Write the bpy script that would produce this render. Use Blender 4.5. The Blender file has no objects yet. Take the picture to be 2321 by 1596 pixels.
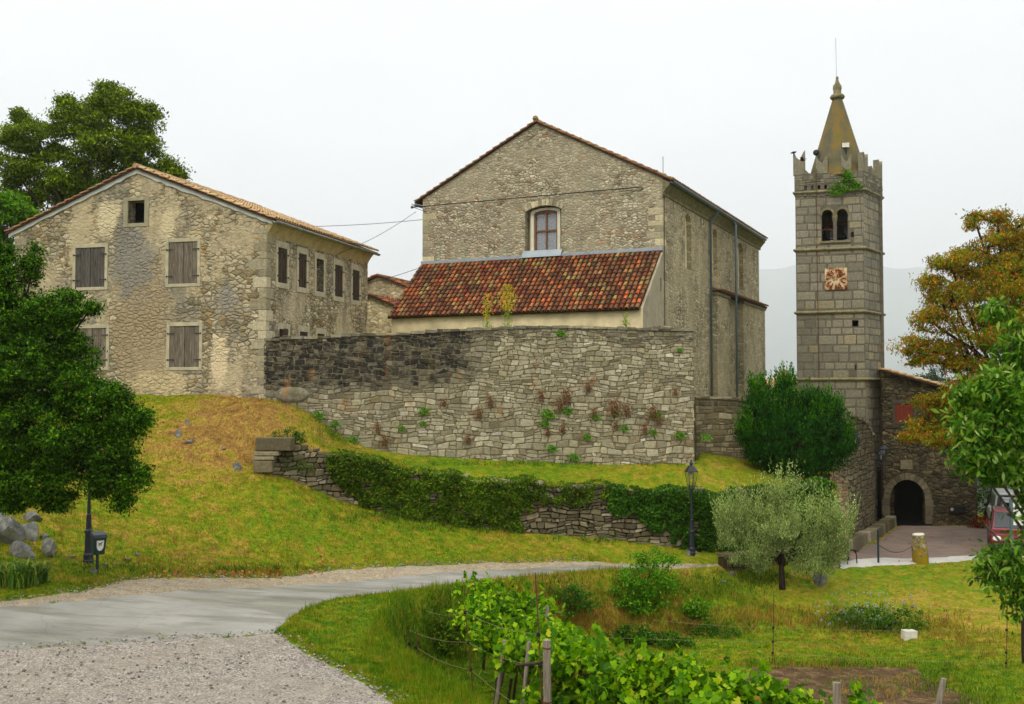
import bpy, math, random
import numpy as np
from mathutils import Vector, Matrix
from mathutils.geometry import delaunay_2d_cdt
R = math.radians
random.seed(7); rng = np.random.default_rng(7)
scn = bpy.context.scene
COL = scn.collection

# ---------------------------------------------------------------- camera, sky, sun
F, CX, CY, TH = 2400.0, 1160.5, 798.0, math.atan(92 / 2400.0)   # lens measured on the photo reduced to 2321 px width
cam_d = bpy.data.cameras.new("camera"); cam = bpy.data.objects.new("camera", cam_d); COL.objects.link(cam)
cam.location = (0, 0, 0); cam.rotation_euler = (math.pi / 2 + TH, 0, 0)
cam_d.sensor_width = 36; cam_d.lens = 36 * F / 2321; cam_d.clip_start = 0.1; cam_d.clip_end = 30000
cam_d.dof.use_dof = True; cam_d.dof.focus_distance = 40; cam_d.dof.aperture_fstop = 2.8
scn.camera = cam
SUN_EL, SUN_AZ = R(50), R(-150)          # azimuth measured clockwise from +Y: sun high, behind the camera to the left
w = bpy.data.worlds.new("World"); scn.world = w; w.use_nodes = True
nt = w.node_tree; nt.nodes.clear()
sky = nt.nodes.new("ShaderNodeTexSky"); sky.sky_type = 'NISHITA'; sky.sun_disc = False
sky.sun_elevation = SUN_EL; sky.sun_rotation = SUN_AZ; sky.dust_density = 4; sky.air_density = 1
tc = nt.nodes.new("ShaderNodeTexCoord"); mp = nt.nodes.new("ShaderNodeMapping"); mp.inputs['Scale'].default_value = (1, 1, 2.6)
ns = nt.nodes.new("ShaderNodeTexNoise"); ns.inputs['Scale'].default_value = 2.6; ns.inputs['Detail'].default_value = 5; ns.inputs['Roughness'].default_value = .5
rp = nt.nodes.new("ShaderNodeValToRGB"); rp.color_ramp.elements[0].position = .36; rp.color_ramp.elements[1].position = .66
rp.color_ramp.elements[0].color = (.875, .905, .915, 1); rp.color_ramp.elements[1].color = (1.0, 1.0, .995, 1)
mul = nt.nodes.new("ShaderNodeVectorMath"); mul.operation = 'SCALE'; mul.inputs['Scale'].default_value = 9.6
mx = nt.nodes.new("ShaderNodeMix"); mx.data_type = 'RGBA'; mx.inputs[0].default_value = .95
bg = nt.nodes.new("ShaderNodeBackground"); bg.inputs['Strength'].default_value = .1
ow = nt.nodes.new("ShaderNodeOutputWorld")
L = nt.links.new
L(tc.outputs['Generated'], mp.inputs[0]); L(mp.outputs[0], ns.inputs['Vector']); L(ns.outputs['Fac'], rp.inputs[0])
sx = nt.nodes.new("ShaderNodeSeparateXYZ"); L(tc.outputs['Generated'], sx.inputs[0])          # an overcast sky is brighter overhead
mr = nt.nodes.new("ShaderNodeMapRange"); mr.interpolation_type = 'SMOOTHSTEP'; mr.inputs['From Min'].default_value = .3; mr.inputs['From Max'].default_value = 1.0
mr.inputs['To Min'].default_value = 10.3; mr.inputs['To Max'].default_value = 25.0; L(sx.outputs[2], mr.inputs['Value']); L(mr.outputs[0], mul.inputs['Scale'])
L(rp.outputs[0], mul.inputs[0]); L(sky.outputs[0], mx.inputs[6]); L(mul.outputs[0], mx.inputs[7]); L(mx.outputs[2], bg.inputs[0]); L(bg.outputs[0], ow.inputs[0])
sd_ = bpy.data.lights.new("sun", 'SUN'); sd_.energy = 1.5; sd_.angle = R(14); sd_.color = (1, .92, .78)
sun = bpy.data.objects.new("sun", sd_); COL.objects.link(sun)
sdir = Vector((math.sin(SUN_AZ) * math.cos(SUN_EL), math.cos(SUN_AZ) * math.cos(SUN_EL), math.sin(SUN_EL)))
sun.rotation_euler = sdir.to_track_quat('Z', 'Y').to_euler()
vs = scn.view_settings; scn.display_settings.display_device = 'sRGB'
vs.view_transform = 'Standard'; vs.look = 'None'; vs.gamma = 1; vs.exposure = 0.08; vs.use_curve_mapping = False
scn.cycles.use_denoising = True; scn.cycles.max_bounces = 6; scn.cycles.diffuse_bounces = 3
scn.cycles.transparent_max_bounces = 6; scn.cycles.volume_bounces = 3

# ---------------------------------------------------------------- pixel <-> world
cT, sT = math.cos(TH), math.sin(TH)
def ray(u, v):
    x = (u - CX) / F; z = -(v - CY) / F
    return Vector((x, cT - sT * z, sT + cT * z))
def at(u, v, Y):
    d = ray(u, v); return d * (Y / d.y)
class Frame:                       # a building's own axes: x along its front to the right, y inwards, z up
    def __init__(s, u, v, Y, az):
        p = at(u, v, Y); s.o = Vector((p.x, p.y, 0)); a = R(az)
        s.X = Vector((math.cos(a), -math.sin(a), 0)); s.Y = Vector((math.sin(a), math.cos(a), 0)); s.rot = -a
    def front(s, u, v, y=0.0):
        r = ray(u, v); p = r * ((y + s.o.dot(s.Y)) / r.dot(s.Y)); return ((p - s.o).dot(s.X), p.z)
    def side(s, u, v, x=0.0):
        r = ray(u, v); p = r * ((x + s.o.dot(s.X)) / r.dot(s.X)); return ((p - s.o).dot(s.Y), p.z)
    def world(s, x, y, z): return s.o + s.X * x + s.Y * y + Vector((0, 0, z))
    def local(s, p):
        q = Vector(p) - s.o; return Vector((q.dot(s.X), q.dot(s.Y), p[2]))

# ---------------------------------------------------------------- objects
def setp(o, label=None, cat=None, group=None, kind=None):
    if label: o['label'] = label
    if cat: o['category'] = cat
    if group: o['group'] = group
    if kind: o['kind'] = kind
    return o
def thing(name, label, cat, loc=(0, 0, 0), rot=0.0, group=None):
    o = bpy.data.objects.new(name, None); COL.objects.link(o); o.empty_display_size = .2
    o.location = loc; o.rotation_euler = (0, 0, rot); return setp(o, label, cat, group)
def mesh_obj(name, verts, faces, mat, parent=None, smooth=False, attrs=None):
    me = bpy.data.meshes.new(name)
    if isinstance(verts, np.ndarray):
        n = len(verts); k = faces.shape[1]; m = len(faces)
        me.vertices.add(n); me.vertices.foreach_set('co', verts.astype(np.float32).ravel())
        me.loops.add(m * k); me.loops.foreach_set('vertex_index', faces.astype(np.int32).ravel())
        me.polygons.add(m); me.polygons.foreach_set('loop_start', np.arange(0, m * k, k, dtype=np.int32))
        me.update(calc_edges=True)
    else:
        me.from_pydata([tuple(v) for v in verts], [], faces); me.update()
    if smooth: me.polygons.foreach_set('use_smooth', [True] * len(me.polygons))
    for an, av in (attrs or {}).items():
        a = me.attributes.new(an, 'FLOAT', 'POINT'); a.data.foreach_set('value', np.asarray(av, dtype=np.float32))
    me.materials.append(mat)
    o = bpy.data.objects.new(name, me); COL.objects.link(o)
    if parent: o.parent = parent
    return o
class MB:
    def __init__(s): s.v = []; s.f = []; s.a = []
    def add(s, vs, fs):
        k = len(s.v); s.v += [tuple(q) for q in vs]; s.f += [tuple(i + k for i in q) for q in fs]; return s
    def box(s, x0, x1, y0, y1, z0, z1, m=None):
        vs = [(x, y, z) for z in (z0, z1) for y in (y0, y1) for x in (x0, x1)]
        if m: vs = [m @ Vector(q) for q in vs]
        return s.add(vs, [(0, 2, 3, 1), (4, 5, 7, 6), (0, 1, 5, 4), (2, 6, 7, 3), (0, 4, 6, 2), (1, 3, 7, 5)])
    def loft(s, rings, cap=True, close=True):
        n = len(rings[0]); vs = [q for r in rings for q in r]; fs = []
        for i in range(len(rings) - 1):
            for j in range(n if close else n - 1):
                a = i * n + j; b = i * n + (j + 1) % n; fs.append((a, b, b + n, a + n))
        if cap: fs.append(tuple(range(n))[::-1]); fs.append(tuple(range((len(rings) - 1) * n, len(rings) * n)))
        return s.add(vs, fs)
    def tube(s, pts, rad, n=6, cap=True):
        pts = [Vector(p) for p in pts]
        if not hasattr(rad, '__len__'): rad = [rad] * len(pts)
        rings = []; ref = None
        for i, p in enumerate(pts):
            t = (pts[min(i + 1, len(pts) - 1)] - pts[max(i - 1, 0)]).normalized()
            if ref is None: ref = Vector((1, 0, 0)) if abs(t.x) < .8 else Vector((0, 1, 0))
            a = (ref - t * ref.dot(t)).normalized(); b = t.cross(a); ref = a
            rings.append([p + (a * math.cos(k * 2 * math.pi / n) + b * math.sin(k * 2 * math.pi / n)) * rad[i] for k in range(n)])
        return s.loft(rings, cap)
    def lathe(s, prof, n=12, c=(0, 0, 0), m=None, ph=0.0):
        rings = [[Vector((c[0] + r * math.cos(ph + k * 2 * math.pi / n), c[1] + r * math.sin(ph + k * 2 * math.pi / n), c[2] + z)) for k in range(n)] for r, z in prof]
        if m: rings = [[m @ q for q in r] for r in rings]
        return s.loft(rings)
    def prism(s, poly, fn0, fn1):                       # polygon (a, b) carried to two parallel places
        return s.loft([[fn0(*q) for q in poly], [fn1(*q) for q in poly]])
    def build(s, name, mat, parent=None, smooth=False, attrs=None, bevel=0):
        o = mesh_obj(name, s.v, s.f, mat, parent, smooth, attrs)
        if bevel:
            b = o.modifiers.new('bevel', 'BEVEL'); b.width = bevel; b.segments = 2; b.limit_method = 'ANGLE'
        return o
def inpoly(x, y, poly):
    x = np.asarray(x, float); y = np.asarray(y, float); ins = np.zeros(x.shape, bool); n = len(poly)
    for i in range(n):
        x0, y0 = poly[i]; x1, y1 = poly[(i + 1) % n]
        if y0 == y1: continue
        ins ^= ((y0 > y) != (y1 > y)) & (x < (x1 - x0) * (y - y0) / (y1 - y0) + x0)
    return ins
def segdist(x, y, pl, close=False):
    d = np.full(np.shape(x), 1e9); n = len(pl)
    for i in range(n if close else n - 1):
        x0, y0 = pl[i]; x1, y1 = pl[(i + 1) % n]; dx, dy = x1 - x0, y1 - y0
        t = np.clip(((x - x0) * dx + (y - y0) * dy) / (dx * dx + dy * dy + 1e-12), 0, 1)
        d = np.minimum(d, np.hypot(x - x0 - t * dx, y - y0 - t * dy))
    return d
def polysd(x, y, poly): return np.where(inpoly(x, y, poly), 1, -1) * segdist(x, y, poly, True)
def sstep(a, b, x):
    t = np.clip((x - a) / (b - a), 0, 1); return t * t * (3 - 2 * t)
def panel(mb, outline, holes, fn, thick):
    """a wall slab with real openings; fn(a, b, t) -> local point, t = depth into the wall"""
    pts = [Vector(p) for p in outline]; edges = [(i, (i + 1) % len(outline)) for i in range(len(outline))]
    for h in holes:
        k = len(pts); pts += [Vector(p) for p in h]; edges += [(k + i, k + (i + 1) % len(h)) for i in range(len(h))]
    res = delaunay_2d_cdt(pts, edges, [], 0, 1e-6)
    vv = [(p.x, p.y) for p in res[0]]; tris = []
    for t in res[2]:
        cx = sum(vv[i][0] for i in t) / len(t); cy = sum(vv[i][1] for i in t) / len(t)
        if inpoly(cx, cy, outline) and not any(inpoly(cx, cy, h) for h in holes): tris.append(tuple(t))
    mb.add([fn(a, b, 0) for a, b in vv], tris)
    mb.add([fn(a, b, thick) for a, b in vv], [t[::-1] for t in tris])
    for loop in [outline] + list(holes):
        n = len(loop)
        mb.add([fn(a, b, 0) for a, b in loop] + [fn(a, b, thick) for a, b in loop], [(i, (i + 1) % n, n + (i + 1) % n, n + i) for i in range(n)])
def rect(a0, a1, b0, b1): return [(a0, b0), (a1, b0), (a1, b1), (a0, b1)]
def arch(a0, a1, b0, bs, bt, n=10):
    c = (a0 + a1) / 2; r = (a1 - a0) / 2
    return [(a0, b0), (a1, b0)] + [(c + r * math.cos(k * math.pi / n), bs + (bt - bs) * math.sin(k * math.pi / n)) for k in range(n + 1)]

# ---------------------------------------------------------------- materials
def lin(r, g, b):
    f = lambda c: (c / 255 / 12.92) if c / 255 <= .04045 else ((c / 255 + .055) / 1.055) ** 2.4
    return (f(r), f(g), f(b), 1)
class N:
    def __init__(s, name):
        s.m = bpy.data.materials.new(name); s.m.use_nodes = True; s.t = s.m.node_tree; s.t.nodes.clear()
        s.out = s.t.nodes.new("ShaderNodeOutputMaterial"); s.b = s.t.nodes.new("ShaderNodeBsdfPrincipled")
        s.l(s.b.outputs[0], s.out.inputs[0]); s.tc = s.t.nodes.new("ShaderNodeTexCoord"); s.obj = s.tc.outputs['Object']
    def l(s, a, b): s.t.links.new(a, b)
    def inp(s, sock, val):
        if val is None: return
        if isinstance(val, bpy.types.NodeSocket): s.l(val, sock)
        else: sock.default_value = val
    def mapping(s, scale=(1, 1, 1), rot=(0, 0, 0), vec=None, loc=(0, 0, 0)):
        n = s.t.nodes.new("ShaderNodeMapping"); n.inputs['Scale'].default_value = scale; n.inputs['Rotation'].default_value = rot
        n.inputs['Location'].default_value = loc; s.l(vec or s.obj, n.inputs[0]); return n.outputs[0]
    def noise(s, scale, detail=3, rough=.55, vec=None, dist=0.0, color=False):
        n = s.t.nodes.new("ShaderNodeTexNoise"); n.inputs['Scale'].default_value = scale; n.inputs['Detail'].default_value = detail
        n.inputs['Roughness'].default_value = rough; n.inputs['Distortion'].default_value = dist; s.l(vec or s.obj, n.inputs['Vector'])
        return n.outputs['Color' if color else 'Fac']
    def vor(s, scale, vec=None, feature='F1', out='Color', rand=1.0):
        n = s.t.nodes.new("ShaderNodeTexVoronoi"); n.feature = feature; n.inputs['Scale'].default_value = scale
        n.inputs['Randomness'].default_value = rand; s.l(vec or s.obj, n.inputs['Vector']); return n.outputs[out]
    def ramp(s, fac, stops, interp='LINEAR'):
        n = s.t.nodes.new("ShaderNodeValToRGB"); e = n.color_ramp; e.interpolation = interp
        while len(e.elements) < len(stops): e.elements.new(.5)
        for el, (p, c) in zip(e.elements, stops):
            el.position = p; el.color = c if hasattr(c, '__len__') else (c, c, c, 1)
        s.l(fac, n.inputs[0]); return n.outputs[0]
    def mix(s, fac, a, b, mode='MIX'):
        n = s.t.nodes.new("ShaderNodeMix"); n.data_type = 'RGBA'; n.blend_type = mode
        s.inp(n.inputs[0], fac); s.inp(n.inputs[6], a); s.inp(n.inputs[7], b); return n.outputs[2]
    def math(s, op, a, b=None, c=None, clamp=False):
        n = s.t.nodes.new("ShaderNodeMath"); n.operation = op; n.use_clamp = clamp
        s.inp(n.inputs[0], a); s.inp(n.inputs[1], b)
        if c is not None: s.inp(n.inputs[2], c)
        return n.outputs[0]
    def attr(s, name):
        n = s.t.nodes.new("ShaderNodeAttribute"); n.attribute_name = name; return n.outputs['Fac']
    def rnd(s):
        return s.t.nodes.new("ShaderNodeNewGeometry").outputs['Random Per Island']
    def sep(s, vec, i):
        n = s.t.nodes.new("ShaderNodeSeparateXYZ"); s.l(vec, n.inputs[0]); return n.outputs[i]
    def warp(s, amount, scale, vec=None):
        c = s.noise(scale, 2, color=True, vec=vec)
        a = s.t.nodes.new("ShaderNodeVectorMath"); a.operation = 'MULTIPLY_ADD'
        s.l(c, a.inputs[0]); a.inputs[1].default_value = (amount,) * 3; s.l(vec or s.obj, a.inputs[2]); return a.outputs[0]
    def bump(s, h, dist=.02, strength=1.0):
        n = s.t.nodes.new("ShaderNodeBump"); n.inputs['Distance'].default_value = dist; n.inputs['Strength'].default_value = strength
        s.l(h, n.inputs['Height']); s.l(n.outputs[0], s.b.inputs['Normal']); return n
    def done(s, color, rough=.9, spec=.25, metal=0.0):
        s.inp(s.b.inputs['Base Color'], color); s.inp(s.b.inputs['Roughness'], rough); s.b.inputs['Specular IOR Level'].default_value = spec
        s.b.inputs['Metallic'].default_value = metal; return s.m
def plain(name, col, rough=.7, var=.25, scale=6, spec=.3, metal=0.0, bump=.004):
    n = N(name); f = n.noise(scale, 4); k = n.ramp(f, [(.3, 1 - var), (.7, 1 + var)])
    c = n.mix(1.0, col, k, 'MULTIPLY'); n.bump(n.noise(scale * 5, 3), bump)
    return n.done(c, rough, spec, metal)
def rubble(name, size, palette, joint, plaster, cover=.5, streak=0.0, grime=lin(90, 88, 75), grime_amt=.4, bumpd=.03, pl_scale=.45, seed=0.0, patches=(), plk=.85):
    """fieldstone wall: irregular stones, mortar joints, patches where the old render still holds"""
    n = N(name); o = n.mapping(loc=(seed, seed, seed))
    v = n.mapping(scale=(1 / size[0], 1 / size[0], 1 / size[1]), vec=n.warp(.15, 3.0, n.warp(.09, 13.0, o)))
    cell = n.vor(1.0, v); e = n.vor(1.0, v, 'DISTANCE_TO_EDGE', 'Distance')
    rr = n.sep(cell, 0); r2 = n.sep(cell, 1)
    stone = n.ramp(rr, palette, 'LINEAR'); fine = n.noise(14, 4, vec=o)
    stone = n.mix(1.0, stone, n.ramp(r2, [(0, .62), (1, 1.3)]), 'MULTIPLY')
    stone = n.mix(1.0, stone, n.ramp(fine, [(.25, .55), (.5, 1.0), (.75, 1.4)]), 'MULTIPLY')
    jm = n.ramp(n.math('ADD', e, n.math('MULTIPLY', n.math('SUBTRACT', n.noise(11, 5, .75, vec=o), .5), .30)), [(.02, 0), (.13, 1)])
    jc = n.mix(1.0, joint, n.ramp(n.noise(2.2, 2, vec=o), [(.35, .55), (.65, 1.25)]), 'MULTIPLY')
    base = n.mix(jm, jc, stone)
    pn = n.math('ADD', n.noise(pl_scale, 4, .65, vec=o), n.math('MULTIPLY', n.math('SUBTRACT', n.noise(5, 3, .7, vec=o), .5), .35))
    pm = n.ramp(pn, [(1 - cover - .04, 0), (1 - cover + .05, 1)])
    pc = n.mix(1.0, plaster, n.ramp(n.noise(2.5, 5, .7, vec=o), [(.25, .62), (.75, 1.25)]), 'MULTIPLY')
    pc = n.mix(n.ramp(n.noise(26, 3, .7, vec=o), [(.5, 0), (.62, .55)]), pc, joint)
    pmf = n.math('MULTIPLY', pm, plk)
    c = n.mix(pmf, base, pc)
    g = n.noise(1.1, 5, .65, vec=n.mapping(scale=(1, 1, .3), vec=o))
    c = n.mix(n.math('MULTIPLY', n.ramp(g, [(.48, 0), (.66, 1)]), grime_amt), c, grime)
    for (px_, pz_, rx_, rz_, pcol) in patches:          # places where old render, or damp, has its own shape
        dx = n.math('DIVIDE', n.math('SUBTRACT', n.sep(n.obj, 0), px_), rx_); dz = n.math('DIVIDE', n.math('SUBTRACT', n.sep(n.obj, 2), pz_), rz_)
        d2 = n.math('SQRT', n.math('ADD', n.math('MULTIPLY', dx, dx), n.math('MULTIPLY', dz, dz)))
        m_ = n.ramp(n.math('ADD', d2, n.math('MULTIPLY', n.math('SUBTRACT', n.noise(1.6, 6, .72, vec=n.mapping(loc=(px_, 0, pz_))), .5), 2.4)), [(.62, .86), (1.0, 0)])
        c = n.mix(m_, c, n.mix(1.0, pcol, n.ramp(n.noise(13, 5, .75), [(.28, .66), (.72, 1.26)]), 'MULTIPLY'))
    if streak:
        s2 = n.noise(2.0, 4, .6, vec=n.mapping(scale=(1, 1, .12), vec=o))
        c = n.mix(n.math('MULTIPLY', n.ramp(s2, [(.5, 0), (.7, 1)]), streak), c, lin(205, 178, 128))
    h = n.mix(n.math('MULTIPLY', pm, plk * .88), n.ramp(e, [(0, 0), (.2, .8), (.5, 1)]), n.ramp(n.noise(9, 4, vec=o), [(.3, .3), (.7, .7)]))
    h2 = n.math('ADD', h, n.math('MULTIPLY', n.noise(30, 3, vec=o), .35)); n.bump(h2, bumpd)
    return n.done(c, .95, .1)
def stonemat(name, palette, stain_col=lin(70, 68, 60), fine=1.0, moss=0.0, rust=0.0, var=.5):
    """for walls whose stones are modelled: colour varies stone by stone, 'stain' darkens by lichen where the wall has it"""
    n = N(name); r = n.rnd(); c = n.ramp(r, palette)
    r2 = n.math('FRACT', n.math('MULTIPLY', r, 37.7)); c = n.mix(1.0, c, n.ramp(r2, [(0, 1 - var * .6), (1, 1 + var * .5)]), 'MULTIPLY')
    f = n.noise(9, 5, .65); c = n.mix(1.0, c, n.ramp(f, [(.25, .62), (.75, 1.32)]), 'MULTIPLY')
    st = n.math('MULTIPLY', n.attr('stain'), n.ramp(n.noise(3.0, 5, .7), [(.28, .45), (.6, 1.0)]), clamp=True)
    c = n.mix(st, c, stain_col)
    if moss: c = n.mix(n.math('MULTIPLY', n.ramp(n.noise(1.4, 5, .7), [(.56, 0), (.68, 1)]), moss), c, lin(100, 96, 45))
    if rust: c = n.mix(n.math('MULTIPLY', n.ramp(n.noise(1.9, 4, .6, vec=n.mapping(scale=(1, 1, .45))), [(.6, 0), (.7, 1)]), rust), c, lin(150, 100, 52))
    n.bump(n.math('ADD', f, n.math('MULTIPLY', n.noise(40, 3), .4)), .015 * fine)
    return n.done(c, .95, .12)
def leafmat(name, stops, rough=.6, trans=.25, patch=.35, spec=.12):
    spec = min(spec, .1); rough = max(rough, .6)
    n = N(name); r = n.rnd(); c = n.ramp(r, stops)
    c = n.mix(1.0, c, n.ramp(n.noise(.9, 3), [(.3, 1 - patch), (.7, 1 + patch)]), 'MULTIPLY')
    n.done(c, rough, spec)
    t = n.t.nodes.new("ShaderNodeBsdfTranslucent"); n.l(n.mix(1.0, c, (1.35, 1.3, .45, 1), 'MULTIPLY'), t.inputs[0])
    m = n.t.nodes.new("ShaderNodeMixShader"); m.inputs[0].default_value = trans
    n.l(n.b.outputs[0], m.inputs[1]); n.l(t.outputs[0], m.inputs[2]); n.l(m.outputs[0], n.out.inputs[0]); return n.m
# ---------------------------------------------------------------- terrain
def tps(pts, lam=.02):
    P = np.array([(p[0], p[1]) for p in pts], float); Z = np.array([p[2] for p in pts], float); n = len(P)
    r = np.hypot(P[:, None, 0] - P[None, :, 0], P[:, None, 1] - P[None, :, 1]); K = r * r * np.log(r + 1e-9) + lam * np.eye(n)
    A = np.zeros((n + 3, n + 3)); A[:n, :n] = K; A[:n, n] = 1; A[:n, n + 1:] = P; A[n, :n] = 1; A[n + 1:, :n] = P.T
    w_ = np.linalg.solve(A, np.concatenate([Z, np.zeros(3)]))
    def f(x, y):
        out = w_[n] + w_[n + 1] * x + w_[n + 2] * y
        for i in range(n):
            r2 = (x - P[i, 0]) ** 2 + (y - P[i, 1]) ** 2; out = out + w_[i] * .5 * r2 * np.log(r2 + 1e-9)
        return out
    return f
def A_(*l): return [tuple(at(*q)) for q in l]
shared = A_((330, 895, 39.6), (30, 900, 41.5), (560, 897, 38.5), (330, 1000, 35.6), (450, 1100, 33.0), (150, 1100, 31.5), (0, 1180, 27.5), (330, 1200, 29.8), (550, 1180, 31.6)) + [(-26, 42, 0), (-22, 30, -2.6)]
hill_pts = shared + A_((598, 905, 38.0), (700, 938, 38.1), (750, 975, 38.1), (800, 1005, 38.2), (900, 1027, 38.4), (1000, 1036, 38.6), (1200, 1045, 38.9), (1400, 1053, 39.2), (1573, 1055, 39.4),
                       (1720, 1060, 40.6), (1880, 1080, 41.5), (605, 1010, 34.8), (700, 1033, 35.1), (770, 1042, 35.4), (850, 1052, 35.8), (950, 1075, 36.1), (1100, 1092, 36.6), (1300, 1107, 36.9),
                       (1500, 1122, 37.2), (1620, 1128, 37.4), (1800, 1105, 38.6), (1870, 1100, 39.2))
low_pts = shared + A_((605, 1072, 34.3), (770, 1135, 35.0), (950, 1178, 35.7), (1200, 1205, 36.4), (1350, 1218, 36.6), (1500, 1232, 36.9), (1700, 1245, 37.3), (1870, 1255, 38.6),
                      (0, 1362, 22.2), (200, 1330, 24.2), (330, 1307, 26.0), (508, 1303, 27.8), (703, 1292, 29.9), (907, 1281, 31.4), (1200, 1274, 33.5), (1400, 1274, 35.0), (1600, 1273, 36.2),
                      (200, 1272, 26.5), (0, 1480, 18.4), (0, 1596, 15.6), (400, 1450, 20.3), (629, 1434, 21.4), (762, 1358, 25.3), (968, 1333, 28.2), (1210, 1306, 31.3), (1400, 1291, 33.6),
                      (880, 1596, 16.7), (1075, 1593, 17.0), (870, 1440, 22.2), (1900, 1284, 38.2), (2100, 1283, 39.2), (2230, 1266, 40.6), (2057, 1192, 52.0), (1925, 1250, 42.6), (2230, 1193, 51.0),
                      (2321, 1200, 50), (1770, 1337, 35.0), (2000, 1325, 36.5), (2200, 1330, 36.6), (2321, 1345, 36)) + [(0, 0, -1.7), (5, 0, -1.7), (-8, 0, -1.7), (0, 5, -2.3), (-3, 9, -3.4), (3, 9, -3.6), (-7, 10, -3.7), (-16, 12, -4), (9, 6, -2.6), (26, 40, -6.4), (30, 56, -6.5), (14, 60, -6.4)]
vin_pts = A_((1000, 1480, 28.4), (1075, 1590, 21.8), (1500, 1500, 29.4), (1950, 1455, 32.0), (2300, 1445, 31.8), (1950, 1560, 27.0), (2300, 1590, 25.7), (1250, 1460, 29.6), (1700, 1452, 31.4)) + [(0, 15, -6.1), (5, 14, -6.5), (8, 13, -6.8), (0, 11, -5.4), (18, 20, -7.6), (20, 34, -7.7)]
zH, zU, zV = tps(hill_pts), tps(low_pts), tps(vin_pts)
def xy(l): return [(at(*q).x, q[2]) for q in l]
RUIN = xy([(600, 0, 34.4), (700, 0, 34.9), (770, 0, 35.2), (850, 0, 35.6), (950, 0, 35.9), (1100, 0, 36.3), (1300, 0, 36.7), (1500, 0, 37.0), (1620, 0, 37.2), (1720, 0, 37.6), (1800, 0, 38.2), (1868, 0, 39.0), (1895, 0, 40.6)])
MAINW = [(at(598, 850, 38.0).x, 38.0), (at(1573, 850, 39.5).x, 39.5)]
SETB = [(at(1576, 950, 41.0).x, 41.0), (at(1908, 950, 42.6).x, 42.6)]
LAWN = RUIN + [(SETB[1][0], 42.9), (SETB[0][0], 41.6), (MAINW[1][0], 40.2), (MAINW[0][0] - .3, 39.0), (-10.5, 37)]
TERR = [(MAINW[0][0] + .2, 38.35), (MAINW[1][0] - .1, 39.85), (SETB[0][0], 41.4), (SETB[1][0] - .2, 43.0), (17.0, 50.3), (17, 75), (-24, 75), (-24, 40.8), (-9.6, 38.6)]
EDGE = xy([(1090, 0, 16.5), (1050, 0, 17.8), (1000, 0, 18.7), (935, 0, 20.3), (870, 0, 22.4), (872, 0, 24.6), (915, 0, 26.3), (1060, 0, 28.6), (1200, 0, 31.0), (1400, 0, 33.0), (1600, 0, 34.0), (1770, 0, 34.4), (1950, 0, 34.0), (2150, 0, 33.6), (2321, 0, 33.0)])
VINP = [(-.4, 9.5)] + EDGE + [(26, 33), (26, 9.5), (9, 9.5)]
def hum(x, y, s, k=0):
    o = 0
    for i in range(5):
        a = 1.3 + i * 2.1 + k; f = (1.0 + .63 * i) / s
        o = o + np.sin((x * math.cos(a) + y * math.sin(a)) * f * 2.2 + i * 1.7 + k) * np.sin((-x * math.sin(a * 1.3) + y * math.cos(a * 1.3)) * f * 1.9 + i * .9 + 2 * k)
    return o / 2.2
def zt(x, y):
    x = np.asarray(x, float); y = np.asarray(y, float)
    u_, h_, v_ = zU(x, y), zH(x, y), zV(x, y)
    z = u_ + (h_ - u_) * sstep(-.02, .22, polysd(x, y, LAWN))
    d = polysd(x, y, VINP); wd = np.where(x < -1.5, .55, 1.0) + 1.5 * sstep(2, 8, x)
    k = sstep(0, 1, np.clip(d / wd, 0, 1)); z = z * (1 - k) + v_ * k
    z = z + (-.05 - 2.4 * sstep(6.9, 7.8, x) - z) * sstep(-.02, .2, polysd(x, y, TERR))
    r = np.hypot(x * .9, y - 33); far = -9 - np.clip(r - 45, 0, 400) * .22 + 3 * hum(x, y, 60)
    z = np.where(r > 32, z + (far - z) * sstep(34, 60, r), z)
    return z
_ys = np.concatenate([np.arange(9, 60, .05), np.arange(60, 130, .5)])
def G(u, v, dz=0.0):
    r = ray(u, v); xs = r.x / r.y * _ys; zs = r.z / r.y * _ys; g = zt(xs, _ys) + dz
    i = np.argmax(zs <= g)
    if zs[i] > g[i]: i = len(_ys) - 1
    if i > 0:
        a = zs[i - 1] - g[i - 1]; b = zs[i] - g[i]; t = a / (a - b + 1e-9); Y = _ys[i - 1] + t * (_ys[i] - _ys[i - 1])
    else: Y = _ys[0]
    return Vector((r.x / r.y * Y, Y, r.z / r.y * Y))
def gz(x, y): return float(zt(np.array([x]), np.array([y]))[0])
def gpoly(l): return [(G(*q).x, G(*q).y) for q in l]
ROAD = gpoly([(-120, 1392), (0, 1371), (117, 1365), (234, 1352), (391, 1338), (560, 1331), (700, 1322), (907, 1304), (1089, 1291), (1330, 1280), (1480, 1277), (1620, 1277), (1640, 1284), (1500, 1288), (1330, 1294), (1210, 1306), (1089, 1317), (968, 1333), (846, 1347), (762, 1358), (712, 1374), (672, 1393), (645, 1418), (629, 1436), (547, 1441), (352, 1451), (195, 1462), (0, 1474), (-200, 1490)])
SHOULD = gpoly([(-120, 1384), (0, 1359), (90, 1350), (195, 1335), (270, 1316), (332, 1308), (508, 1307), (625, 1308), (703, 1296), (800, 1286), (907, 1282), (1089, 1274), (1330, 1271), (1500, 1271), (1640, 1273), (1640, 1281), (1330, 1285), (1089, 1297), (907, 1310), (560, 1338), (234, 1358), (0, 1377), (-120, 1398)])
GRAVEL = gpoly([(-200, 1486), (0, 1470), (195, 1458), (352, 1447), (547, 1437), (632, 1431), (665, 1452), (723, 1491), (781, 1513), (840, 1548), (907, 1592)]) + [(-2.0, 13.0), (-3.4, 10.5), (-14, 10.5), (-16, 15)]
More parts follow.
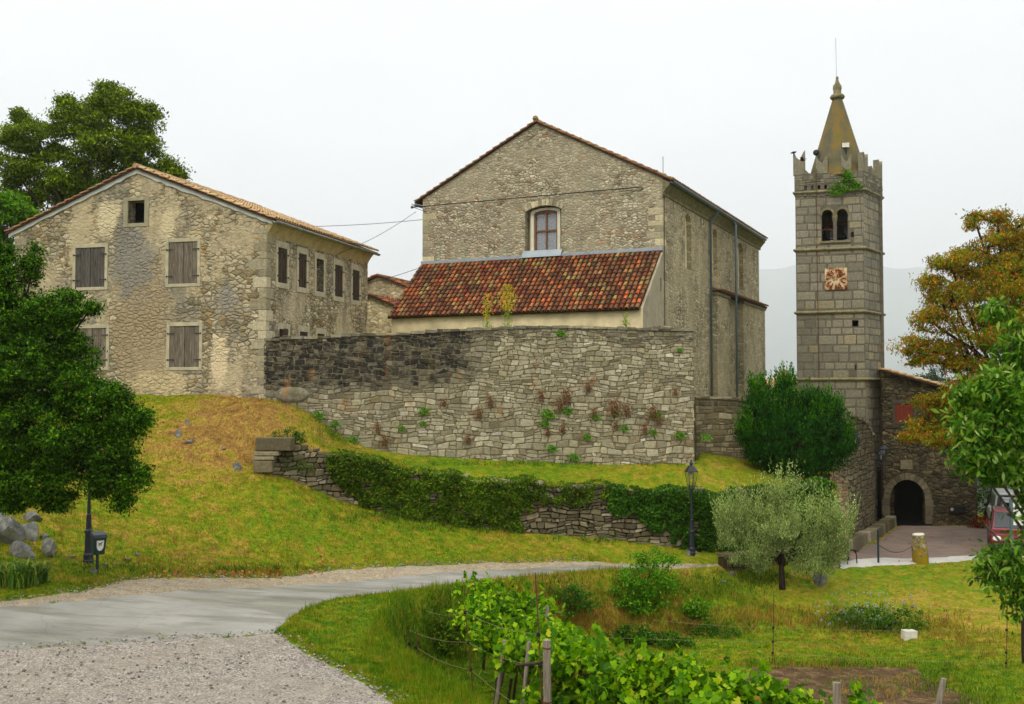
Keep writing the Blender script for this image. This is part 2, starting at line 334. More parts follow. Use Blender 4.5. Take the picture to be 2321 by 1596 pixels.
PAVE = gpoly([(1893, 1284), (2000, 1282), (2100, 1277), (2235, 1267), (2330, 1262), (2500, 1262), (2500, 1196), (2215, 1192), (2016, 1189), (2033, 1192), (1990, 1222), (1935, 1247), (1900, 1262)])
STRIP = gpoly([(1890, 1285), (2000, 1283), (2100, 1278), (2235, 1268), (2330, 1263), (2330, 1256), (2235, 1258), (2000, 1264), (1940, 1264), (1893, 1276)])
SOIL = gpoly([(1700, 1512), (1780, 1507), (1880, 1508), (1990, 1508), (2080, 1512), (2110, 1540), (2200, 1575), (2260, 1600)]) + [(11, 22.5), (3.6, 20.5), (4.2, 24)]
def blobs_field(x, y, L_):
    o = 0
    for (px, py, r, a) in L_: o = o + a * np.exp(-((x - px) ** 2 + (y - py) ** 2) / (r * r))
    return o
DRYB = [(G(u, v).x, G(u, v).y, r, a) for u, v, r, a in [(620, 940, 2.2, .55), (480, 960, 3, .42), (420, 1010, 2.2, .4), (560, 920, 2.5, .4), (560, 1010, 2, .3), (850, 1080, 1.4, .4), (1000, 1085, 1.2, .3), (350, 1080, 2.4, .25),
        (2250, 1420, 2.6, .4), (2100, 1360, 1.6, .25), (1750, 1400, 2.5, .15), (1500, 1390, 1.5, .35), (1330, 1400, 1.3, .5), (2000, 1450, 1.2, .3), (230, 1200, 2, .2), (1600, 1100, 2.0, .22), (1300, 1270, 2.5, .3), (500, 1285, 2, .35), (1850, 1320, 1, .3),
        (800, 1500, 3, -.25), (700, 1450, 2, -.2), (950, 1560, 2.2, -.2), (850, 1400, 1.5, -.2), (1150, 1560, 3, -.6), (1600, 1480, 3, -.4), (2000, 1480, 3, -.3), (1000, 1230, 3, -.25), (1300, 1060, 2.5, -.3), (1050, 1045, 1.5, -.25), (2200, 1560, 2.5, -.4), (2000, 1300, 1.5, -.25), (700, 1200, 2.5, -.15), (1000, 1520, 2, -.5)]]
def dryness(x, y):
    return np.clip(.40 + .13 * hum(x, y, 1.3, 1) + .10 * hum(x, y, .45, 3) + .42 * blobs_field(x, y, DRYB), 0, 1)

mp_noise = None
def grassmat(name, ground):
    n = N(name); d = n.attr('dry')
    f = n.noise(2.2, 6, .75); f2 = n.noise(7, 5, .75)
    k = n.math('ADD', d, n.math('ADD', n.math('MULTIPLY', n.math('SUBTRACT', f, .5), 1.75), n.math('MULTIPLY', n.math('SUBTRACT', f2, .5), 1.0)), clamp=True)
    if not ground:
        pass
    if not ground:
        k = n.math('ADD', k, n.math('MULTIPLY', n.math('SUBTRACT', n.rnd(), .5), .6), clamp=True)
    c = n.ramp(k, [(0, lin(72, 112, 6)), (.25, lin(108, 136, 8)), (.5, lin(134, 132, 18)), (.68, lin(158, 140, 46)), (.85, lin(170, 136, 66)), (1, lin(152, 114, 58))])
    if ground:
        c = n.mix(n.ramp(n.noise(11, 6, .8), [(.44, 0), (.66, .7)]), c, lin(74, 70, 26)); n.bump(n.noise(18, 5, .7), .05)
    c = n.mix(1.0, c, n.ramp(n.noise(3.6, 5, .75), [(.32, .62), (.6, 1.1)]), 'MULTIPLY'); n.done(c, .85, .1)
    if not ground:
        t = n.t.nodes.new("ShaderNodeBsdfTranslucent"); n.l(c, t.inputs[0]); m = n.t.nodes.new("ShaderNodeMixShader"); m.inputs[0].default_value = .3
        n.l(n.b.outputs[0], m.inputs[1]); n.l(t.outputs[0], m.inputs[2]); n.l(m.outputs[0], n.out.inputs[0])
    return n.m
M_ground = grassmat('meadow_ground', True); M_grass = grassmat('grass_blade', False)
def pebmat(name, cols, scale, wet=0.0, bumpd=.02, tint=lin(150, 150, 80)):
    n = N(name); c = n.ramp(n.sep(n.vor(scale), 0), cols)
    c = n.mix(n.ramp(n.noise(.7, 4, .6), [(.4, 0), (.7, .6)]), c, lin(150, 138, 122))
    c = n.mix(1.0, c, n.ramp(n.noise(3.2, 5, .7), [(.3, .78), (.7, 1.2)]), 'MULTIPLY')
    n.bump(n.math('SUBTRACT', n.math('MULTIPLY', n.noise(scale * .6, 3), .4), n.vor(scale, out='Distance')), bumpd)
    return n.done(c, .9, .15)
M_gravel = pebmat('loose_gravel', [(0, lin(88, 82, 74)), (.3, lin(128, 120, 110)), (.7, lin(152, 144, 133)), (1, lin(188, 180, 168))], 42, bumpd=.022)
M_shoulder = pebmat('dusty_gravel_shoulder', [(0, lin(104, 92, 72)), (.5, lin(148, 134, 108)), (1, lin(174, 160, 134))], 32)
def roadmat():
    n = N('damp_worn_asphalt'); o = n.obj
    c = n.ramp(n.noise(.55, 5, .6), [(.3, lin(112, 111, 102)), (.7, lin(148, 145, 136))])
    st = n.noise(.8, 5, .6, vec=n.mapping(scale=(.5, 1.9, 1), rot=(0, 0, R(-22))), dist=.6)
    stm = n.ramp(st, [(.5, 0), (.62, 1)]); c = n.mix(n.math('MULTIPLY', stm, .5), c, lin(86, 85, 66))
    c = n.mix(1.0, c, n.ramp(n.noise(60, 3, .8), [(.3, .8), (.7, 1.16)]), 'MULTIPLY')
    wet = n.ramp(n.noise(.5, 4, .6, vec=n.mapping(scale=(.5, 2, 1), rot=(0, 0, R(-22)))), [(.45, .72), (.62, .32)])
    ck = n.vor(.55, n.warp(.5, 1.4, n.warp(.12, 7)), 'DISTANCE_TO_EDGE', 'Distance'); c = n.mix(n.ramp(ck, [(.001, .28), (.009, 0)]), c, lin(70, 68, 60))
    n.bump(n.math('ADD', n.noise(45, 3), n.math('MULTIPLY', n.noise(2, 3), .6)), .008)
    return n.done(c, wet, .5)
M_road = roadmat()
M_pave = plain('brown_grey_paving', lin(116, 100, 88), .85, .2, 1.5)
M_strip = plain('pale_concrete_strip', lin(172, 169, 162), .8, .12, 2)
def soilmat():
    n = N('bare_soil'); c = n.ramp(n.noise(3, 6, .75), [(.3, lin(58, 44, 30)), (.5, lin(92, 72, 50)), (.66, lin(134, 110, 72)), (.78, lin(96, 104, 40))])
    c = n.mix(n.ramp(n.vor(7, out='Distance'), [(.05, .8), (.12, 0)]), c, lin(196, 182, 160)); n.bump(n.noise(7, 5, .75), .12)
    return n.done(c, .95, .1)
M_soil = soilmat()

# ground sheet: one polar grid, fine near, reaching the horizon
tt = np.linspace(-.95, .95, 620); yy = np.concatenate([np.geomspace(1.0, 9, 40)[:-1], np.geomspace(9, 62, 620), np.geomspace(64, 7600, 60)])
TX, TY = np.meshgrid(tt, yy); XX = TX * np.maximum(TY, 14); YY = TY
ZZ = zt(XX, YY)
offroad = np.maximum.reduce([polysd(XX, YY, p) for p in (ROAD, SHOULD, GRAVEL, PAVE, SOIL)])
ZZ = ZZ + np.where(YY < 60, (.028 * hum(XX, YY, .55, 2) + .02 * hum(XX, YY, .2, 5)) * sstep(.05, -.4, offroad), 0)
ZZ = ZZ - .07 * sstep(.02, .25, offroad)
nr, nc = XX.shape; idx = np.arange(nr * nc).reshape(nr, nc)
q = np.stack([idx[:-1, :-1], idx[:-1, 1:], idx[1:, 1:], idx[1:, :-1]], -1).reshape(-1, 4)
gd = mesh_obj('ground', np.stack([XX, YY, ZZ], -1).reshape(-1, 3), q, M_ground, smooth=True, attrs={'dry': dryness(XX.ravel(), YY.ravel())})
setp(gd, 'grassy hillside falling from the stone houses to road and vineyard', 'ground', kind='structure')
vm = N('valley_forest'); M_valley = vm.done(vm.ramp(vm.noise(.01, 6, .7), [(.35, (.018, .028, .014, 1)), (.65, (.05, .065, .035, 1))]), 1, 0)
gb = mesh_obj('ground', [(-24000, -24000, -52), (24000, -24000, -52), (24000, 24000, -52), (-24000, 24000, -52)], [(0, 1, 2, 3)], M_valley)
setp(gb, 'low valley floor far below the hill village', 'ground', kind='structure')

def sheet(name, poly, step, lift, mat, label, cat):
    xs = [p[0] for p in poly]; ys = [p[1] for p in poly]
    pl = []
    for i in range(len(poly)):
        a, b = poly[i], poly[(i + 1) % len(poly)]; k = max(1, int(math.hypot(b[0] - a[0], b[1] - a[1]) / (step * .7)))
        for j in range(k):
            t = j / k; jx, jy = (rng.normal(0, .055, 2) if j else (0, 0)); pl.append((a[0] + (b[0] - a[0]) * t + jx, a[1] + (b[1] - a[1]) * t + jy))
    gx, gy = np.meshgrid(np.arange(min(xs), max(xs), step), np.arange(min(ys), max(ys), step)); gx = gx.ravel(); gy = gy.ravel()
    sdv = polysd(gx, gy, pl); gx, gy = gx[sdv > step * .45], gy[sdv > step * .45]
    pts = [Vector(p) for p in pl] + [Vector((a, b)) for a, b in zip(gx, gy)]; n0 = len(pl)
    res = delaunay_2d_cdt(pts, [(i, (i + 1) % n0) for i in range(n0)], [], 0, 1e-6)
    V = np.array([(p.x, p.y) for p in res[0]]); T = np.array([t for t in res[2] if len(t) == 3])
    c = V[T].mean(1); T = T[inpoly(c[:, 0], c[:, 1], pl)]
    s_ = polysd(V[:, 0], V[:, 1], pl); z = zt(V[:, 0], V[:, 1]) + lift - .05 * sstep(.12, -.02, s_)
    o = mesh_obj(name, np.column_stack([V, z]), T, mat, smooth=True); return setp(o, label, cat, kind='structure')
sheet('gravel_lot', GRAVEL, .22, .006, M_gravel, 'grey loose gravel in the foreground beside the road', 'gravel')
sheet('gravel_shoulder', SHOULD, .22, .012, M_shoulder, 'dusty gravel shoulder along the far side of the road', 'gravel')
sheet('road', ROAD, .25, .022, M_road, 'damp worn asphalt lane bending past the grassy hill', 'road')
sheet('forecourt_paving', PAVE, .3, .012, M_pave, 'brown paved forecourt before the arched gate', 'pavement')
sheet('concrete_strip', STRIP, .25, .03, M_strip, 'pale concrete strip along the front of the forecourt', 'pavement')
sheet('soil_bed', SOIL, .2, .02, M_soil, 'bare brown soil bed with dry grass scraps', 'soil')

# mountain far behind, real height and distance, and the air in front of it
mg = N('wooded_mountain'); mc = mg.ramp(mg.noise(.0022, 8, .7), [(.35, (.035, .05, .03, 1)), (.65, (.12, .14, .09, 1))]); mg.done(mc, 1, 0)
xs = np.linspace(-2200, 2200, 160); ks = np.linspace(0, 1, 16); V = []
def ridge(x):
    def pk(c, w_, h): return h * math.exp(-((x - c) / w_) ** 2)
    return 40 + pk(1090, 520, 330) + pk(620, 300, 150) + pk(1700, 500, 170) + pk(2700, 700, 240) + pk(-400, 900, 90) + pk(-2200, 900, 150) + 8 * math.sin(x / 70) + 6 * math.sin(x / 31 + 1)
for k in ks:
    for x in xs:
        V.append((x, 3400 + (1 - k) * -900 if k < 1 else 3500, -60 + (ridge(x) + 60) * (k ** 1.3) + (0 if k in (0, 1) else 12 * math.sin(x / 90 + k * 9))))
V = np.array(V); V = V * 3.0; idx = np.arange(len(V)).reshape(16, 160)
mq = np.stack([idx[:-1, :-1], idx[:-1, 1:], idx[1:, 1:], idx[1:, :-1]], -1).reshape(-1, 4)
setp(mesh_obj('mountain', V, mq, mg.m, smooth=True), 'pale hazy mountain far behind the bell tower', 'mountain', kind='structure')
# ---------------------------------------------------------------- materials of the buildings
M_house = rubble('farmhouse_rubble', (.27, .15), [(0, lin(122, 108, 78)), (.25, lin(160, 149, 122)), (.5, lin(180, 168, 138)), (.75, lin(154, 144, 120)), (.93, lin(196, 186, 160)), (1, lin(164, 122, 60))],
                 lin(134, 118, 86), lin(192, 176, 142), .46, .2, lin(108, 106, 98), .7, seed=3, bumpd=.045, patches=[
    (-5.2, 2.4, 1.6, 3.2, lin(160, 142, 112)), (-5.6, 5.0, 1.1, 1.6, lin(134, 130, 120)), (-6.7, 6.6, .6, .9, lin(214, 198, 160)), (-1.9, 1.2, .42, 1.2, lin(222, 202, 164)), (-4.1, 6.1, .35, .8, lin(206, 190, 152)), (-1.6, 3.4, .6, .6, lin(142, 138, 128)), (-4.4, .4, 1.6, .5, lin(196, 176, 136)), (-3.0, 4.9, .5, 1.6, lin(196, 178, 140)), (-8.6, 3.4, .8, 1.2, lin(150, 140, 118))])
M_church = rubble('church_rubble', (.21, .12), [(0, lin(140, 128, 100)), (.3, lin(170, 160, 134)), (.6, lin(186, 176, 150)), (.94, lin(198, 188, 162)), (1, lin(176, 112, 62))],
                  lin(146, 134, 108), lin(172, 162, 134), .52, .0, lin(140, 136, 118), .35, seed=9, bumpd=.04, plk=.5)
M_chside = rubble('church_side_render', (.30, .15), [(0, lin(142, 132, 104)), (.5, lin(172, 162, 132)), (1, lin(190, 180, 150))], lin(148, 136, 106), lin(184, 170, 136), .50, .25, lin(126, 118, 94), .45, seed=21, bumpd=.04, plk=.6)
M_annex = plain('cream_limewash', lin(214, 198, 158), .95, .22, 1.6, .1, bump=.012)
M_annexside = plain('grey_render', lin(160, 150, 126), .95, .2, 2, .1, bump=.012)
M_surr = plain('cut_stone_surround', lin(174, 165, 138), .9, .2, 3, .15)
M_dark = plain('dark_interior', lin(20, 18, 16), .95, .1, 2, .05)
M_zinc = plain('zinc_sheet', lin(150, 158, 162), .45, .12, 3, .4, .3)
M_gutter = plain('dull_gutter', lin(140, 140, 126), .5, .2, 3, .4, .2)
M_pipe = plain('blue_grey_pipe', lin(96, 112, 122), .45, .12, 3, .4, .2)
M_flash = plain('lead_flashing', lin(146, 156, 162), .5, .12, 2, .4, .1)
M_iron = plain('dark_iron', lin(34, 34, 38), .5, .2, 6, .4, .3)
M_rust = plain('rusty_iron', lin(98, 58, 38), .85, .3, 9, .2)
M_verge = plain('pale_grey_verge_plaster', lin(176, 176, 170), .9, .15, 2.5, .1, bump=.01)
M_cable = plain('black_cable', lin(30, 30, 30), .6)
def woodmat(name, a, b, c_):
    n = N(name); v = n.mapping(scale=(9, 9, .8)); r = n.rnd()
    c = n.ramp(n.noise(3, 5, .7, vec=v), [(.3, a), (.55, b), (.75, c_)])
    c = n.mix(1.0, c, n.ramp(r, [(0, .72), (1, 1.22)]), 'MULTIPLY'); n.bump(n.noise(4, 4, .7, vec=v), .012); return n.done(c, .85, .15)
M_shut_d = woodmat('weathered_dark_boards', lin(52, 48, 44), lin(86, 80, 74), lin(122, 116, 108))
M_shut_b = woodmat('weathered_brown_boards', lin(68, 60, 50), lin(112, 102, 88), lin(152, 142, 126))
M_shut_s = woodmat('dark_side_boards', lin(42, 34, 28), lin(70, 58, 46), lin(96, 82, 68))
M_brownwood = plain('brown_window_wood', lin(122, 78, 44), .6)
def glassmat():
    n = N('window_glass'); c = n.ramp(n.noise(26, 4, .7), [(.4, lin(92, 98, 104)), (.6, lin(168, 172, 176))]); return n.done(c, .2, .5)
M_glass = glassmat()
def tilemat(name, stops, dark=.35):
    n = N(name); r = n.rnd(); c = n.ramp(r, stops); c = n.mix(1.0, c, n.ramp(n.noise(12, 4, .7), [(.3, .62), (.7, 1.25)]), 'MULTIPLY')
    c = n.mix(n.math('MULTIPLY', n.ramp(n.noise(2.2, 5, .75, vec=n.mapping(scale=(1.3, .35, .35))), [(.42, 0), (.66, 1)]), dark), c, lin(62, 50, 36))
    n.bump(n.noise(22, 3), .006); return n.done(c, .8, .2)
M_tile_red = tilemat('old_clay_tiles', [(0, lin(88, 44, 30)), (.16, lin(128, 62, 38)), (.3, lin(112, 78, 46)), (.42, lin(176, 96, 52)), (.52, lin(84, 62, 42)), (.62, lin(158, 112, 68)), (.72, lin(118, 54, 36)), (.8, lin(164, 142, 80)), (.88, lin(76, 54, 38)), (.95, lin(196, 98, 46)), (1, lin(180, 124, 80))], .62)
M_tile_pale = tilemat('pale_clay_tiles', [(0, lin(176, 138, 96)), (.3, lin(196, 166, 114)), (.6, lin(182, 146, 108)), (.85, lin(206, 182, 136)), (1, lin(164, 112, 86))], .3)
M_tile_brown = tilemat('mossy_clay_tiles', [(0, lin(120, 78, 50)), (.4, lin(156, 112, 72)), (.7, lin(138, 124, 84)), (1, lin(166, 92, 62))], .5)
M_tileback = plain('shaded_tile_channels', lin(66, 46, 32), .95, .3, 5, .1)
M_quoin = stonemat('dressed_quoins', [(0, lin(138, 128, 100)), (.5, lin(158, 148, 122)), (1, lin(176, 166, 138))], rust=.15, moss=.2)
M_bigwall = stonemat('retaining_wall_stone', [(0, lin(138, 128, 100)), (.3, lin(160, 151, 124)), (.6, lin(178, 169, 142)), (.85, lin(154, 143, 113)), (1, lin(200, 192, 170))], lin(48, 46, 42), moss=.35, rust=.6, var=.45)
M_wallback = plain('earthy_mortar', lin(118, 106, 82), .95, .3, 5, .1, bump=.02)
M_ruin = stonemat('dry_wall_stone', [(0, lin(84, 76, 56)), (.4, lin(112, 102, 78)), (.8, lin(134, 124, 98)), (1, lin(164, 154, 130))], lin(80, 76, 60), moss=.55, rust=.25)
M_ruinback = plain('dark_earth_core', lin(62, 52, 34), .95, .3, 5, .1, bump=.02)
M_setb = stonemat('brown_wall_stone', [(0, lin(112, 100, 74)), (.5, lin(142, 130, 100)), (1, lin(164, 152, 122))], lin(56, 52, 42), moss=.5)
M_tower = stonemat('tower_ashlar', [(0, lin(128, 122, 104)), (.3, lin(140, 134, 114)), (.6, lin(152, 144, 120)), (.85, lin(138, 132, 116)), (1, lin(166, 152, 116))], lin(92, 90, 82), moss=.4, var=.22, fine=1.0)
M_towerback = plain('tower_joints', lin(104, 98, 84), .95, .25, 4, .1)
M_cornice = plain('mossy_string_course', lin(126, 118, 88), .95, .35, 5, .1, bump=.02)
def spiremat():
    n = N('lichened_spire'); v = n.mapping(scale=(1.6, 1.6, .5))
    c = n.ramp(n.noise(1.3, 5, .65, vec=v), [(.32, lin(86, 84, 70)), (.47, lin(102, 96, 66)), (.58, lin(124, 100, 52)), (.68, lin(104, 104, 50))])
    n.bump(n.noise(8, 4), .02); return n.done(c, .9, .15)
M_spire = spiremat(); M_merlon = stonemat('parapet_stone', [(0, lin(116, 111, 94)), (1, lin(136, 130, 108))], lin(88, 84, 72), moss=.5)

# ---------------------------------------------------------------- building helpers
def stones(mb, x0, x1, zbot, ztop, fn, hr, ar, gap=.018, bulge=.035, holes=(), stain=None, jit=.02, pull=.5, seed=1, big=None):
    """courses of separate stones; fn(a, z, d) maps to local space with d pointing out of the wall"""
    r_ = random.Random(seed); zlo = min(zbot(x0), zbot(x1), zbot((x0 + x1) / 2)) - .3; zhi = max(ztop(x0 + (x1 - x0) * k / 12) for k in range(13)) + .1
    z = zhi
    wob = lambda a, zz: jit * (math.sin(a * 1.7 + zz * 3.1 + seed) + .7 * math.sin(a * 4.3 - zz * 5 + seed * 2)) * 1.2
    while z > zlo:
        h = r_.uniform(*hr)
        if big: h *= 1 + big * max(0, min(1, (zhi - z) / (zhi - zlo)))
        a = x0 - r_.uniform(0, .2)
        while a < x1:
            wd = h * r_.uniform(*ar)
            if r_.random() < .12: wd *= .55
            a0, a1 = max(a, x0), min(a + wd, x1); a += wd
            if a1 - a0 < .05: continue
            cz = z - h / 2; ca = (a0 + a1) / 2
            if cz + h * .1 > ztop(ca) or cz < zbot(ca) - .35: continue
            hit = [p for p in holes if p[0] < a1 - .01 and p[1] > a0 + .01 and p[2] < z - .01 and p[3] > z - h + .01]
            if hit:          # cut the stone at the opening, keep the larger remainder
                pl_, pr_ = min(p[0] for p in hit) - a0, a1 - max(p[1] for p in hit)
                if max(pl_, pr_) < .06: continue
                if pl_ > pr_: a1 = a0 + pl_
                else: a0 = a1 - pr_
            sub = 2 if (h > .14 and r_.random() < .28 and jit > .008) else 1
            for k in range(sub):
                zt_, zb_ = z - h * k / sub, z - h * (k + 1) / sub
                g = gap * r_.uniform(.6, 1.3); d0 = r_.uniform(.3, 1.0) * bulge; tl, tt_ = r_.uniform(-.3, .3) * bulge, r_.uniform(-.3, .3) * bulge
                vs = []
                cp = [r_.uniform(.2, 1.0) * pull for _ in range(4)]; sl_ = r_.uniform(-1, 1) * jit * 1.4
                for jz, q in enumerate((0, .14, .86, 1)):
                    for ja, p in enumerate((0, .1, .9, 1)):
                        P, Q = p, q
                        if ja in (0, 3) and jz in (0, 3):
                            c = cp[(ja > 0) * 2 + (jz > 0)] * .5; P = p + (c if ja == 0 else -c) * min(1, h / (a1 - a0)); Q = q + (c if jz == 0 else -c)
                        edge = ja in (0, 3) or jz in (0, 3)
                        aa = a0 + g / 2 + (a1 - a0 - g) * P + (r_.uniform(-.3, .3) * jit) + sl_ * (q - .5); zz = zb_ + g / 2 + (zt_ - zb_ - g) * Q + r_.uniform(-.25, .25) * jit
                        dd = -.012 if edge else d0 + tl * (p - .5) * 2 + tt_ * (q - .5) * 2 + r_.uniform(-.12, .12) * bulge
                        vs.append(fn(aa, zz + wob(aa, zb_ + (zt_ - zb_) * q), dd))
                base = len(mb.v)
                mb.add(vs, [(j * 4 + i, j * 4 + i + 1, j * 4 + i + 5, j * 4 + i + 4) for j in range(3) for i in range(3)])
                s_ = stain(ca, cz) if stain else 0
                mb.a += [s_] * 16
        z -= h
def roof_tiles(name, O, A, S, Nn, wid, leng, mat, parent, pitch=.22, row=.34, rad=.085, seed=1, label=None):
    r_ = random.Random(seed); mb = MB(); O, A, S, Nn = Vector(O), Vector(A).normalized(), Vector(S).normalized(), Vector(Nn).normalized()
    nc_ = max(1, int(round(wid / pitch))); pitch = wid / nc_; nr_ = max(1, int(round(leng / row))); row = leng / nr_
    for c in range(nc_):
        cx = (c + .5) * pitch
        for r in range(nr_):
            j = r_.uniform(-.017, .017); ls, le = r * row - .02 + r_.uniform(-.015, .015), (r + 1) * row + .04; rings = []
            lift = r_.uniform(-.004, .010)
            for s_, rr, up in ((ls, rad * .86, .030), (ls, rad, .046), (le, rad * .8, .0)):
                rings.append([O + A * (cx + j + rr * math.cos(t)) + S * s_ + Nn * (rr * math.sin(t) * .95 + up + lift) for t in [math.pi * k / 6 for k in range(7)]])
            mb.loft(rings, cap=False, close=False)
    o = mb.build(name, mat, parent, smooth=False)
    if label: o['label'] = label
    return o
def slab(mb, O, A, S, Nn, wid, leng, th):
    O, A, S, Nn = Vector(O), Vector(A).normalized(), Vector(S).normalized(), Vector(Nn).normalized()
    mb.loft([[O, O + A * wid, O + A * wid + S * leng, O + S * leng], [p - Nn * th for p in (O, O + A * wid, O + A * wid + S * leng, O + S * leng)]])
def quoins(parent, x, y, z0, z1, sx, sy, mat=None, seed=5, out=.012):
    """alternating dressed corner stones wrapped round the corner at (x, y); sx, sy point along the two walls"""
    r_ = random.Random(seed); mb = MB(); z = z0; k = 0
    while z < z1 - .1:
        h = min(r_.uniform(.22, .42), z1 - z); la, lb = (r_.uniform(.5, .75), r_.uniform(.22, .34)) if k % 2 else (r_.uniform(.24, .36), r_.uniform(.45, .7))
        a, b = sorted((x - sx * out, x + sx * la)); c, d = sorted((y - sy * out, y + sy * lb)); g = .008
        n0 = len(mb.v); mb.box(a, b, c, d, z + g, z + h - g); mb.a += [0.0] * 8; z += h; k += 1
    return mb.build('quoins', mat or M_quoin, parent, attrs={'stain': mb.a}, bevel=.015)

def shutter_leaf(win, a0, a1, z0, z1, y, mat, seed, side=None, ang=0.0):
    r_ = random.Random(seed); mb = MB(); n = 3 if a1 - a0 > .3 else 2; w_ = (a1 - a0) / n
    for i in range(n):
        p0, p1 = a0 + i * w_ + .004, a0 + (i + 1) * w_ - .004; q0, q1 = z0 - r_.uniform(0, .025), z1 + r_.uniform(-.02, .02); dy = r_.uniform(-.006, .006)
        if side is None: mb.box(p0, p1, y - .03 + dy, y + dy, q0, q1)
        else: mb.box(side + dy, side + .03 + dy, p0, p1, q0, q1)
    mb.build('shutter', mat, win)
def hinges(win, a0, a1, z0, z1, y, side=None, ln=.2):
    for zz in (z0 + (z1 - z0) * .18, z0 + (z1 - z0) * .82):
        for s_, a in ((1, a0 - .05), (-1, a1 + .05)):
            mb = MB(); p, q_ = sorted((a, a + s_ * (ln + .05)))
            k0, k1 = sorted((a, a - s_ * .03))
            if side is None: mb.box(p, q_, y - .045, y - .031, zz - .014, zz + .014); mb.box(k0, k1, y - .06, y, zz - .03, zz + .03)
            else: mb.box(side + .031, side + .045, p, q_, zz - .014, zz + .014); mb.box(side, side + .06, k0, k1, zz - .03, zz + .03)
            mb.build('hinge', M_iron, win)
def window_unit(parent, a0, a1, z0, z1, bl, br, bb, bt, side=None, shut=None, seed=1, label=None, open_=False, blind=True, name='window', proud=.025, surr=None, hing=True):
    """stone surround with shutters; a = along wall, in the front plane (y) or the side plane (x = side)"""
    mb = MB(); ring = [(a0 - bl, a0, z0 - bb, z1 + bt), (a1, a1 + br, z0 - bb, z1 + bt), (a0, a1, z1, z1 + bt), (a0, a1, z0 - bb, z0)]
    for (p, q_, r0, r1) in ring:
        if r1 - r0 < .01: continue
        if side is None: mb.box(p, q_, -proud, .16, r0, r1)
        else: mb.box(side - .16, side + proud, p, q_, r0, r1)
    w_ = mb.build(name, surr or M_surr, parent, bevel=.012)
    if label: w_['label'] = label
    m = (a0 + a1) / 2
    if shut:
        off = .03 if side is None else side - .05
        if side is None:
            shutter_leaf(w_, a0 + .01, m - .004, z0 + .01, z1 - .01, off, shut, seed); shutter_leaf(w_, m + .004, a1 - .01, z0 + .01, z1 - .01, off + .012, shut, seed + 1)
            if hing: hinges(w_, a0, a1, z0, z1, -.0)
        else:
            shutter_leaf(w_, a0 + .01, m - .004, z0 + .01, z1 - .01, 0, shut, seed, side - .04); shutter_leaf(w_, m + .004, a1 - .01, z0 + .01, z1 - .01, 0, shut, seed + 1, side - .03)
            if hing: hinges(w_, a0, a1, z0, z1, 0, side - .01)
    return w_
def half_gutter(parent, pts, rad, mat, name='gutter'):
    mb = MB(); rings = []
    for p in pts:
        p = Vector(p); rings.append([p + Vector((rad * math.cos(t), 0, rad * math.sin(t))) for t in [math.pi + math.pi * k / 8 for k in range(9)]] + [p + Vector((rad * .88 * math.cos(t), 0, rad * .88 * math.sin(t))) for t in [2 * math.pi - math.pi * k / 8 for k in range(9)]])
    mb.loft(rings); return mb.build(name, mat, parent, smooth=True)

# ================================================================ farmhouse (left)
fh = Frame(603, 700, 38.0, 16.0)
H = thing('farmhouse', 'pale rubble stone farmhouse with weathered grey shutters, at the left', 'house', fh.world(0, 0, 0), fh.rot)
xl, _ = fh.front(31, 700); zeR = fh.front(603, 497)[1]; zeL = fh.front(31, 521)[1]; xp, zp = fh.front(308, 384); Lh = fh.side(833, 700)[0]
ze = (zeR + zeL) / 2; zb_h = -1.4; xp = xl / 2
ATT = (*fh.front(290, 507), *fh.front(328, 454)); holes = [rect(ATT[0], ATT[2], ATT[1], ATT[3])]
fw = []
for (u0, v0, u1, v1, mat) in [(172, 563, 237, 650, M_shut_d), (383, 550, 447, 642, M_shut_b), (178, 745, 240, 832, M_shut_b), (385, 740, 451, 832, M_shut_b)]:
    a0, z1 = fh.front(u0, v0); a1, z0 = fh.front(u1, v1); fw.append((a0, a1, z0, z1, mat)); holes.append(rect(a0, a1, z0, z1))
mb = MB(); slope = (zp - ze) / (0 - xp)
outl = [(xl, zb_h), (0, zb_h), (0, ze - .05), (xp, zp - .05), (xl, ze - .05)]
panel(mb, outl, holes, lambda a, b, t: (a, t, b), .45)
sw = []; sholes = []
for i, (u0, v0, u1, v1) in enumerate([(630, 560, 650, 648), (677, 573, 694, 658), (717, 588, 733, 665), (759, 600, 776, 678), (799, 611, 814, 686)]):
    y0, z1 = fh.side(u0, v0); y1, z0 = fh.side(u1, (v1)); z0 = fh.side((u0 + u1) / 2, (v0 + v1) / 2)[1] - .62; z1 = z0 + 1.30; sw.append((y0, y1, z0, z1)); sholes.append(rect(y0, y1, z0, z1))
LOWZ = None
lw = []
for (u0, u1) in [(633, 653), (679, 697), (719, 735), (762, 778)]:
    y0 = fh.side(u0, 750)[0]; y1 = fh.side(u1, 750)[0]; z1 = sw[0][2] - 1.72; lw.append((y0, y1, z1 - 1.3, z1)); sholes.append(rect(y0, y1, z1 - 1.3, z1))
panel(mb, [(.45, zb_h), (Lh, zb_h), (Lh, ze), (.45, ze)], sholes, lambda a, b, t: (-t, a, b), .45)
mb.box(xl, xl + .45, .45, Lh - .45, zb_h, ze); panel(mb, [(xl, zb_h), (-.45, zb_h), (-.45, ze - .05), (xp, zp - .05), (xl, ze - .05)], [], lambda a, b, t: (a, Lh - t, b), .45)
mb.build('wall', M_house, H)
mb = MB(); mb.prism([(xl + .46, zb_h), (-.46, zb_h), (-.46, ze - .15), (xp, zp - .35), (xl + .46, ze - .15)], lambda a, b: (a, .62, b), lambda a, b: (a, Lh - .5, b)); mb.build('interior', M_dark, H)
quoins(H, 0, 0, zb_h + .3, ze - .35, -1, 1, seed=8); quoins(H, xl, 0, zb_h + .3, ze - .3, 1, 1, seed=12)
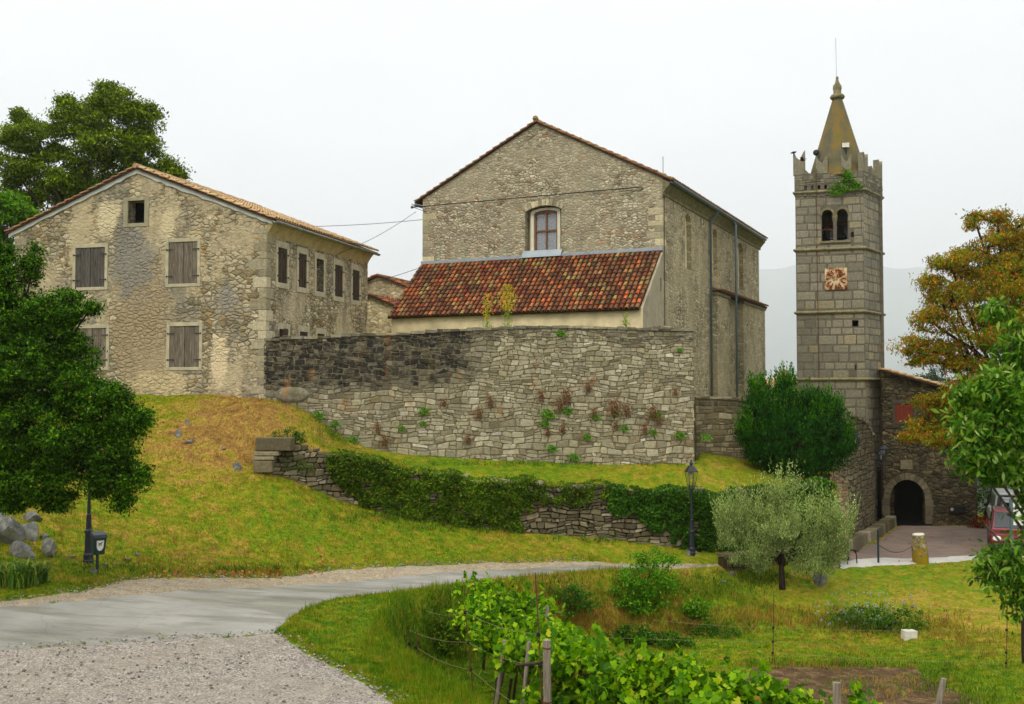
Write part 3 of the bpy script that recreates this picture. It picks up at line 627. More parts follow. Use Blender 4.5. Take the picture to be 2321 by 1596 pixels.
# roof
ov, of = .34, .12; rs = math.hypot(-xp, zp - ze); S_r = Vector((-(-xp), 0, zp - ze)).normalized(); S_l = Vector((-xp, 0, zp - ze)).normalized()
Nr = Vector((zp - ze, 0, -xp)).normalized(); Nl = Vector((-(zp - ze), 0, -xp)).normalized()
rb = MB(); sl = (zp - ze) / (-xp)
for sgn, S_, Nn, x_e in ((1, S_r, Nr, 0), (-1, S_l, Nl, xl)):
    O = Vector((x_e + sgn * ov, -of, ze - sl * ov)) + Nn * .045
    slab(rb, O, (0, 1, 0), S_, Nn, Lh + of + .3, rs + math.hypot(ov, ov * sl), .05)
rb_o = rb.build('roof', M_tileback, H)
O = Vector((ov, -of, ze - sl * ov)) + Nr * .065
roof_tiles('tiles', O, (0, 1, 0), S_r, Nr, Lh + of + .3, rs + math.hypot(ov, ov * sl), M_tile_pale, rb_o, .2, .36, .085, 3)
O = Vector((xl - ov, Lh + .3, ze - sl * ov)) + Nl * .065
roof_tiles('tiles', O, (0, -1, 0), S_l, Nl, Lh + of + .3, rs + math.hypot(ov, ov * sl), M_tile_brown, rb_o, .2, .36, .085, 4)
mb = MB(); mb.tube([(xp, -of - .02 + k * (Lh + .4) / 30, zp + .12 + .012 * math.sin(k * 2.1)) for k in range(31)], .1, 7); mb.build('ridge_cap', M_tile_pale, rb_o)
mb = MB()
for sgn, x_e in ((1, 0.0), (-1, xl)):
    n_ = 26; top, bot = [], []
    for k in range(n_ + 1):
        t = k / n_; x = x_e + sgn * ov * .75 + (xp - x_e - sgn * ov * .75) * t; z = ze + sl * abs(x - x_e) * (1 if (x - x_e) * sgn < 0 else -1)
        top.append((x, z + .0)); bot.append((x, z - .13 - .07 * random.random()))
    for k in range(n_):
        P = [top[k], top[k + 1], bot[k + 1], bot[k]]; mb.loft([[(a, -.055, b) for a, b in P], [(a, 0.01, b) for a, b in P]])
mb.build('verge_band', M_verge, H)
half_gutter(H, [(ov + .07, -of - .03, ze - sl * ov + .01), (ov + .07, Lh + .28, ze - sl * ov - .03)], .085, M_gutter)
mb = MB(); prof = [(0, -.62), (.06, -.5), (.16, -.34), (.26, -.24), (.3, -.16), (0, -.05)]
mb.loft([[(px, y, ze + pz) for px, pz in prof] for y in (0.02, Lh)]); mb.build('eaves_cornice', plain('cove_plaster', lin(176, 158, 112), .95, .2, 3, .1, bump=.012), H)
# front windows
LB = ['window with dark grey weathered shutters', None, None, None]
for i, (a0, a1, z0, z1, mat) in enumerate(fw):
    window_unit(H, a0, a1, z0, z1, .13, .13, .12, .14, shut=mat, seed=10 + i * 3, label=LB[i])
window_unit(H, ATT[0], ATT[2], ATT[1], ATT[3], .2, .2, .14, .13, label='open black attic opening', surr=plain('grey_stone_surround', lin(150, 142, 116), .9, .2, 3))
for i, (a0, a1, z0, z1) in enumerate(sw):
    window_unit(H, a0, a1, z0, z1, .16, .14, .2, .24, side=0.0, shut=None if i == 2 else M_shut_s, seed=40 + 3 * i, label='unshuttered side window' if i == 2 else None)
for i, (a0, a1, z0, z1) in enumerate(lw):
    wv = window_unit(H, a0, a1, z0, z1, .14, .14, .2, .22, side=0.0, shut=M_shut_s if i in (1, 3) else None, seed=60 + i, hing=False)
    if i == 0:
        mb = MB(); m4 = Matrix.Translation((.02, a0, 0)) @ Matrix.Rotation(R(-35), 4, 'Z')
        for k in range(4): mb.box(.0 + k * .16, .15 + k * .16, -.015, .015, z0, z1 - .02 * (k % 2), m4)
        mb.build('shutter', M_shut_s, wv)

# ================================================================ church
ch = Frame(1503, 700, 44.0, 25.2)
C_ = thing('church', 'tall stone church with gabled front and red tiled lean-to annex', 'church', ch.world(0, 0, 0), ch.rot)
cxl = ch.front(958, 600)[0]; ceR = ch.front(1503, 414)[1]; ceL = ch.front(958, 441)[1]; ce = (ceR + ceL) / 2; cp_, cz = ch.front(1219, 279); cp_ = cxl / 2
Lc = ch.side(1721, 700)[0]; zb_c = -2.6
wa0, wz1 = ch.front(1206, 478); wa1, wz0 = ch.front(1258, 566)
niche = []
for (u0, u1, v0, v1) in [(1553, 1567, 487, 603), (1615, 1626, 520, 640), (1672, 1684, 548, 655)]:
    y0 = ch.side(u0, 550)[0]; y1 = ch.side(u1, 550)[0]; um = (u0 + u1) / 2; niche.append((y0, y1, ch.side(um, v1)[1], ch.side(um, v0)[1]))
nz0 = sum(n_[2] for n_ in niche) / 3; nz1 = sum(n_[3] for n_ in niche) / 3
mb = MB(); H_ = [arch(wa0 - .34, wa1 + .30, wz0 - .15, wz1 - .05, wz1 + .2)]
panel(mb, [(cxl, zb_c), (0, zb_c), (0, ce), (cp_, cz), (cxl, ce)], H_, lambda a, b, t: (a, t, b), .5)
mb.box(cxl, cxl + .5, .5, Lc - .5, zb_c, ce); panel(mb, [(cxl, zb_c), (-.5, zb_c), (-.5, ce), (cp_, cz), (cxl, ce)], [], lambda a, b, t: (a, Lc - t, b), .5)
mb.build('wall', M_church, C_)
slits = []
for (u, v) in [(1526, 462), (1594, 497), (1651, 530), (1691, 558)]: slits.append((ch.side(u, v)))
mb = MB(); hs = [arch(n_[0], n_[1], nz0, nz1 - .35, nz1) for n_ in niche] + [rect(s_[0] - .05, s_[0] + .05, s_[1] - .28, s_[1] + .28) for s_ in slits]
ylow = ch.side(1612, 700)[0]
panel(mb, [(.5, zb_c), (Lc, zb_c), (Lc, ce), (.5, ce)], hs, lambda a, b, t: (-t, a, b), .5)
mb.build('side_wall', M_chside, C_)
for n_ in niche: mb = MB(); mb.box(-.45, -.22, n_[0] - .05, n_[1] + .05, nz0 - .05, nz1 + .05); mb.build('blocked_window', M_annex, C_)
for s_ in slits: mb = MB(); mb.box(-.46, -.3, s_[0] - .08, s_[0] + .08, s_[1] - .32, s_[1] + .32); mb.build('slit', M_dark, C_)
mb = MB(); prof = [(0, -.75), (.05, -.72), (.05, -.6), (.12, -.52), (.22, -.4), (.32, -.3), (.32, -.2), (0, -.06)]
mb.loft([[(px, y, ce + pz) for px, pz in prof] for y in (-.02, Lc + .3)])
mb.build('eaves_cornice', M_cornice, C_)
quoins(C_, 0, 0, zb_c + .3, ce - .85, -1, 1, seed=18, mat=stonemat('church_quoins', [(0, lin(146, 138, 112)), (.6, lin(166, 156, 128)), (1, lin(196, 184, 146))])); quoins(C_, cxl, 0, 1.0, ce - .7, 1, 1, seed=22, mat=bpy.data.materials['church_quoins'])
# roof
csl = (cz - ce) / (-cp_); ov, of = .38, .1; rs = math.hypot(-cp_, cz - ce) + math.hypot(ov, ov * csl); rb = MB()
S_r = Vector((cp_, 0, cz - ce)).normalized(); S_l = Vector((-cp_, 0, cz - ce)).normalized(); Nr = Vector((cz - ce, 0, -cp_)).normalized(); Nl = Vector((-(cz - ce), 0, -cp_)).normalized()
for sgn, S_, Nn, x_e in ((1, S_r, Nr, 0), (-1, S_l, Nl, cxl)):
    slab(rb, Vector((x_e + sgn * ov, -of, ce - csl * ov)) + Nn * .06, (0, 1, 0), S_, Nn, Lc + of + .35, rs, .045)
rbc = rb.build('roof', M_tileback, C_)
roof_tiles('tiles', Vector((ov, -of, ce - csl * ov)) + Nr * .065, (0, 1, 0), S_r, Nr, Lc + of + .35, rs, M_tile_brown, rbc, .22, .38, .09, 5)
roof_tiles('tiles', Vector((cxl - ov, Lc + .3, ce - csl * ov)) + Nl * .065, (0, -1, 0), S_l, Nl, Lc + of + .3, rs, M_tile_brown, rbc, .22, .38, .09, 6)
mb = MB(); mb.tube([(cp_, -of - .05 + k * (Lc + .4) / 30, cz + .12 + .012 * math.sin(k * 2.1)) for k in range(31)], .1, 7); mb.lathe([(.1, 0), (.14, .06), (.1, .16), (.02, .2)], 8, (cp_, -of, cz + .12)); mb.build('ridge_cap', M_tile_brown, rbc)
half_gutter(C_, [(ov + .08, -of - .02, ce - csl * ov), (ov + .08, Lc - .35, ce - csl * ov - .02)], .095, M_pipe); half_gutter(C_, [(cxl - ov - .08, -of - .02, ce - csl * ov), (cxl - ov - .08, Lc - .35, ce - csl * ov - .02)], .095, M_zinc)
# corner cornice return at the far end
mb = MB(); mb.loft([[(.02, Lc + px, ce + pz) for px, pz in prof], [(-1.5, Lc + px, ce + pz) for px, pz in prof]]); mb.build('cornice_return', M_cornice, C_)
# downpipes and cable
for (u, vb) in ((1612, 897), (1669, 900)):
    x_ = .54 if u > 1640 else .1; y = ch.side(u, 700, x_)[0]; mb = MB()
    pts = [(ov + .08, y, ce - csl * ov - .05), (ov + .08, y, ce - csl * ov - .16), (x_, y, ce - .75 + (.3 if x_ > .3 else 0)), (x_, y, -1.8)]
    mb.tube(pts, .055, 8); mb.build('downpipe', M_pipe, C_, smooth=True)
mb = MB(); mb.tube([(.03, .14, ce - .6), (.03, .14, -1)], .014, 5); mb.build('rusty_cable', M_rust, C_)
# lower side: tiled ledge over recessed bays and projecting panels
zl0 = ch.side(1612, 648, .45)[1]; zl1 = ch.side(1724, 692, .45)[1]; zled = (zl0 + zl1) / 2; mb = MB()
yy0 = ch.side(1614, 700)[0]; pan = [(ch.side(1636, 800, .5)[0], ch.side(1662, 800, .5)[0]), (ch.side(1694, 800, .5)[0], Lc + .1)]
mb3 = MB()
for (p0, p1) in pan:
    mb = MB(); mb.box(.005, .3, p0, p1, zb_c, zled - .22); mb.build('pier', M_chside, C_); mb = MB(); mb.box(.003, .37, p0 - .08, p1 + .06, zled - .22, zled - .1); mb.build('pier_cap', M_cornice, C_)
mb3.box(.0, .42, yy0, Lc + .15, zled - .1, zled); led = mb3.build('ledge_roof', M_tileback, C_)
roof_tiles('tiles', Vector((.46, yy0 - .05, zled - .03)), (0, 1, 0), Vector((-.9, 0, .32)), Vector((.32, 0, .9)), Lc + .2 - yy0, .5, M_tile_brown, led, .24, .36, .1, 8)
# front window: deep plaster reveal, brown frame, leaded panes
mb = MB(); o1 = arch(wa0 - .17, wa1 + .16, wz0 - .02, wz1 - .02, wz1 + .13); i1 = arch(wa0 - .02, wa1 + .02, wz0 - .01, wz1 - .12, wz1 + .03)
panel(mb, o1, [i1], lambda a, b, t: (a, .22 + t, b), .2); wn = mb.build('window', plain('white_reveal', lin(212, 208, 188), .9, .1, 3), C_); wn['label'] = 'four-paned window in a pale reveal'
mb = MB()
panel(mb, arch(wa0 - .02, wa1 + .02, wz0 - .01, wz1 - .12, wz1 + .03), [arch(wa0 + .06, (wa0 + wa1) / 2 - .03, wz0 + .07, wz1 - .16, wz1 - .09), arch((wa0 + wa1) / 2 + .03, wa1 - .06, wz0 + .07, wz1 - .16, wz1 - .09)], lambda a, b, t: (a, .31 + t, b), .06)
zm = (wz0 * .55 + wz1 * .45); mb.box(wa0 + .05, wa1 - .05, .305, .36, zm + .08, zm + .14); mb.build('frame', M_brownwood, wn)
mb = MB(); mb.box(wa0, wa1, .385, .395, wz0, wz1 + .02); mb.build('pane', M_glass, wn)
mb = MB(); mb.box(wa0 - .34, wa1 + .3, .48, .6, wz0 - .3, wz1 + .3); mb.build('reveal_back', M_annex, wn)
# stone hood over the front window
mb = MB(); n_ = 11; cxw = (wa0 + wa1) / 2; ww = (wa1 - wa0) / 2 + .34
for k in range(n_):
    t0, t1 = -1 + 2 * k / n_ + .01, -1 + 2 * (k + 1) / n_ - .01; f_ = lambda t, r: (cxw + .02 + t * (ww + r * .35), wz1 + .2 - .22 * t * t + r)
    P = [f_(t0, .0), f_(t1, .0), f_(t1, .26), f_(t0, .26)]; mb.loft([[(a, -.03 - (.03 if k == 5 else 0), b) for a, b in P], [(a, .1, b) for a, b in P]]); mb.a += [0] * 8
mb.build('window_arch', bpy.data.materials['church_quoins'], C_, attrs={'stain': mb.a})
# annex (lean-to)
D_ = 2.9; az0 = ch.front(1455, 701, -D_)[1]; az1 = ch.front(1500, 569)[1]; axl = cxl - .02; sla = (az1 - az0) / D_; D_ = 2.70; az0 += .2 * sla
mb = MB(); mb.box(cxl + .3, -.01, -D_ + .25, -.02, zb_c, az0 - .1)
panel(mb, [(cxl, zb_c), (-.0, zb_c), (-.0, az0 - .06), (cxl, az0 - .06)], [], lambda a, b, t: (a, -D_ + t, b), .25); mb.build('annex_wall', M_annex, C_)
mb = MB(); sy, sz = ch.side(1497, 645); 
panel(mb, [(-D_ + .01, zb_c), (-.01, zb_c), (-.01, az1 - .05), (-D_ + .01, az0 - .08)], [rect(sy - .06, sy + .1, sz - .28, sz + .28)], lambda a, b, t: (.012 - t, a, b), .25)
mb.build('annex_side', M_annexside, C_); mb = MB(); panel(mb, [(-D_ + .26, zb_c), (-.01, zb_c), (-.01, az1 - .05), (-D_ + .26, az0 + .15)], [], lambda a, b, t: (cxl + t, a, b), .25); mb.build('annex_side', M_annexside, C_)
S_a = Vector((0, D_, az1 - az0)).normalized(); Na = Vector((0, -(az1 - az0), D_)).normalized(); ova = .20; la = math.hypot(D_, az1 - az0) + ova * 1.3
Oa = Vector((cxl - .08, -D_ - ova, az0 - sla * ova)) + Na * .03; mb = MB(); slab(mb, Oa, (1, 0, 0), S_a, Na, -cxl + .0, la - .1, .07); ar = mb.build('annex_roof', M_tileback, C_)
roof_tiles('tiles', Oa + Na * .01, (1, 0, 0), S_a, Na, -cxl + .04, la - .08, M_tile_red, ar, .222, .30, .080, 9)
mb = MB(); mb.box(cxl - .04, wa0 - .42, -.1, -.003, az1 + .02, az1 + .16); mb.box(wa1 + .35, .0, -.1, -.003, az1 + .02, az1 + .16)
P = [(-.22, az1 + .03), (-.003, az1 + .03), (-.003, wz0 + .02), (-.05, wz0 + .0)]
mb.loft([[(wa0 - .42, a, b) for a, b in P], [(wa1 + .35, a, b) for a, b in P]]); mb.box(wa0 - .2, wa1 + .17, -.003, .33, wz0 - .05, wz0 - .01)
mb.build('flashing', M_flash, C_)
# rod on the roof
mb = MB(); rx, rz = ch.front(1503, 405, 1.0); mb.tube([(rx, 1.0, rz - .1), (rx, 1.0, rz + .95)], .014, 5); mb.build('aerial_rod', M_iron, C_)

# ================================================================ bell tower
tw = Frame(1960, 700, 52.0, 18.0)
T_ = thing('bell_tower', 'grey square bell tower with clock, twin-arched belfry and stone spire', 'tower', tw.world(0, 0, 0), tw.rot)
wl = -tw.front(1804, 600)[0]; sx_, sy_ = math.sin(R(20)), math.cos(R(20)); Ls = 2.72; c1 = (Ls * sx_, Ls * sy_); c2 = (-wl + .25, Ls * sy_ + .3)
FP = [(-wl, 0), (0, 0), c1, c2]; z_b = -7.2; ztp = tw.front(1880, 432)[1]
zc = [tw.front(1880, v)[1] for v in (434, 565, 708, 860)]
b1 = (*tw.front(1863, 547), *tw.front(1888, 475)); b2 = (*tw.front(1897, 547), *tw.front(1921, 473))
sq1 = (*tw.front(1929, 538), *tw.front(1935, 526)); sq2 = (*tw.front(1932, 740), *tw.front(1945, 726)); sq3 = (*tw.front(1938, 840), *tw.front(1941, 828))
AR = [arch(b[0], b[2], b[1], b[3] - .28, b[3]) for b in (b1, b2)]; SQ = [rect(s_[0], s_[2], s_[1], s_[3]) for s_ in (sq1, sq2, sq3)]
mb = MB(); panel(mb, rect(-wl, 0, z_b, ztp), AR + SQ, lambda a, b, t: (a, t, b), .5)
# back wall and sides, open in the belfry so that the sky shows through
bk0, bk1 = b1[1] - .0, b1[3] + .05
panel(mb, rect(0.0, wl - .25 + c1[0], z_b, ztp), [rect(q - .11, q + .07, bk0 + .1 * j, bk0 + .1 * j + .075) for q in [tw.front(u_, 511, c1[1] - .1)[0] - c2[0] for u_ in (1886, 1918)] for j in range(0, 11)], lambda a, b, t: (c2[0] + a, c1[1] - t + .0, b), .5)
panel(mb, rect(.5, Ls - .3, z_b, ztp), [rect(.9, 1.9, bk0 + .1, bk1 - .2)], lambda a, b, t: (a * sx_ - t * sy_, a * sy_ + t * sx_, b), .45)
panel(mb, rect(.5, Ls - .2, z_b, ztp), [rect(.9, 1.8, bk0 + .1, bk1 - .2)], lambda a, b, t: (-wl + a * .09 + t, a, b), .45)
mb.prism([(-wl + .05, .05), (-.05, .05), (c1[0] - .05, c1[1] - .05), (c2[0] + .05, c2[1] - .05)], lambda a, b: (a, b, b1[1] - .35), lambda a, b: (a, b, b1[1] - .05))
mb.prism([(-wl + .05, .05), (-.05, .05), (c1[0] - .05, c1[1] - .05), (c2[0] + .05, c2[1] - .05)], lambda a, b: (a, b, bk1 + .4), lambda a, b: (a, b, bk1 + .6))
mb.build('wall', M_towerback, T_)
hol = [(b1[0] - .02, b2[2] + .02, b1[1] - .02, b1[3] - .2)] + [(s_[0], s_[2], s_[1], s_[3]) for s_ in (sq1, sq2, sq3)]
hol_top = [(b1[0], b1[2], b1[3] - .3, b1[3] - .0), (b2[0], b2[2], b2[3] - .3, b2[3] - .0)]
mb = MB(); stn = lambda a, z: .55 if (z < zc[2] and a < -wl * .55) else (.25 if z < zc[3] else .12)
stones(mb, -wl + .0, -.0, lambda a: z_b, lambda a: ztp - .1, lambda a, z, d: (a, -d, z), (.34, .56), (.9, 2.3), gap=.005, bulge=.012, holes=hol + hol_top, stain=stn, jit=.004, pull=.04, seed=31)
stones(mb, .02, Ls, lambda a: z_b, lambda a: ztp - .1, lambda a, z, d: (a * sx_ + d * sy_, a * sy_ - d * sx_, z), (.34, .56), (.9, 2.2), gap=.005, bulge=.012, stain=lambda a, z: .2, jit=.004, pull=.04, seed=33)
mb.build('ashlar', M_tower, T_, attrs={'stain': mb.a})
mb = MB()     # twin arch frame and column
for b in (b1, b2):
    n_ = 14; c = (b[0] + b[2]) / 2; r = (b[2] - b[0]) / 2
    for k in range(n_ // 1):
        t0, t1 = math.pi * k / n_, math.pi * (k + 1) / n_
        f_ = lambda t, q: (c + (r + q) * math.cos(t), b[3] - .28 + (.28 + q) * math.sin(t)); P = [f_(t0, 0), f_(t1, 0), f_(t1, .11), f_(t0, .11)]
        mb.loft([[(a, -.03, z) for a, z in P], [(a, .1, z) for a, z in P]])
mid = (b1[2] + b2[0]) / 2; mb.lathe([(.075, b1[1]), (.06, b1[1] + .1), (.055, b1[3] - .75), (.07, b1[3] - .6), (.13, b1[3] - .5), (.15, b1[3] - .3)], 10, (mid, .12, 0))
mb.box(mid - .11, mid + .11, -.02, .4, b1[3] - .42, b1[3] - .27); mb.box(b1[0] - .12, b2[2] + .12, -.06, .3, b1[1] - .1, b1[1]); mb.build('belfry_arch', M_cornice, T_)
mb = MB(); bc = (-wl / 2 - .45, Ls * .45); zz = b1[1]; mb.lathe([(.40, zz + .15), (.38, zz + .25), (.27, zz + .5), (.22, zz + .8), (.12, zz + .95)], 14, (bc[0], bc[1], 0)); mb.lathe([(.34, zz + .3), (.3, zz + .4), (.2, zz + .6), (.16, zz + .8), (.1, zz + .9)], 14, (bc[0] + .95, bc[1] + .1, 0)); mb.build('bell', plain('dark_bronze', lin(40, 42, 38), .5, .2, 5, .5, .6), T_, smooth=True)
mb = MB(); mb.box(-wl + .5, -.4, bc[1] - .07, bc[1] + .07, zz + .95, zz + 1.1); mb.box(b1[0] - .3, b1[2] + .1, .6, .7, zz + .62, zz + .72); mb.build('bell_beam', M_rust, T_)
for z in zc:
    mb = MB(); cen = (sum(p[0] for p in FP) / 4, sum(p[1] for p in FP) / 4); rings = []
    for off, dz in ((.0, -.1), (.1, -.05), (.13, .0), (.1, .05), (.0, .09)):
        rings.append([(p[0] + (off if p[0] > cen[0] else -off), p[1] + (off if p[1] > cen[1] else -off), z + dz) for p in FP])
    mb.loft(rings); mb.build('string_course', M_cornice, T_)
# parapet with corbel holes, swallow-tail merlons
zp0 = zc[0] + .08; zp1 = tw.front(1880, 392)[1]; mb = MB(); hl = []
for k in range(9):
    a = -wl + .45 + k * .32
    if k not in (4, 5): hl.append((a, a + .13, zp0 + .05, zp0 + .26))
Lp = [(-wl - .02, 0.0)]
panel(mb, rect(-wl - .03, .03, zp0 - .05, zp1), [rect(h[0], h[1], h[2], h[3]) for h in hl], lambda a, b, t: (a, t - .04, b), .35)
panel(mb, rect(0, Ls, zp0 - .05, zp1 + .0), [], lambda a, b, t: (a * sx_ - t * sy_ + .03, a * sy_ + t * sx_, b), .35); mb.box(-wl - .02, -wl + .33, .3, Ls - .1, zp0 - .05, zp1); mb.box(-wl + .3, c1[0] - .3, c1[1] - .3, c1[1], zp0 - .05, zp1)
mb.prism(FP, lambda a, b: (a, b, zp0 - .05), lambda a, b: (a, b, zp0))
mb.build('parapet', M_towerback, T_)
mb = MB(); stones(mb, -wl - .03, .03, lambda a: zp0 + .1, lambda a: zp1 + .02, lambda a, z, d: (a, -.04 - d, z), (.16, .26), (1.0, 2.2), gap=.015, bulge=.03, holes=hl, stain=lambda a, z: .25, jit=.01, pull=.15, seed=41)
stones(mb, .02, Ls, lambda a: zp0 + .1, lambda a: zp1, lambda a, z, d: (a * sx_ + d * sy_ + .03, a * sy_ - d * sx_, z), (.16, .26), (1.0, 2.2), gap=.015, bulge=.03, stain=lambda a, z: .2, jit=.01, pull=.15, seed=43)
mb.build('parapet_stones', M_merlon, T_, attrs={'stain': mb.a})
def merlon(fn, w_, h, notch, seed):
    m = MB(); rr_ = random.Random(seed); P = [(0, 0), (w_, 0), (w_, h * rr_.uniform(.93, 1.0)), (w_ * .8, h - notch * .35), (w_ * .55, h - notch), (w_ * .3, h - notch * .75), (0, h)]
    m.loft([[fn(a, b, 0) for a, b in P], [fn(a, b, .3) for a, b in P]]); m.a = [.2] * len(m.v); m.build('merlon', M_merlon, T_, attrs={'stain': m.a})
for i, (u0, u1, vt, nt_) in enumerate([(1798, 1825, 342, .5), (1849, 1876, 352, .42), (1907, 1930, 350, .4), (1956, 1984, 340, .52)]):
    a0 = tw.front(u0, 392)[0]; a1 = min(tw.front(u1, 392)[0], .04); h = tw.front(u0, vt)[1] - zp1
    merlon(lambda a, b, t, a0=a0: (a0 + a, t - .05, zp1 + b), a1 - a0, h, nt_, i)
for i, (q0, q1, h) in enumerate([(.05, .6, .95), (1.2, 1.6, .45), (2.2, 2.7, .95)]):
    merlon(lambda a, b, t, q0=q0: ((q0 + a) * sx_ - t * sy_ + .04, (q0 + a) * sy_ + t * sx_, zp1 + b), q1 - q0, h, .25, 20 + i)
for i, (q0, h) in enumerate([(.9, .7), (1.9, .8)]): merlon(lambda a, b, t, q0=q0: (-wl - .03 + t, q0 + a, zp1 + b), .55, h, .25, 30 + i)
for i, (q0, h) in enumerate([(.4, .7), (1.5, .8), (2.6, .8)]): merlon(lambda a, b, t, q0=q0: (-wl + q0 + a, c1[1] - .3 + t, zp1 + b), .6, h, .25, 40 + i)
spc = (-wl / 2 + .28, Ls * .47); spy = spc[1]
zs0 = zp1 - .12; zs1 = tw.front(1898, 226, spy)[1]; rtop = (tw.front(1910, 226, spy)[0] - tw.front(1888, 226, spy)[0]) / 2; xcs = tw.front(1898, 226, spy)[0]
rbot = (tw.front(1952, 388, spy)[0] - tw.front(1838, 388, spy)[0]) / 2; z388 = tw.front(1896, 388, spy)[1]; rb0 = rbot + (rbot - rtop) * (z388 - zs0) / (zs1 - z388)
mb = MB(); mb.lathe([(rb0 * 1.1, zs0), (rtop * 1.05, zs1)], 8, (xcs, spy, 0), ph=R(10)); mb.build('spire', M_spire, T_)
k_ = rtop / .24; mb = MB(); mb.lathe([(rtop, zs1), (.34 * k_, zs1 + .04), (.38 * k_, zs1 + .13), (.32 * k_, zs1 + .24), (.2 * k_, zs1 + .27), (.2 * k_, zs1 + .5), (.22 * k_, zs1 + .55), (.21 * k_, zs1 + .72), (.12 * k_, zs1 + .85), (.06 * k_, zs1 + 1.05), (.08 * k_, zs1 + 1.12), (.03, zs1 + 1.2)], 14, (xcs, spy, 0)); mb.build('finial', M_cornice, T_, smooth=True)
zr1 = tw.front(1893, 86, spy)[1]; mb = MB(); mb.tube([(xcs - .03, spy, zs1 + 1.1), (xcs - .05, spy, zr1)], .012, 5); mb.build('lightning_rod', M_zinc, T_)
cbx = tw.front(1852, 600)[0]; mb = MB(); mb.tube([(xcs - .15, spy - .1, zs1 + .3), (xcs - .42, spy - .62, zs0 + 1.5), (cbx, -.12, zp1 + .1), (cbx, -.12, zc[0] + .1), (cbx, -.07, zc[1]), (cbx + .02, -.06, zc[2]), (cbx + .03, -.07, z_b + 3)], .016, 5); mb.build('conductor_cable', M_rust, T_)
# clock
k0 = tw.front(1870, 657); k1 = tw.front(1920, 607); mb = MB(); mb.box(k0[0], k1[0], -.07, -.02, k0[1], k1[1])
def clockmat():
    n = N('rusted_clock_face'); f = n.noise(3.2, 5, .75); c = n.ramp(f, [(.38, lin(78, 44, 28)), (.47, lin(150, 88, 44)), (.53, lin(196, 160, 118)), (.64, lin(222, 204, 172))]); return n.done(c, .8, .2)
clk = mb.build('clock', clockmat(), T_); cxk, czk = (k0[0] + k1[0]) / 2, (k0[1] + k1[1]) / 2; mb = MB(); rk = (k1[0] - k0[0]) / 2
for k in range(12):
    a = k * math.pi / 6; ca, sa = math.sin(a), math.cos(a); r0, r1 = rk * .5, rk * .9; wd = .04
    P = [(cxk + ca * r0 - sa * wd * .5, czk + sa * r0 + ca * wd * .5), (cxk + ca * r1 - sa * wd, czk + sa * r1 + ca * wd), (cxk + ca * r1 + sa * wd, czk + sa * r1 - ca * wd), (cxk + ca * r0 + sa * wd * .5, czk + sa * r0 - ca * wd * .5)]
    mb.loft([[(p, -.085, q_) for p, q_ in P], [(p, -.071, q_) for p, q_ in P]])
mb.build('hour_marks', plain('dark_rust_marks', lin(92, 50, 32), .85, .4, 9), clk)
mb = MB(); mb.box(cxk - .02, cxk + .02, -.11, -.09, czk - .02, czk + rk * .55); mb.box(cxk - rk * .35, cxk + .02, -.11, -.09, czk - .05, czk - .01, Matrix.Identity(4)); mb.build('clock_hands', M_surr, clk)
# floodlight and siren by the spire
fx, fz = tw.front(1917, 330, .3); mb = MB(); mb.box(fx - .17, fx + .17, .2, .36, fz - .1, fz + .12); mb.build('floodlight', plain('cream_lamp_case', lin(222, 218, 196), .5), T_)
mb = MB(); mb.tube([(fx, .28, fz - .1), (fx, .3, zp1)], .05, 6); mb.build('floodlight_bracket', M_iron, T_)
fx, fz = tw.front(1850, 346, .6); mb = MB(); mb.lathe([(.02, -.2), (.10, -.15), (.15, -.06), (.16, 0), (.14, .06), (.1, .08)], 14, m=Matrix.Translation((fx, .6, fz)) @ Matrix.Rotation(R(90), 4, 'X')); mb.tube([(fx, .62, fz - .2), (fx, .62, zp1 - .6)], .04, 6); mb.build('siren', M_iron, T_, smooth=True)

# ================================================================ gate building beside the tower
gt = Frame(2213, 1000, 51.4, 12.0)
Gt = thing('gatehouse', 'dark stone gatehouse with a black round-arched gateway', 'building', gt.world(0, 0, 0), gt.rot)
gl = gt.front(2001, 1000)[0]; gz0 = -7.2; t0 = gt.front(2008, 846)[1]; t1 = gt.front(2125, 878)[1]; xa, xb = gt.front(2008, 846)[0], gt.front(2125, 878)[0]; gs = (t1 - t0) / (xb - xa)
ztL = t0 + gs * (gl - xa); ztR = t0 + gs * (0 - xa); ga0, gzt = gt.front(2016, 1086); ga1, gzb = gt.front(2098, 1190); gzs = gt.front(2057, 1132)[1]
rs0 = gt.front(2029, 957); rs1 = gt.front(2070, 916)
M_gate = rubble('gatehouse_rubble', (.32, .19), [(0, lin(64, 57, 42)), (.5, lin(88, 79, 60)), (1, lin(112, 101, 76))], lin(66, 58, 42), lin(138, 118, 78), .42, 0, lin(60, 56, 44), .5, bumpd=.05, seed=31)
mb = MB(); panel(mb, [(gl, gz0), (0, gz0), (0, ztR), (gl, ztL)], [arch(ga0, ga1, gz0 + .3, gzs, gzt), rect(rs0[0], rs1[0], rs0[1], rs1[1])], lambda a, b, t: (a, t, b), .8)
mb.box(-.6, 0, .8, 6, gz0, ztR - .1); mb.box(gl, gl + .6, .8, 6, gz0, ztR); mb.box(gl, 0, 5.4, 6, gz0, ztR - .1); mb.build('wall', M_gate, Gt)
mb = MB(); n_ = 13; c = (ga0 + ga1) / 2; r = (ga1 - ga0) / 2; gh = gzt - gzs
for k in range(n_):
    q0, q1 = math.pi * k / n_ + .012, math.pi * (k + 1) / n_ - .012; f_ = lambda t, q: (c + (r + q) * math.cos(t), gzs + (gh + q) * math.sin(t))
    P = [f_(q0, -.01), f_(q1, -.01), f_(q1, .3), f_(q0, .3)]; mb.loft([[(a, -.05, z) for a, z in P], [(a, .3, z) for a, z in P]]); mb.a += [.3] * 8
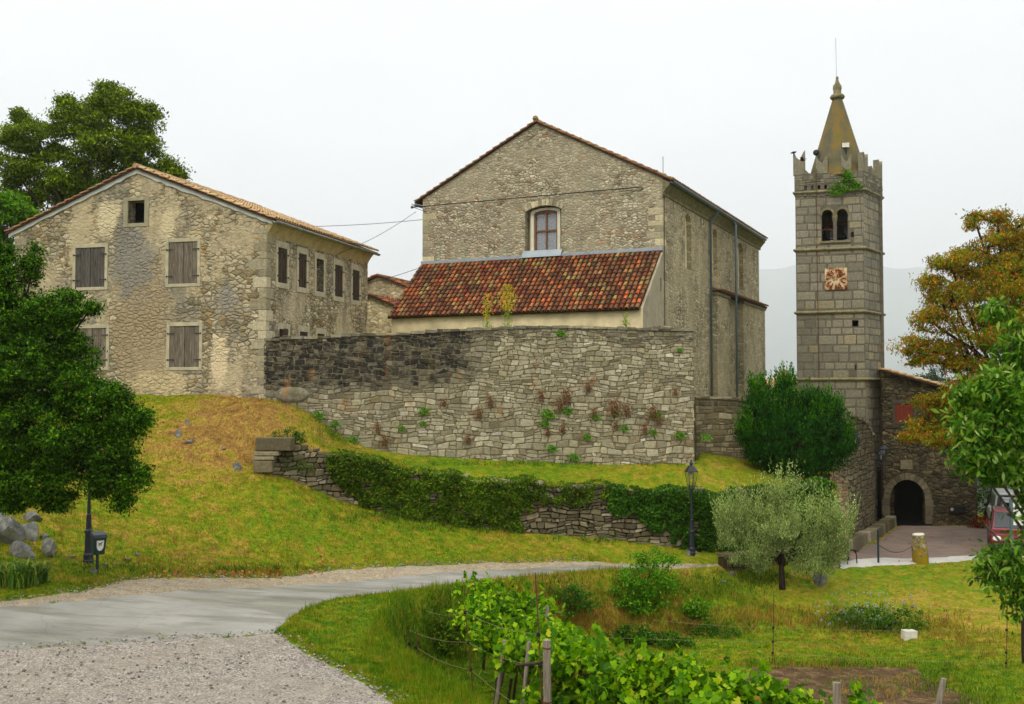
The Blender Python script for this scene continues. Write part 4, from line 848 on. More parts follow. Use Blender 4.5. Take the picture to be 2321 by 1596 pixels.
for s_, a in ((-1, ga0), (1, ga1)):
    z = gz0 + .3; 
    while z < gzs - .05:
        h = min(.45, gzs - z); p, q_ = sorted((a - s_ * .01, a + s_ * (.3 if int(z * 7) % 2 else .36))); mb.box(p, q_, -.05, .3, z + .008, z + h - .008); mb.a += [.3] * 8; z += h
mb.build('gate_arch', stonemat('gate_voussoirs', [(0, lin(98, 90, 70)), (1, lin(124, 114, 90))], lin(70, 64, 50)), Gt, attrs={'stain': mb.a})
mb = MB(); mb.box(c - .3, c + .25, -.06, .1, gzt + .5, gzt + .95); mb.build('carved_block', bpy.data.materials['gate_voussoirs'], Gt, attrs={'stain': [0.1] * 8})
mb = MB(); mb.box(ga0 - .3, ga1 + .3, 3.0, 3.1, gz0, gzt + .3); mb.box(c - .02, c + .02, 2.95, 3.0, gz0, gzt); mb.build('gate_door', plain('black_gate_boards', lin(16, 14, 14), .8), Gt)
mb = MB(); mb.box(ga0 - .5, ga0 - .3, .8, 3.1, gz0, gzt + .3); mb.box(ga1 + .3, ga1 + .5, .8, 3.1, gz0, gzt + .3); mb.box(ga0 - .5, ga1 + .5, .8, 3.1, gzt + .3, gzt + .5); mb.box(ga0 - .3, ga1 + .3, -.1, 3.1, gz0, gzb + .06); mb.build('passage', M_dark, Gt)
window_unit(Gt, rs0[0], rs1[0], rs0[1], rs1[1], .12, .12, .12, .2, shut=plain('rust_red_shutter', lin(112, 44, 26), .8, .2, 4), seed=90, label='window with rust red shutters', surr=plain('dark_surround', lin(72, 68, 56), .9), hing=False)
mb = MB(); O = Vector((gl, -.25, ztL + .02)); A = Vector((-gl + .4, 0, (ztR - ztL) * (-gl + .4) / -gl)); mb.loft([[O, O + A, O + A + Vector((0, 6.5, 0)), O + Vector((0, 6.5, 0))], [p + Vector((0, 0, .1)) for p in (O, O + A, O + A + Vector((0, 6.5, 0)), O + Vector((0, 6.5, 0)))]]); gr = mb.build('roof', M_tileback, Gt)
An = A.normalized(); roof_tiles('tiles', O + Vector((0, 0, .11)) + A + Vector((0, 0, 0)), (0, 1, 0), -An, Vector((-An.z, 0, An.x)), 6.5, A.length, M_tile_pale, gr, .24, .38, .1, 15)
mb = MB(); s0 = gt.front(2150, 1161); s1 = gt.front(2186, 1147); mb.box(s0[0], s1[0], -.14, 0, s0[1], s1[1]); sg = mb.build('notice_board', M_iron, Gt); mb = MB(); mb.lathe([(.08, 0), (.08, .02)], 10, m=Matrix.Translation((s0[0] + .13, -.16, (s0[1] + s1[1]) / 2)) @ Matrix.Rotation(R(90), 4, 'X')); mb.build('round_badge', M_surr, sg)

# ================================================================ retaining wall and its neighbours
def zline(pts):
    xs_ = [p[0] for p in pts]; zs_ = [p[1] for p in pts]; return lambda a: float(np.interp(a, xs_, zs_))
class Seg:          # wall along two ground points; a = distance along, d = out towards the camera
    def __init__(s, A, B):
        s.A = Vector((A[0], A[1], 0)); s.B = Vector((B[0], B[1], 0)); s.L = (s.B - s.A).length; s.X = (s.B - s.A) / s.L; s.Y = Vector((-s.X.y, s.X.x, 0)); s.rot = math.atan2(s.X.y, s.X.x)
    def px(s, u, v, y=0.0):
        r = ray(u, v); p = r * ((y + s.A.dot(s.Y)) / r.dot(s.Y)); return ((p - s.A).dot(s.X), p.z)
    def w(s, a, y=0): return s.A + s.X * a + s.Y * y
def stone_wall(name, label, seg, tops, mat, back, hr, ar, th=.6, depth=1.2, stain=None, seed=1, gap=.018, bulge=.035, cap=True, jit=.02, big=None, cat='wall', holes=(), zlow=None):
    o = thing(name, label, cat, seg.A, seg.rot); zt_ = zline(tops)
    gl_ = lambda a: gz(*(seg.w(a, -.15)[:2])) if zlow is None else zlow(a)
    xs_ = np.linspace(0, seg.L, 40); gb_ = [gl_(a) for a in xs_]; zb_f = lambda a: float(np.interp(a, xs_, gb_))
    mb = MB(); r_ = random.Random(seed); rg = [[(a, .0, zb_f(a) - depth), (a, th, zb_f(a) - depth), (a, th, zt_(a) - .03 + r_.uniform(-.02, .02)), (a, .0, zt_(a) - .03)] for a in xs_]
    mb.loft(rg); mb.build('core', back, o)
    mb = MB(); stones(mb, 0, seg.L, zb_f, zt_, lambda a, z, d: (a, -d, z), hr, ar, gap, bulge, stain=stain, jit=jit, seed=seed, big=big, holes=holes); mb.build('stonework', mat, o, attrs={'stain': mb.a})
    if cap:
        mb = MB(); a = 0
        while a < seg.L:
            l_ = r_.uniform(.2, .55); h = r_.uniform(.04, .1); z = zt_(min(a + l_ / 2, seg.L)); rr = [(a + .01, -.05 - r_.uniform(0, .03)), (min(a + l_, seg.L) - .01, -.05 - r_.uniform(0, .03)), (min(a + l_, seg.L) - .01, th * .55), (a + .01, th * .5)]
            tz = [r_.uniform(-.02, .03) for _ in rr]; mb.loft([[(p[0], p[1], z - .05) for p in rr], [(p[0], p[1], z + h * .6 + t) for p, t in zip(rr, tz)]]); mb.a += [r_.uniform(.2, .9)] * 8; a += l_
        mb.build('coping', mat, o, attrs={'stain': mb.a})
    return o
sg_ = Seg(*MAINW); tops = [sg_.px(u, v) for u, v in [(598, 772), (640, 766), (720, 765), (800, 759), (900, 757), (1000, 750), (1100, 745), (1180, 742), (1300, 741), (1400, 744), (1500, 747), (1573, 748)]]
def stain_main(a, z):
    xd = np.interp(z, [-2.2, -.4, .3, 2.4], [0, 0, 7.4, 8.1]); s = 0.0
    f_ = lambda lo, hi, t: float(sstep(lo, hi, t)); nz = .5 * math.sin(a * 2.1 + z * 3) + .4 * math.sin(a * 5.3 - z * 4)
    s = 1.1 * (1 - f_(-.9, .9, a - xd + nz * .6)) * (.35 + .65 * f_(-.5, .6, z - .04 * a + .25 * nz))
    if a > 8 and z < 1: s = max(s, 0)
    s = max(s, .62 * f_(-.3, .3, min(a - 12.6, (z - 1.75) * 1.5) + .3 * nz), .5 * f_(-.2, .12, z - 2.15 + .12 * nz), .12 + .1 * nz)
    return s * (.75 + .5 * random.random())
big = stone_wall('retaining_wall', 'long tall fieldstone retaining wall, blackened at its upper left', sg_, tops, M_bigwall, M_wallback, (.08, .185), (.9, 2.6), .6, 1.2, stain_main, 51, gap=.004, bulge=.038, big=.5, jit=.045)
mb = MB(); bx, bz = sg_.px(662, 895)
mb.lathe([(.05, -.30), (.35, -.24), (.5, -.1), (.52, .08), (.36, .24), (.06, .30)], 12, m=Matrix.Translation((bx, .02, bz)) @ Matrix.Diagonal((1.25, .34, 1.0, 1))); mb.a = [.75] * len(mb.v); mb.build('boulder', M_bigwall, big, attrs={'stain': mb.a}, smooth=True)
sb = Seg(*SETB); tops = [sb.px(u, v) for u, v in [(1577, 900), (1640, 902), (1700, 906), (1800, 915), (1908, 932)]]
stone_wall('boundary_wall', 'low brown stone wall between the retaining wall and the laurel bush', sb, tops, M_setb, M_wallback, (.16, .3), (1.1, 2.4), .5, 1.0, lambda a, z: .8 if z > -.55 - .1 * a else .1, 53, gap=.03, big=.2)
pw = Seg((SETB[1][0], SETB[1][1]), (17.25, 50.6)); tops = [(0, sb.px(1908, 932)[1]), (pw.px(1960, 955)[0], pw.px(1960, 955)[1]), (pw.L, pw.px(2000, 985)[1])]
stone_wall('passage_wall', 'dark streaked stone wall sloping down towards the gateway beside the bell tower', pw, tops, M_setb, M_ruinback, (.16, .3), (.9, 1.8), .5, 1.0, lambda a, z: .55, 55, gap=.03)
st = Seg((at(1868, 0, 40.4).x, 40.4), (at(1908, 0, 41.2).x, 41.2)); tops = [st.px(1868, 1078), st.px(1890, 1076), st.px(1909, 1092)]
stone_wall('wall_stub', 'short broken pink-brown wall stub below the laurel bush', st, tops, stonemat('pinkish_stub', [(0, lin(150, 122, 96)), (1, lin(178, 150, 122))]), M_wallback, (.12, .2), (1, 2), .9, 1.2, lambda a, z: .1, 57)
# ruined terrace wall following the foot of the lawn
rw = thing('terrace_wall', 'ruined low dry-stone terrace wall half buried under ivy', 'wall', (RUIN[0][0], RUIN[0][1], 0))
rl = [Vector((p[0], p[1], 0)) for p in RUIN[:-1]]; cum = [0]
for i in range(len(rl) - 1): cum.append(cum[-1] + (rl[i + 1] - rl[i]).length)
def rpos(a, out):
    a = max(0, min(a, cum[-1])); i = max(j for j in range(len(rl) - 1) if cum[j] <= a); t = (a - cum[i]) / (cum[i + 1] - cum[i]); d = (rl[i + 1] - rl[i]).normalized(); nrm = Vector((d.y, -d.x, 0))
    return rl[i].lerp(rl[i + 1], t) + nrm * out - rl[0]
xs_ = np.linspace(0, cum[-1], 90); ztr, zbr = [], []
for a in xs_:
    p = rpos(a, -.5) + rl[0]; q_ = rpos(a, .3) + rl[0]; ztr.append(max(gz(p.x, p.y), gz(q_.x, q_.y) + .3) + .06); zbr.append(gz(q_.x, q_.y))
ztr[0:5] = [ztr[5] + k for k in (.06, .08, .08, .06, .03)]
ftop = lambda a: float(np.interp(a, xs_, ztr)) + .08 * math.sin(a * 2.3) + .05 * math.sin(a * 5.1); fbot = lambda a: float(np.interp(a, xs_, zbr))
mb = MB(); mb.loft([[tuple(rpos(a, .1)[:2]) + (fbot(a) - .5,), tuple(rpos(a, -.35)[:2]) + (fbot(a) - .5,), tuple(rpos(a, -.35)[:2]) + (ftop(a) - .1,), tuple(rpos(a, .06)[:2]) + (ftop(a) - .06,)] for a in xs_]); mb.build('core', M_ruinback, rw)
mb = MB(); stones(mb, 0, cum[-1], fbot, ftop, lambda a, z, d: tuple((rpos(a, .1 + d + .12 * (ftop(a) - z) * .5))[:2]) + (z,), (.1, .22), (1.1, 2.6), gap=.015, bulge=.07, stain=lambda a, z: .3, jit=.05, pull=.45, seed=61); mb.build('stonework', M_ruin, rw, attrs={'stain': mb.a})
mb = MB()
for (a0, a1, z0, z1) in [(.0, 1.15, .0, .42), (-.05, .75, .44, .58), (-.05, .6, .6, .72), (-.05, .55, .74, 1.12)]:
    zt0 = ftop(.3) + .10; mb.box(a0 - .1, a1 - .1, -.32, .3, zt0 - z1, zt0 - z0); mb.a += [.1] * 8
mb.build('end_blocks', M_ruin, rw, attrs={'stain': mb.a}, bevel=.03)
# kerb wall at the forecourt edge
kp = [G(1922, 1256), G(1960, 1236), G(2000, 1216), G(2034, 1192)]; kw = thing('kerb_wall', 'low grey stone kerb wall curving along the left edge of the forecourt', 'wall', kp[0]); mb = MB(); r_ = random.Random(4)
for i in range(len(kp) - 1):
    n_ = max(2, int((kp[i + 1] - kp[i]).length / .6))
    for k in range(n_):
        a = kp[i].lerp(kp[i + 1], k / n_) - kp[0]; b = kp[i].lerp(kp[i + 1], (k + .97) / n_) - kp[0]; d = (b - a).normalized(); nn = Vector((-d.y, d.x, 0)).normalized(); h = r_.uniform(.42, .5)
        mb.loft([[a - Vector((0, 0, .3)), b - Vector((0, 0, .3)), b + nn * .5 - Vector((0, 0, .3)), a + nn * .5 - Vector((0, 0, .3))], [p + Vector((r_.uniform(-.02, .02), r_.uniform(-.02, .02), h)) for p in (a + nn * .04, b + nn * .04, b + nn * .48, a + nn * .48)]]); mb.a += [.3 * r_.random() + .2] * 8
mb.build('stonework', M_ruin, kw, attrs={'stain': mb.a}, bevel=.03)

# ================================================================ houses in the gaps behind
def far_house(name, label, u, v, Y, az, w_, l_, eave, peak, zbot, mat, tmat, chim=None):
    f = Frame(u, v, Y, az); o = thing(name, label, 'house', f.world(0, 0, 0), f.rot); mb = MB(); panel(mb, [(-w_, zbot), (0, zbot), (0, eave), (-w_ / 2, peak), (-w_, eave)], [], lambda a, b, t: (a, t, b), l_); mb.build('wall', mat, o)
    sl = (peak - eave) / (w_ / 2); rs_ = math.hypot(w_ / 2 + .3, (w_ / 2 + .3) * sl); mb = MB()
    for sg, S_, Nn, xe in ((1, Vector((-1, 0, sl)), Vector((sl, 0, 1)), 0), (-1, Vector((1, 0, sl)), Vector((-sl, 0, 1)), -w_)):
        slab(mb, Vector((xe + sg * .3, -.2, eave - .3 * sl + .08)), (0, 1, 0), S_, Nn, l_ + .4, rs_, .08)
    r = mb.build('roof', M_tileback, o)
    roof_tiles('tiles', Vector((.3, -.2, eave - .3 * sl + .09)), (0, 1, 0), (-1, 0, sl), (sl, 0, 1), l_ + .4, rs_, tmat, r, .25, .4, .1, 70); roof_tiles('tiles', Vector((-w_ - .3, l_ + .2, eave - .3 * sl + .09)), (0, -1, 0), (1, 0, sl), (-sl, 0, 1), l_ + .4, rs_, tmat, r, .25, .4, .1, 71)
    if chim:
        mb = MB(); cx_, cy_, ch_ = chim; mb.box(cx_ - .25, cx_ + .25, cy_ - .25, cy_ + .25, eave, ch_); c_ = mb.build('chimney', mat, r); mb = MB()
        for k in range(2): mb.loft([[(cx_ - .38, cy_ - .4, ch_ + .02), (cx_ + .38, cy_ - .4, ch_ + .02), (cx_ + .38, cy_ + .4, ch_ + .02), (cx_ - .38, cy_ + .4, ch_ + .02)], [(cx_ - .03, cy_ - .4, ch_ + .35), (cx_ + .03, cy_ - .4, ch_ + .35), (cx_ + .03, cy_ + .4, ch_ + .35), (cx_ - .03, cy_ + .4, ch_ + .35)]]); break
        mb.build('chimney_cap', tmat, c_)
    return o
M_far = rubble('village_rubble', (.36, .2), [(0, lin(168, 150, 112)), (.5, lin(190, 174, 138)), (1, lin(206, 192, 158))], lin(176, 158, 120), lin(202, 184, 146), .45, seed=44)
p = at(980, 668, 60); far_house('village_house', 'small stone house with red tiled gable glimpsed left of the church', 982, 668, 60, 20, 7.0, 7, at(0, 668, 60).z - .2, at(0, 622, 60).z, -4, M_far, M_tile_red)
far_house('village_house', 'lower stone house behind the wall left of the annex', 958, 700, 56, 20, 6.2, 5, at(0, 716, 56).z - .15, at(0, 668, 56).z, -4, M_far, M_tile_red)
far_house('village_house', 'far house roof with chimney above the laurel bush', 1835, 880, 72, -8, 2.9, 7, at(0, 888, 72).z, at(0, 862, 72).z, -8, M_far, M_tile_pale, (-1.5, .8, at(0, 850, 72).z))
# ---------------------------------------------------------------- leaves, crowns, trees
SHAPES = {'oval': [(0, 0), (.22, .62), (.55, .95), (.82, .5), (1, 0), (.82, -.5), (.55, -.95), (.22, -.62)],
          'palm': [(0, 0), (-.10, .45), (.12, .98), (.34, .62), (.60, .95), (.70, .40), (1, 0), (.70, -.40), (.60, -.95), (.34, -.62), (.12, -.98), (-.10, -.45)]}
def leaf_arrays(C, size, aspect=.5, droop=.2, up=.4, rg=rng, dirs=None, fold=.12, shape=None):
    n = len(C); C = np.asarray(C, float); size = np.broadcast_to(np.asarray(size, float), (n,))
    a = rg.normal(size=(n, 3)) if dirs is None else np.asarray(dirs) + rg.normal(size=(n, 3)) * .35
    a[:, 2] -= droop; a /= np.linalg.norm(a, axis=1)[:, None] + 1e-9
    nn = rg.normal(size=(n, 3)); nn[:, 2] = np.abs(nn[:, 2]) + up; nn -= a * (nn * a).sum(1)[:, None]; nn /= np.linalg.norm(nn, axis=1)[:, None] + 1e-9
    b = np.cross(a, nn); s = size[:, None]; w_ = s * aspect * .5
    if shape:
        P = SHAPES[shape]; k = len(P); pts = [C + a * s * l + b * w_ * q + nn * s * (fold * abs(q) * .9 - .12 * l * l) for l, q in P]; V = np.stack(pts + [C + a * s * .4], 1).reshape(-1, 3)
        i = np.arange(n)[:, None] * (k + 1); return V, np.concatenate([i + np.array([[k, j, (j + 1) % k]]) for j in range(k)], 1).reshape(-1, 3)
    V = np.stack([C, C + a * s * .45 + b * w_ + nn * s * fold, C + a * s, C + a * s * .45 - b * w_ + nn * s * fold], 1).reshape(-1, 3)
    i = np.arange(n)[:, None] * 4; Fq = np.concatenate([i + np.array([[0, 1, 2]]), i + np.array([[0, 2, 3]])], 1).reshape(-1, 3)
    return V, Fq
def leaf_obj(name, C, size, mat, parent, **k):
    V, Fq = leaf_arrays(C, size, **k); return mesh_obj(name, V, Fq, mat, parent)
def blob_clumps(blobs, per_m2, rg, shell=.55):
    out = []
    for c, r in blobs:
        area = 4 * math.pi * ((r[0] * r[1]) ** 1.6 / 3 + (r[0] * r[2]) ** 1.6 / 3 + (r[1] * r[2]) ** 1.6 / 3) ** (1 / 1.6)
        n = max(4, int(area * per_m2)); d = rg.normal(size=(n, 3)); d /= np.linalg.norm(d, axis=1)[:, None]
        k = shell + (1 - shell) * rg.random(n) ** .7; k *= 1 + rg.normal(0, .07, n)
        out.append(np.array(c) + d * np.array(r) * k[:, None])
    return np.concatenate(out)
def crown(name, mat, parent, blobs, per_m2, leaves, crad, lsize, rg, aspect=.5, droop=.2, up=.4, shell=.55, flat=.6, fold=.12, updir=None, cut=None, shape=None, lump=0, extra=None, core=.86):
    if lump:
        nb = []
        for c, r in blobs:
            nb.append((c, tuple(q * core for q in r)))
            for _ in range(lump):
                d = rg.normal(size=3); d /= np.linalg.norm(d); k = rg.uniform(.3, .52); nb.append((tuple(np.array(c) + d * np.array(r) * (1.04 - k * .8)), tuple(q * k for q in r)))
        blobs = nb
    cl = blob_clumps(blobs, per_m2, rg, shell)
    if cut is not None: cl = cl[cut(cl)]
    n = len(cl); sc = rg.uniform(.6, 1.3, n); off = rg.normal(size=(n, leaves, 3)) * np.array([1, 1, flat]) * crad * sc[:, None, None] * .6
    C = (cl[:, None, :] + off).reshape(-1, 3); keep = rg.random(len(C)) < np.repeat(rg.uniform(.6, 1, n), leaves); C = C[keep]
    if extra is not None: C = np.concatenate([C, extra])
    dirs = None
    if updir is not None: dirs = np.tile(np.array(updir, float), (len(C), 1))
    return leaf_obj(name, C, lsize * rg.uniform(.6, 1.25, len(C)), mat, parent, aspect=aspect, droop=droop, up=up, rg=rg, dirs=dirs, fold=fold, shape=shape), cl
def wood(parent, mat, base, trunk_pts, rad, blobs, clumps, rg, nt=60, lim=.35, name='trunk'):
    rad = list(np.interp(np.linspace(0, 1, len(trunk_pts)), np.linspace(0, 1, len(rad)), rad)); mb = MB(); mb.tube(trunk_pts, rad, 9); mb.build(name, mat, parent, smooth=True)
    mb = MB(); top = Vector(trunk_pts[-1]); cc = np.array([b[0] for b in blobs])
    for c, r in blobs:
        t = rg.uniform(.45, 1.0); k = t * (len(trunk_pts) - 1); i = min(int(k), len(trunk_pts) - 2); s = Vector(trunk_pts[i]).lerp(Vector(trunk_pts[i + 1]), k - i)
        e = Vector(c); m = s.lerp(e, .5) + Vector((rg.normal(0, .12), rg.normal(0, .12), .15)); r0 = rad[-1] * lim * 1.6; mb.tube([s, m, e], [r0, r0 * .7, r0 * .35], 6)
    for q in rg.choice(len(clumps), min(nt, len(clumps)), replace=False):
        p = clumps[q]; j = int(np.argmin(((cc - p) ** 2).sum(1))); s = Vector(cc[j]); e = Vector(p); m = s.lerp(e, .5) + Vector((rg.normal(0, .06), rg.normal(0, .06), rg.normal(0, .06))); mb.tube([s, m, e], [rad[-1] * .28, rad[-1] * .18, .008], 4)
    mb.build('branch', mat, parent, smooth=True)
M_bark = plain('grey_bark', lin(84, 74, 60), .95, .35, 8, .1, bump=.02); M_darkbark = plain('dark_bark', lin(50, 42, 34), .95, .35, 8, .1, bump=.02)
def B(base, *l):
    """blobs given as (u, v, half-width px, half-height px, depth y, half-depth m), relative to the tree's base"""
    o = []
    for u, v, ru, rv, Y, ry in l:
        p = at(u, v, Y); o.append(((p.x - base.x, p.y - base.y, p.z - base.z), (ru * Y / F, ry, rv * Y / F)))
    return o
def tree(name, label, cat, base, blobs, leafmat_, bark, per, leaves, crad, lsize, seed, trunk=None, rad=(.2, .14, .09), nt=80, group=None, **k):
    rg = np.random.default_rng(seed); t = thing(name, label, cat, base, group=group); bl = B(base, *blobs)
    o, cl = crown('crown', leafmat_, t, bl, per, leaves, crad, lsize, rg, **k)
    if trunk is None:
        c = np.mean([b[0] for b in bl], 0); trunk = [(0, 0, -.3), (c[0] * .2, c[1] * .2, c[2] * .35), (c[0] * .7, c[1] * .7, c[2] * .75)]
    wood(t, bark, base, trunk, list(rad), bl, cl, rg, nt); return t

# trees behind the farmhouse
M_lf_back = leafmat('beech_leaf', [(0, lin(44, 66, 3)), (.5, lin(90, 116, 6)), (1, lin(148, 170, 22))])
bb = at(235, 880, 53); bb.z = -.3
tree('broadleaf_tree', 'big round green tree rising behind the farmhouse roof', 'tree', bb,
     [(90, 320, 60, 50, 53, 1.6), (170, 270, 60, 45, 53, 1.7), (255, 235, 62, 40, 53, 1.7), (320, 275, 50, 45, 53, 1.6), (230, 320, 85, 60, 52.5, 2), (130, 385, 80, 60, 53, 2), (40, 320, 32, 34, 53, 1), (30, 385, 38, 40, 53, 1.2), (320, 340, 60, 50, 53, 1.6),
      (375, 385, 42, 28, 53, 1), (50, 440, 50, 45, 54, 1.4), (240, 400, 90, 60, 53.5, 2), (110, 460, 80, 50, 54, 1.6), (395, 400, 22, 12, 53, .5), (340, 255, 16, 12, 53, .4), (250, 205, 20, 12, 53, .5), (150, 235, 14, 12, 53, .4), (45, 265, 16, 14, 53, .4)],
     M_lf_back, M_bark, 2.1, 100, .30, .17, 101, lump=5, rad=(.32, .26, .14), nt=120)
M_lf_bright = leafmat('locust_leaf', [(0, lin(40, 84, 8)), (.6, lin(82, 138, 14)), (1, lin(134, 176, 30))])
bl_ = at(10, 880, 46); bl_.z = -.2
tree('locust_tree', 'bright green feathery tree at the left edge behind the farmhouse corner', 'tree', bl_,
     [(20, 455, 52, 24, 46, 1), (50, 480, 34, 14, 46, .8), (10, 500, 50, 26, 46, 1), (0, 560, 40, 50, 46.5, 1), (-40, 480, 60, 60, 46.5, 1.2), (0, 650, 30, 60, 47, 1), (-20, 760, 40, 80, 47, 1)], M_lf_bright, M_bark, 5, 60, .28, .19, 102, lump=4, rad=(.2, .15, .09), droop=.7, aspect=.35)
# near oak at the left, over the lamp
M_lf_oak = leafmat('oak_leaf', [(0, lin(16, 42, 2)), (.45, lin(40, 80, 3)), (.8, lin(84, 126, 6)), (.985, lin(104, 152, 28)), (1, lin(150, 104, 50))])
bo = at(-60, 1290, 23.6); bo.z = gz(bo.x, bo.y)
tree('oak_tree', 'dense dark green oak filling the left foreground above the rocks', 'tree', bo,
     [(80, 720, 90, 60, 23.6, .75), (20, 640, 55, 60, 23.6, .6), (150, 690, 45, 45, 23.6, .5), (75, 600, 18, 45, 23.6, .25), (60, 850, 130, 90, 23.4, 1.1), (170, 830, 55, 70, 23.6, .6), (240, 950, 70, 65, 23.4, .7), (100, 980, 130, 90, 23.2, 1.1), (290, 960, 50, 45, 23.4, .5),
      (200, 1060, 100, 50, 23.4, .8), (60, 1090, 90, 55, 23.2, .9), (300, 1080, 38, 40, 23.4, .4), (130, 1130, 40, 28, 23.4, .4), (280, 1125, 26, 36, 23.5, .3), (330, 940, 18, 14, 23.5, .2), (-30, 700, 60, 90, 23.6, .8), (-40, 980, 80, 150, 23.4, 1.2), (110, 780, 80, 70, 23.6, .8), (190, 900, 80, 60, 23.4, .8), (240, 1020, 70, 60, 23.4, .7), (20, 780, 80, 80, 23.6, .9), (255, 895, 40, 30, 23.4, .4), (15, 575, 18, 22, 23.6, .2), (205, 700, 14, 10, 23.5, .15), (20, 1130, 50, 30, 23.2, .5), (230, 1100, 30, 26, 23.4, .3)],
     M_lf_oak, M_darkbark, 15, 80, .15, .08, 103, lump=3, core=.97, rad=(.16, .13, .09), nt=220, up=.6, trunk=[(0, 0, -.3), (.1, 0, 1.2), (.5, 0, 2.6), (1.2, 0, 4.2)])
# laurel bush on the lawn
M_lf_laurel = leafmat('laurel_leaf', [(0, lin(10, 38, 2)), (.5, lin(20, 62, 3)), (1, lin(42, 94, 6))], rough=.35, trans=.15, spec=.5)
M_lf_laurel2 = leafmat('young_laurel_leaf', [(0, lin(26, 76, 3)), (.5, lin(48, 100, 6)), (1, lin(92, 142, 18))], rough=.35, trans=.2, spec=.5)
pl_ = G(1800, 1078); 
def upshoots(parent, blobs, n, mat, rg, h=(.35, .9), lsize=.08, name='shoots', per=22, spread=.035):          # young upright shoots round the crown
    C = []; D = []
    for _ in range(n):
        c, r = blobs[rg.integers(len(blobs))]; d = rg.normal(size=3); d /= np.linalg.norm(d); d[2] = abs(d[2]) * 1.1 - .15; s = np.array(c) + d * np.array(r) * .85; g_ = np.array([d[0] * .35, d[1] * .35, 1.0]); g_ /= np.linalg.norm(g_); L_ = rg.uniform(*h)
        t = rg.random(per) * 1.25 - .25; C.append(s + g_ * (t * L_)[:, None] + rg.normal(0, spread, (per, 3)) * (1.2 - t)[:, None]); D.append(np.tile(g_, (per, 1)))
    return leaf_obj(name, np.concatenate(C), lsize * rg.uniform(.6, 1.2, n * per), mat, parent, rg=rg, dirs=np.concatenate(D), droop=0, aspect=.38)
lb = thing('laurel_bush', 'large round dark green laurel bush before the bell tower', 'bush', pl_); rg = np.random.default_rng(104)
LBL = B(pl_, (1800, 985, 104, 84, pl_.y, 1.9), (1760, 930, 70, 55, pl_.y, 1.2), (1850, 945, 62, 60, pl_.y, 1.2), (1735, 1010, 52, 50, pl_.y, 1), (1875, 1015, 46, 55, pl_.y, 1), (1800, 1055, 70, 28, pl_.y, 1.3), (1700, 985, 30, 36, pl_.y, .7), (1908, 1005, 26, 40, pl_.y, .7), (1780, 885, 16, 24, pl_.y, .3), (1720, 900, 16, 22, pl_.y, .3))
o, cl = crown('crown', M_lf_laurel, lb, LBL, 16, 40, .2, .11, rg, updir=(0, 0, 1.2), droop=0, aspect=.42, up=.2)
upshoots(lb, LBL, 700, M_lf_laurel2, rg, (.35, .85), .11); wood(lb, M_darkbark, pl_, [(0, 0, -.3), (0, 0, .6), (.05, 0, 1.2)], [.12, .1, .07], LBL, cl, rg, 60)
# olive tree
M_lf_olive = leafmat('olive_leaf', [(0, lin(96, 114, 50)), (.5, lin(136, 156, 82)), (1, lin(186, 200, 136))], rough=.5, trans=.2)
po = G(1773, 1336); ol = thing('olive_tree', 'silvery green olive tree with short dark trunk on the lawn', 'tree', po); rg = np.random.default_rng(105)
y_ = po.y
OB = B(po, (1705, 1172, 52, 36, y_, .8), (1775, 1130, 46, 44, y_, .9), (1690, 1200, 52, 32, y_, .7), (1860, 1172, 38, 36, y_, .8), (1905, 1192, 32, 38, y_, .6), (1770, 1200, 90, 45, y_ - .2, 1.1), (1850, 1235, 60, 35, y_, .8), (1900, 1240, 22, 40, y_, .4), (1740, 1245, 50, 26, y_ - .2, .6), (1690, 1268, 42, 24, y_, .5), (1830, 1292, 44, 26, y_ - .2, .5), (1890, 1270, 30, 34, y_, .4), (1650, 1225, 26, 24, y_, .4), (1660, 1185, 30, 26, y_, .4), (1820, 1270, 45, 26, y_ - .1, .5), (1640, 1190, 18, 14, y_, .3), (1865, 1290, 30, 24, y_, .4), (1720, 1280, 30, 20, y_, .4))
o, cl = crown('crown', M_lf_olive, ol, OB, 10, 42, .12, .075, rg, lump=3, core=.66, updir=(0, 0, .7), droop=0, aspect=.26, up=.1, flat=.9, shell=.35)
upshoots(ol, OB, 950, M_lf_olive, rg, (.3, 1.05), .07, per=30, spread=.045)
tk = [(0, 0, -.25), (.0, 0, .35), (-.02, 0, .75), (.05, 0, 1.1)]; mb = MB(); mb.tube(tk, [.12, .10, .085, .07], 9)
for e, r0 in (((-.75, .1, 1.9), .06), ((.6, -.1, 1.9), .07), ((1.15, .2, 1.6), .05), ((.1, .3, 2.3), .05), ((-.4, -.3, 1.7), .045)): mb.tube([(0, 0, .75), (e[0] * .45, e[1] * .5, 1.15), e], [r0, r0 * .8, r0 * .4], 6)
mb.build('trunk', M_darkbark, ol, smooth=True); wood(ol, M_darkbark, po, [(0, 0, .7), (.02, 0, .95), (.05, 0, 1.2)], [.07, .05, .045], OB, cl, rg, 110, name='limb')
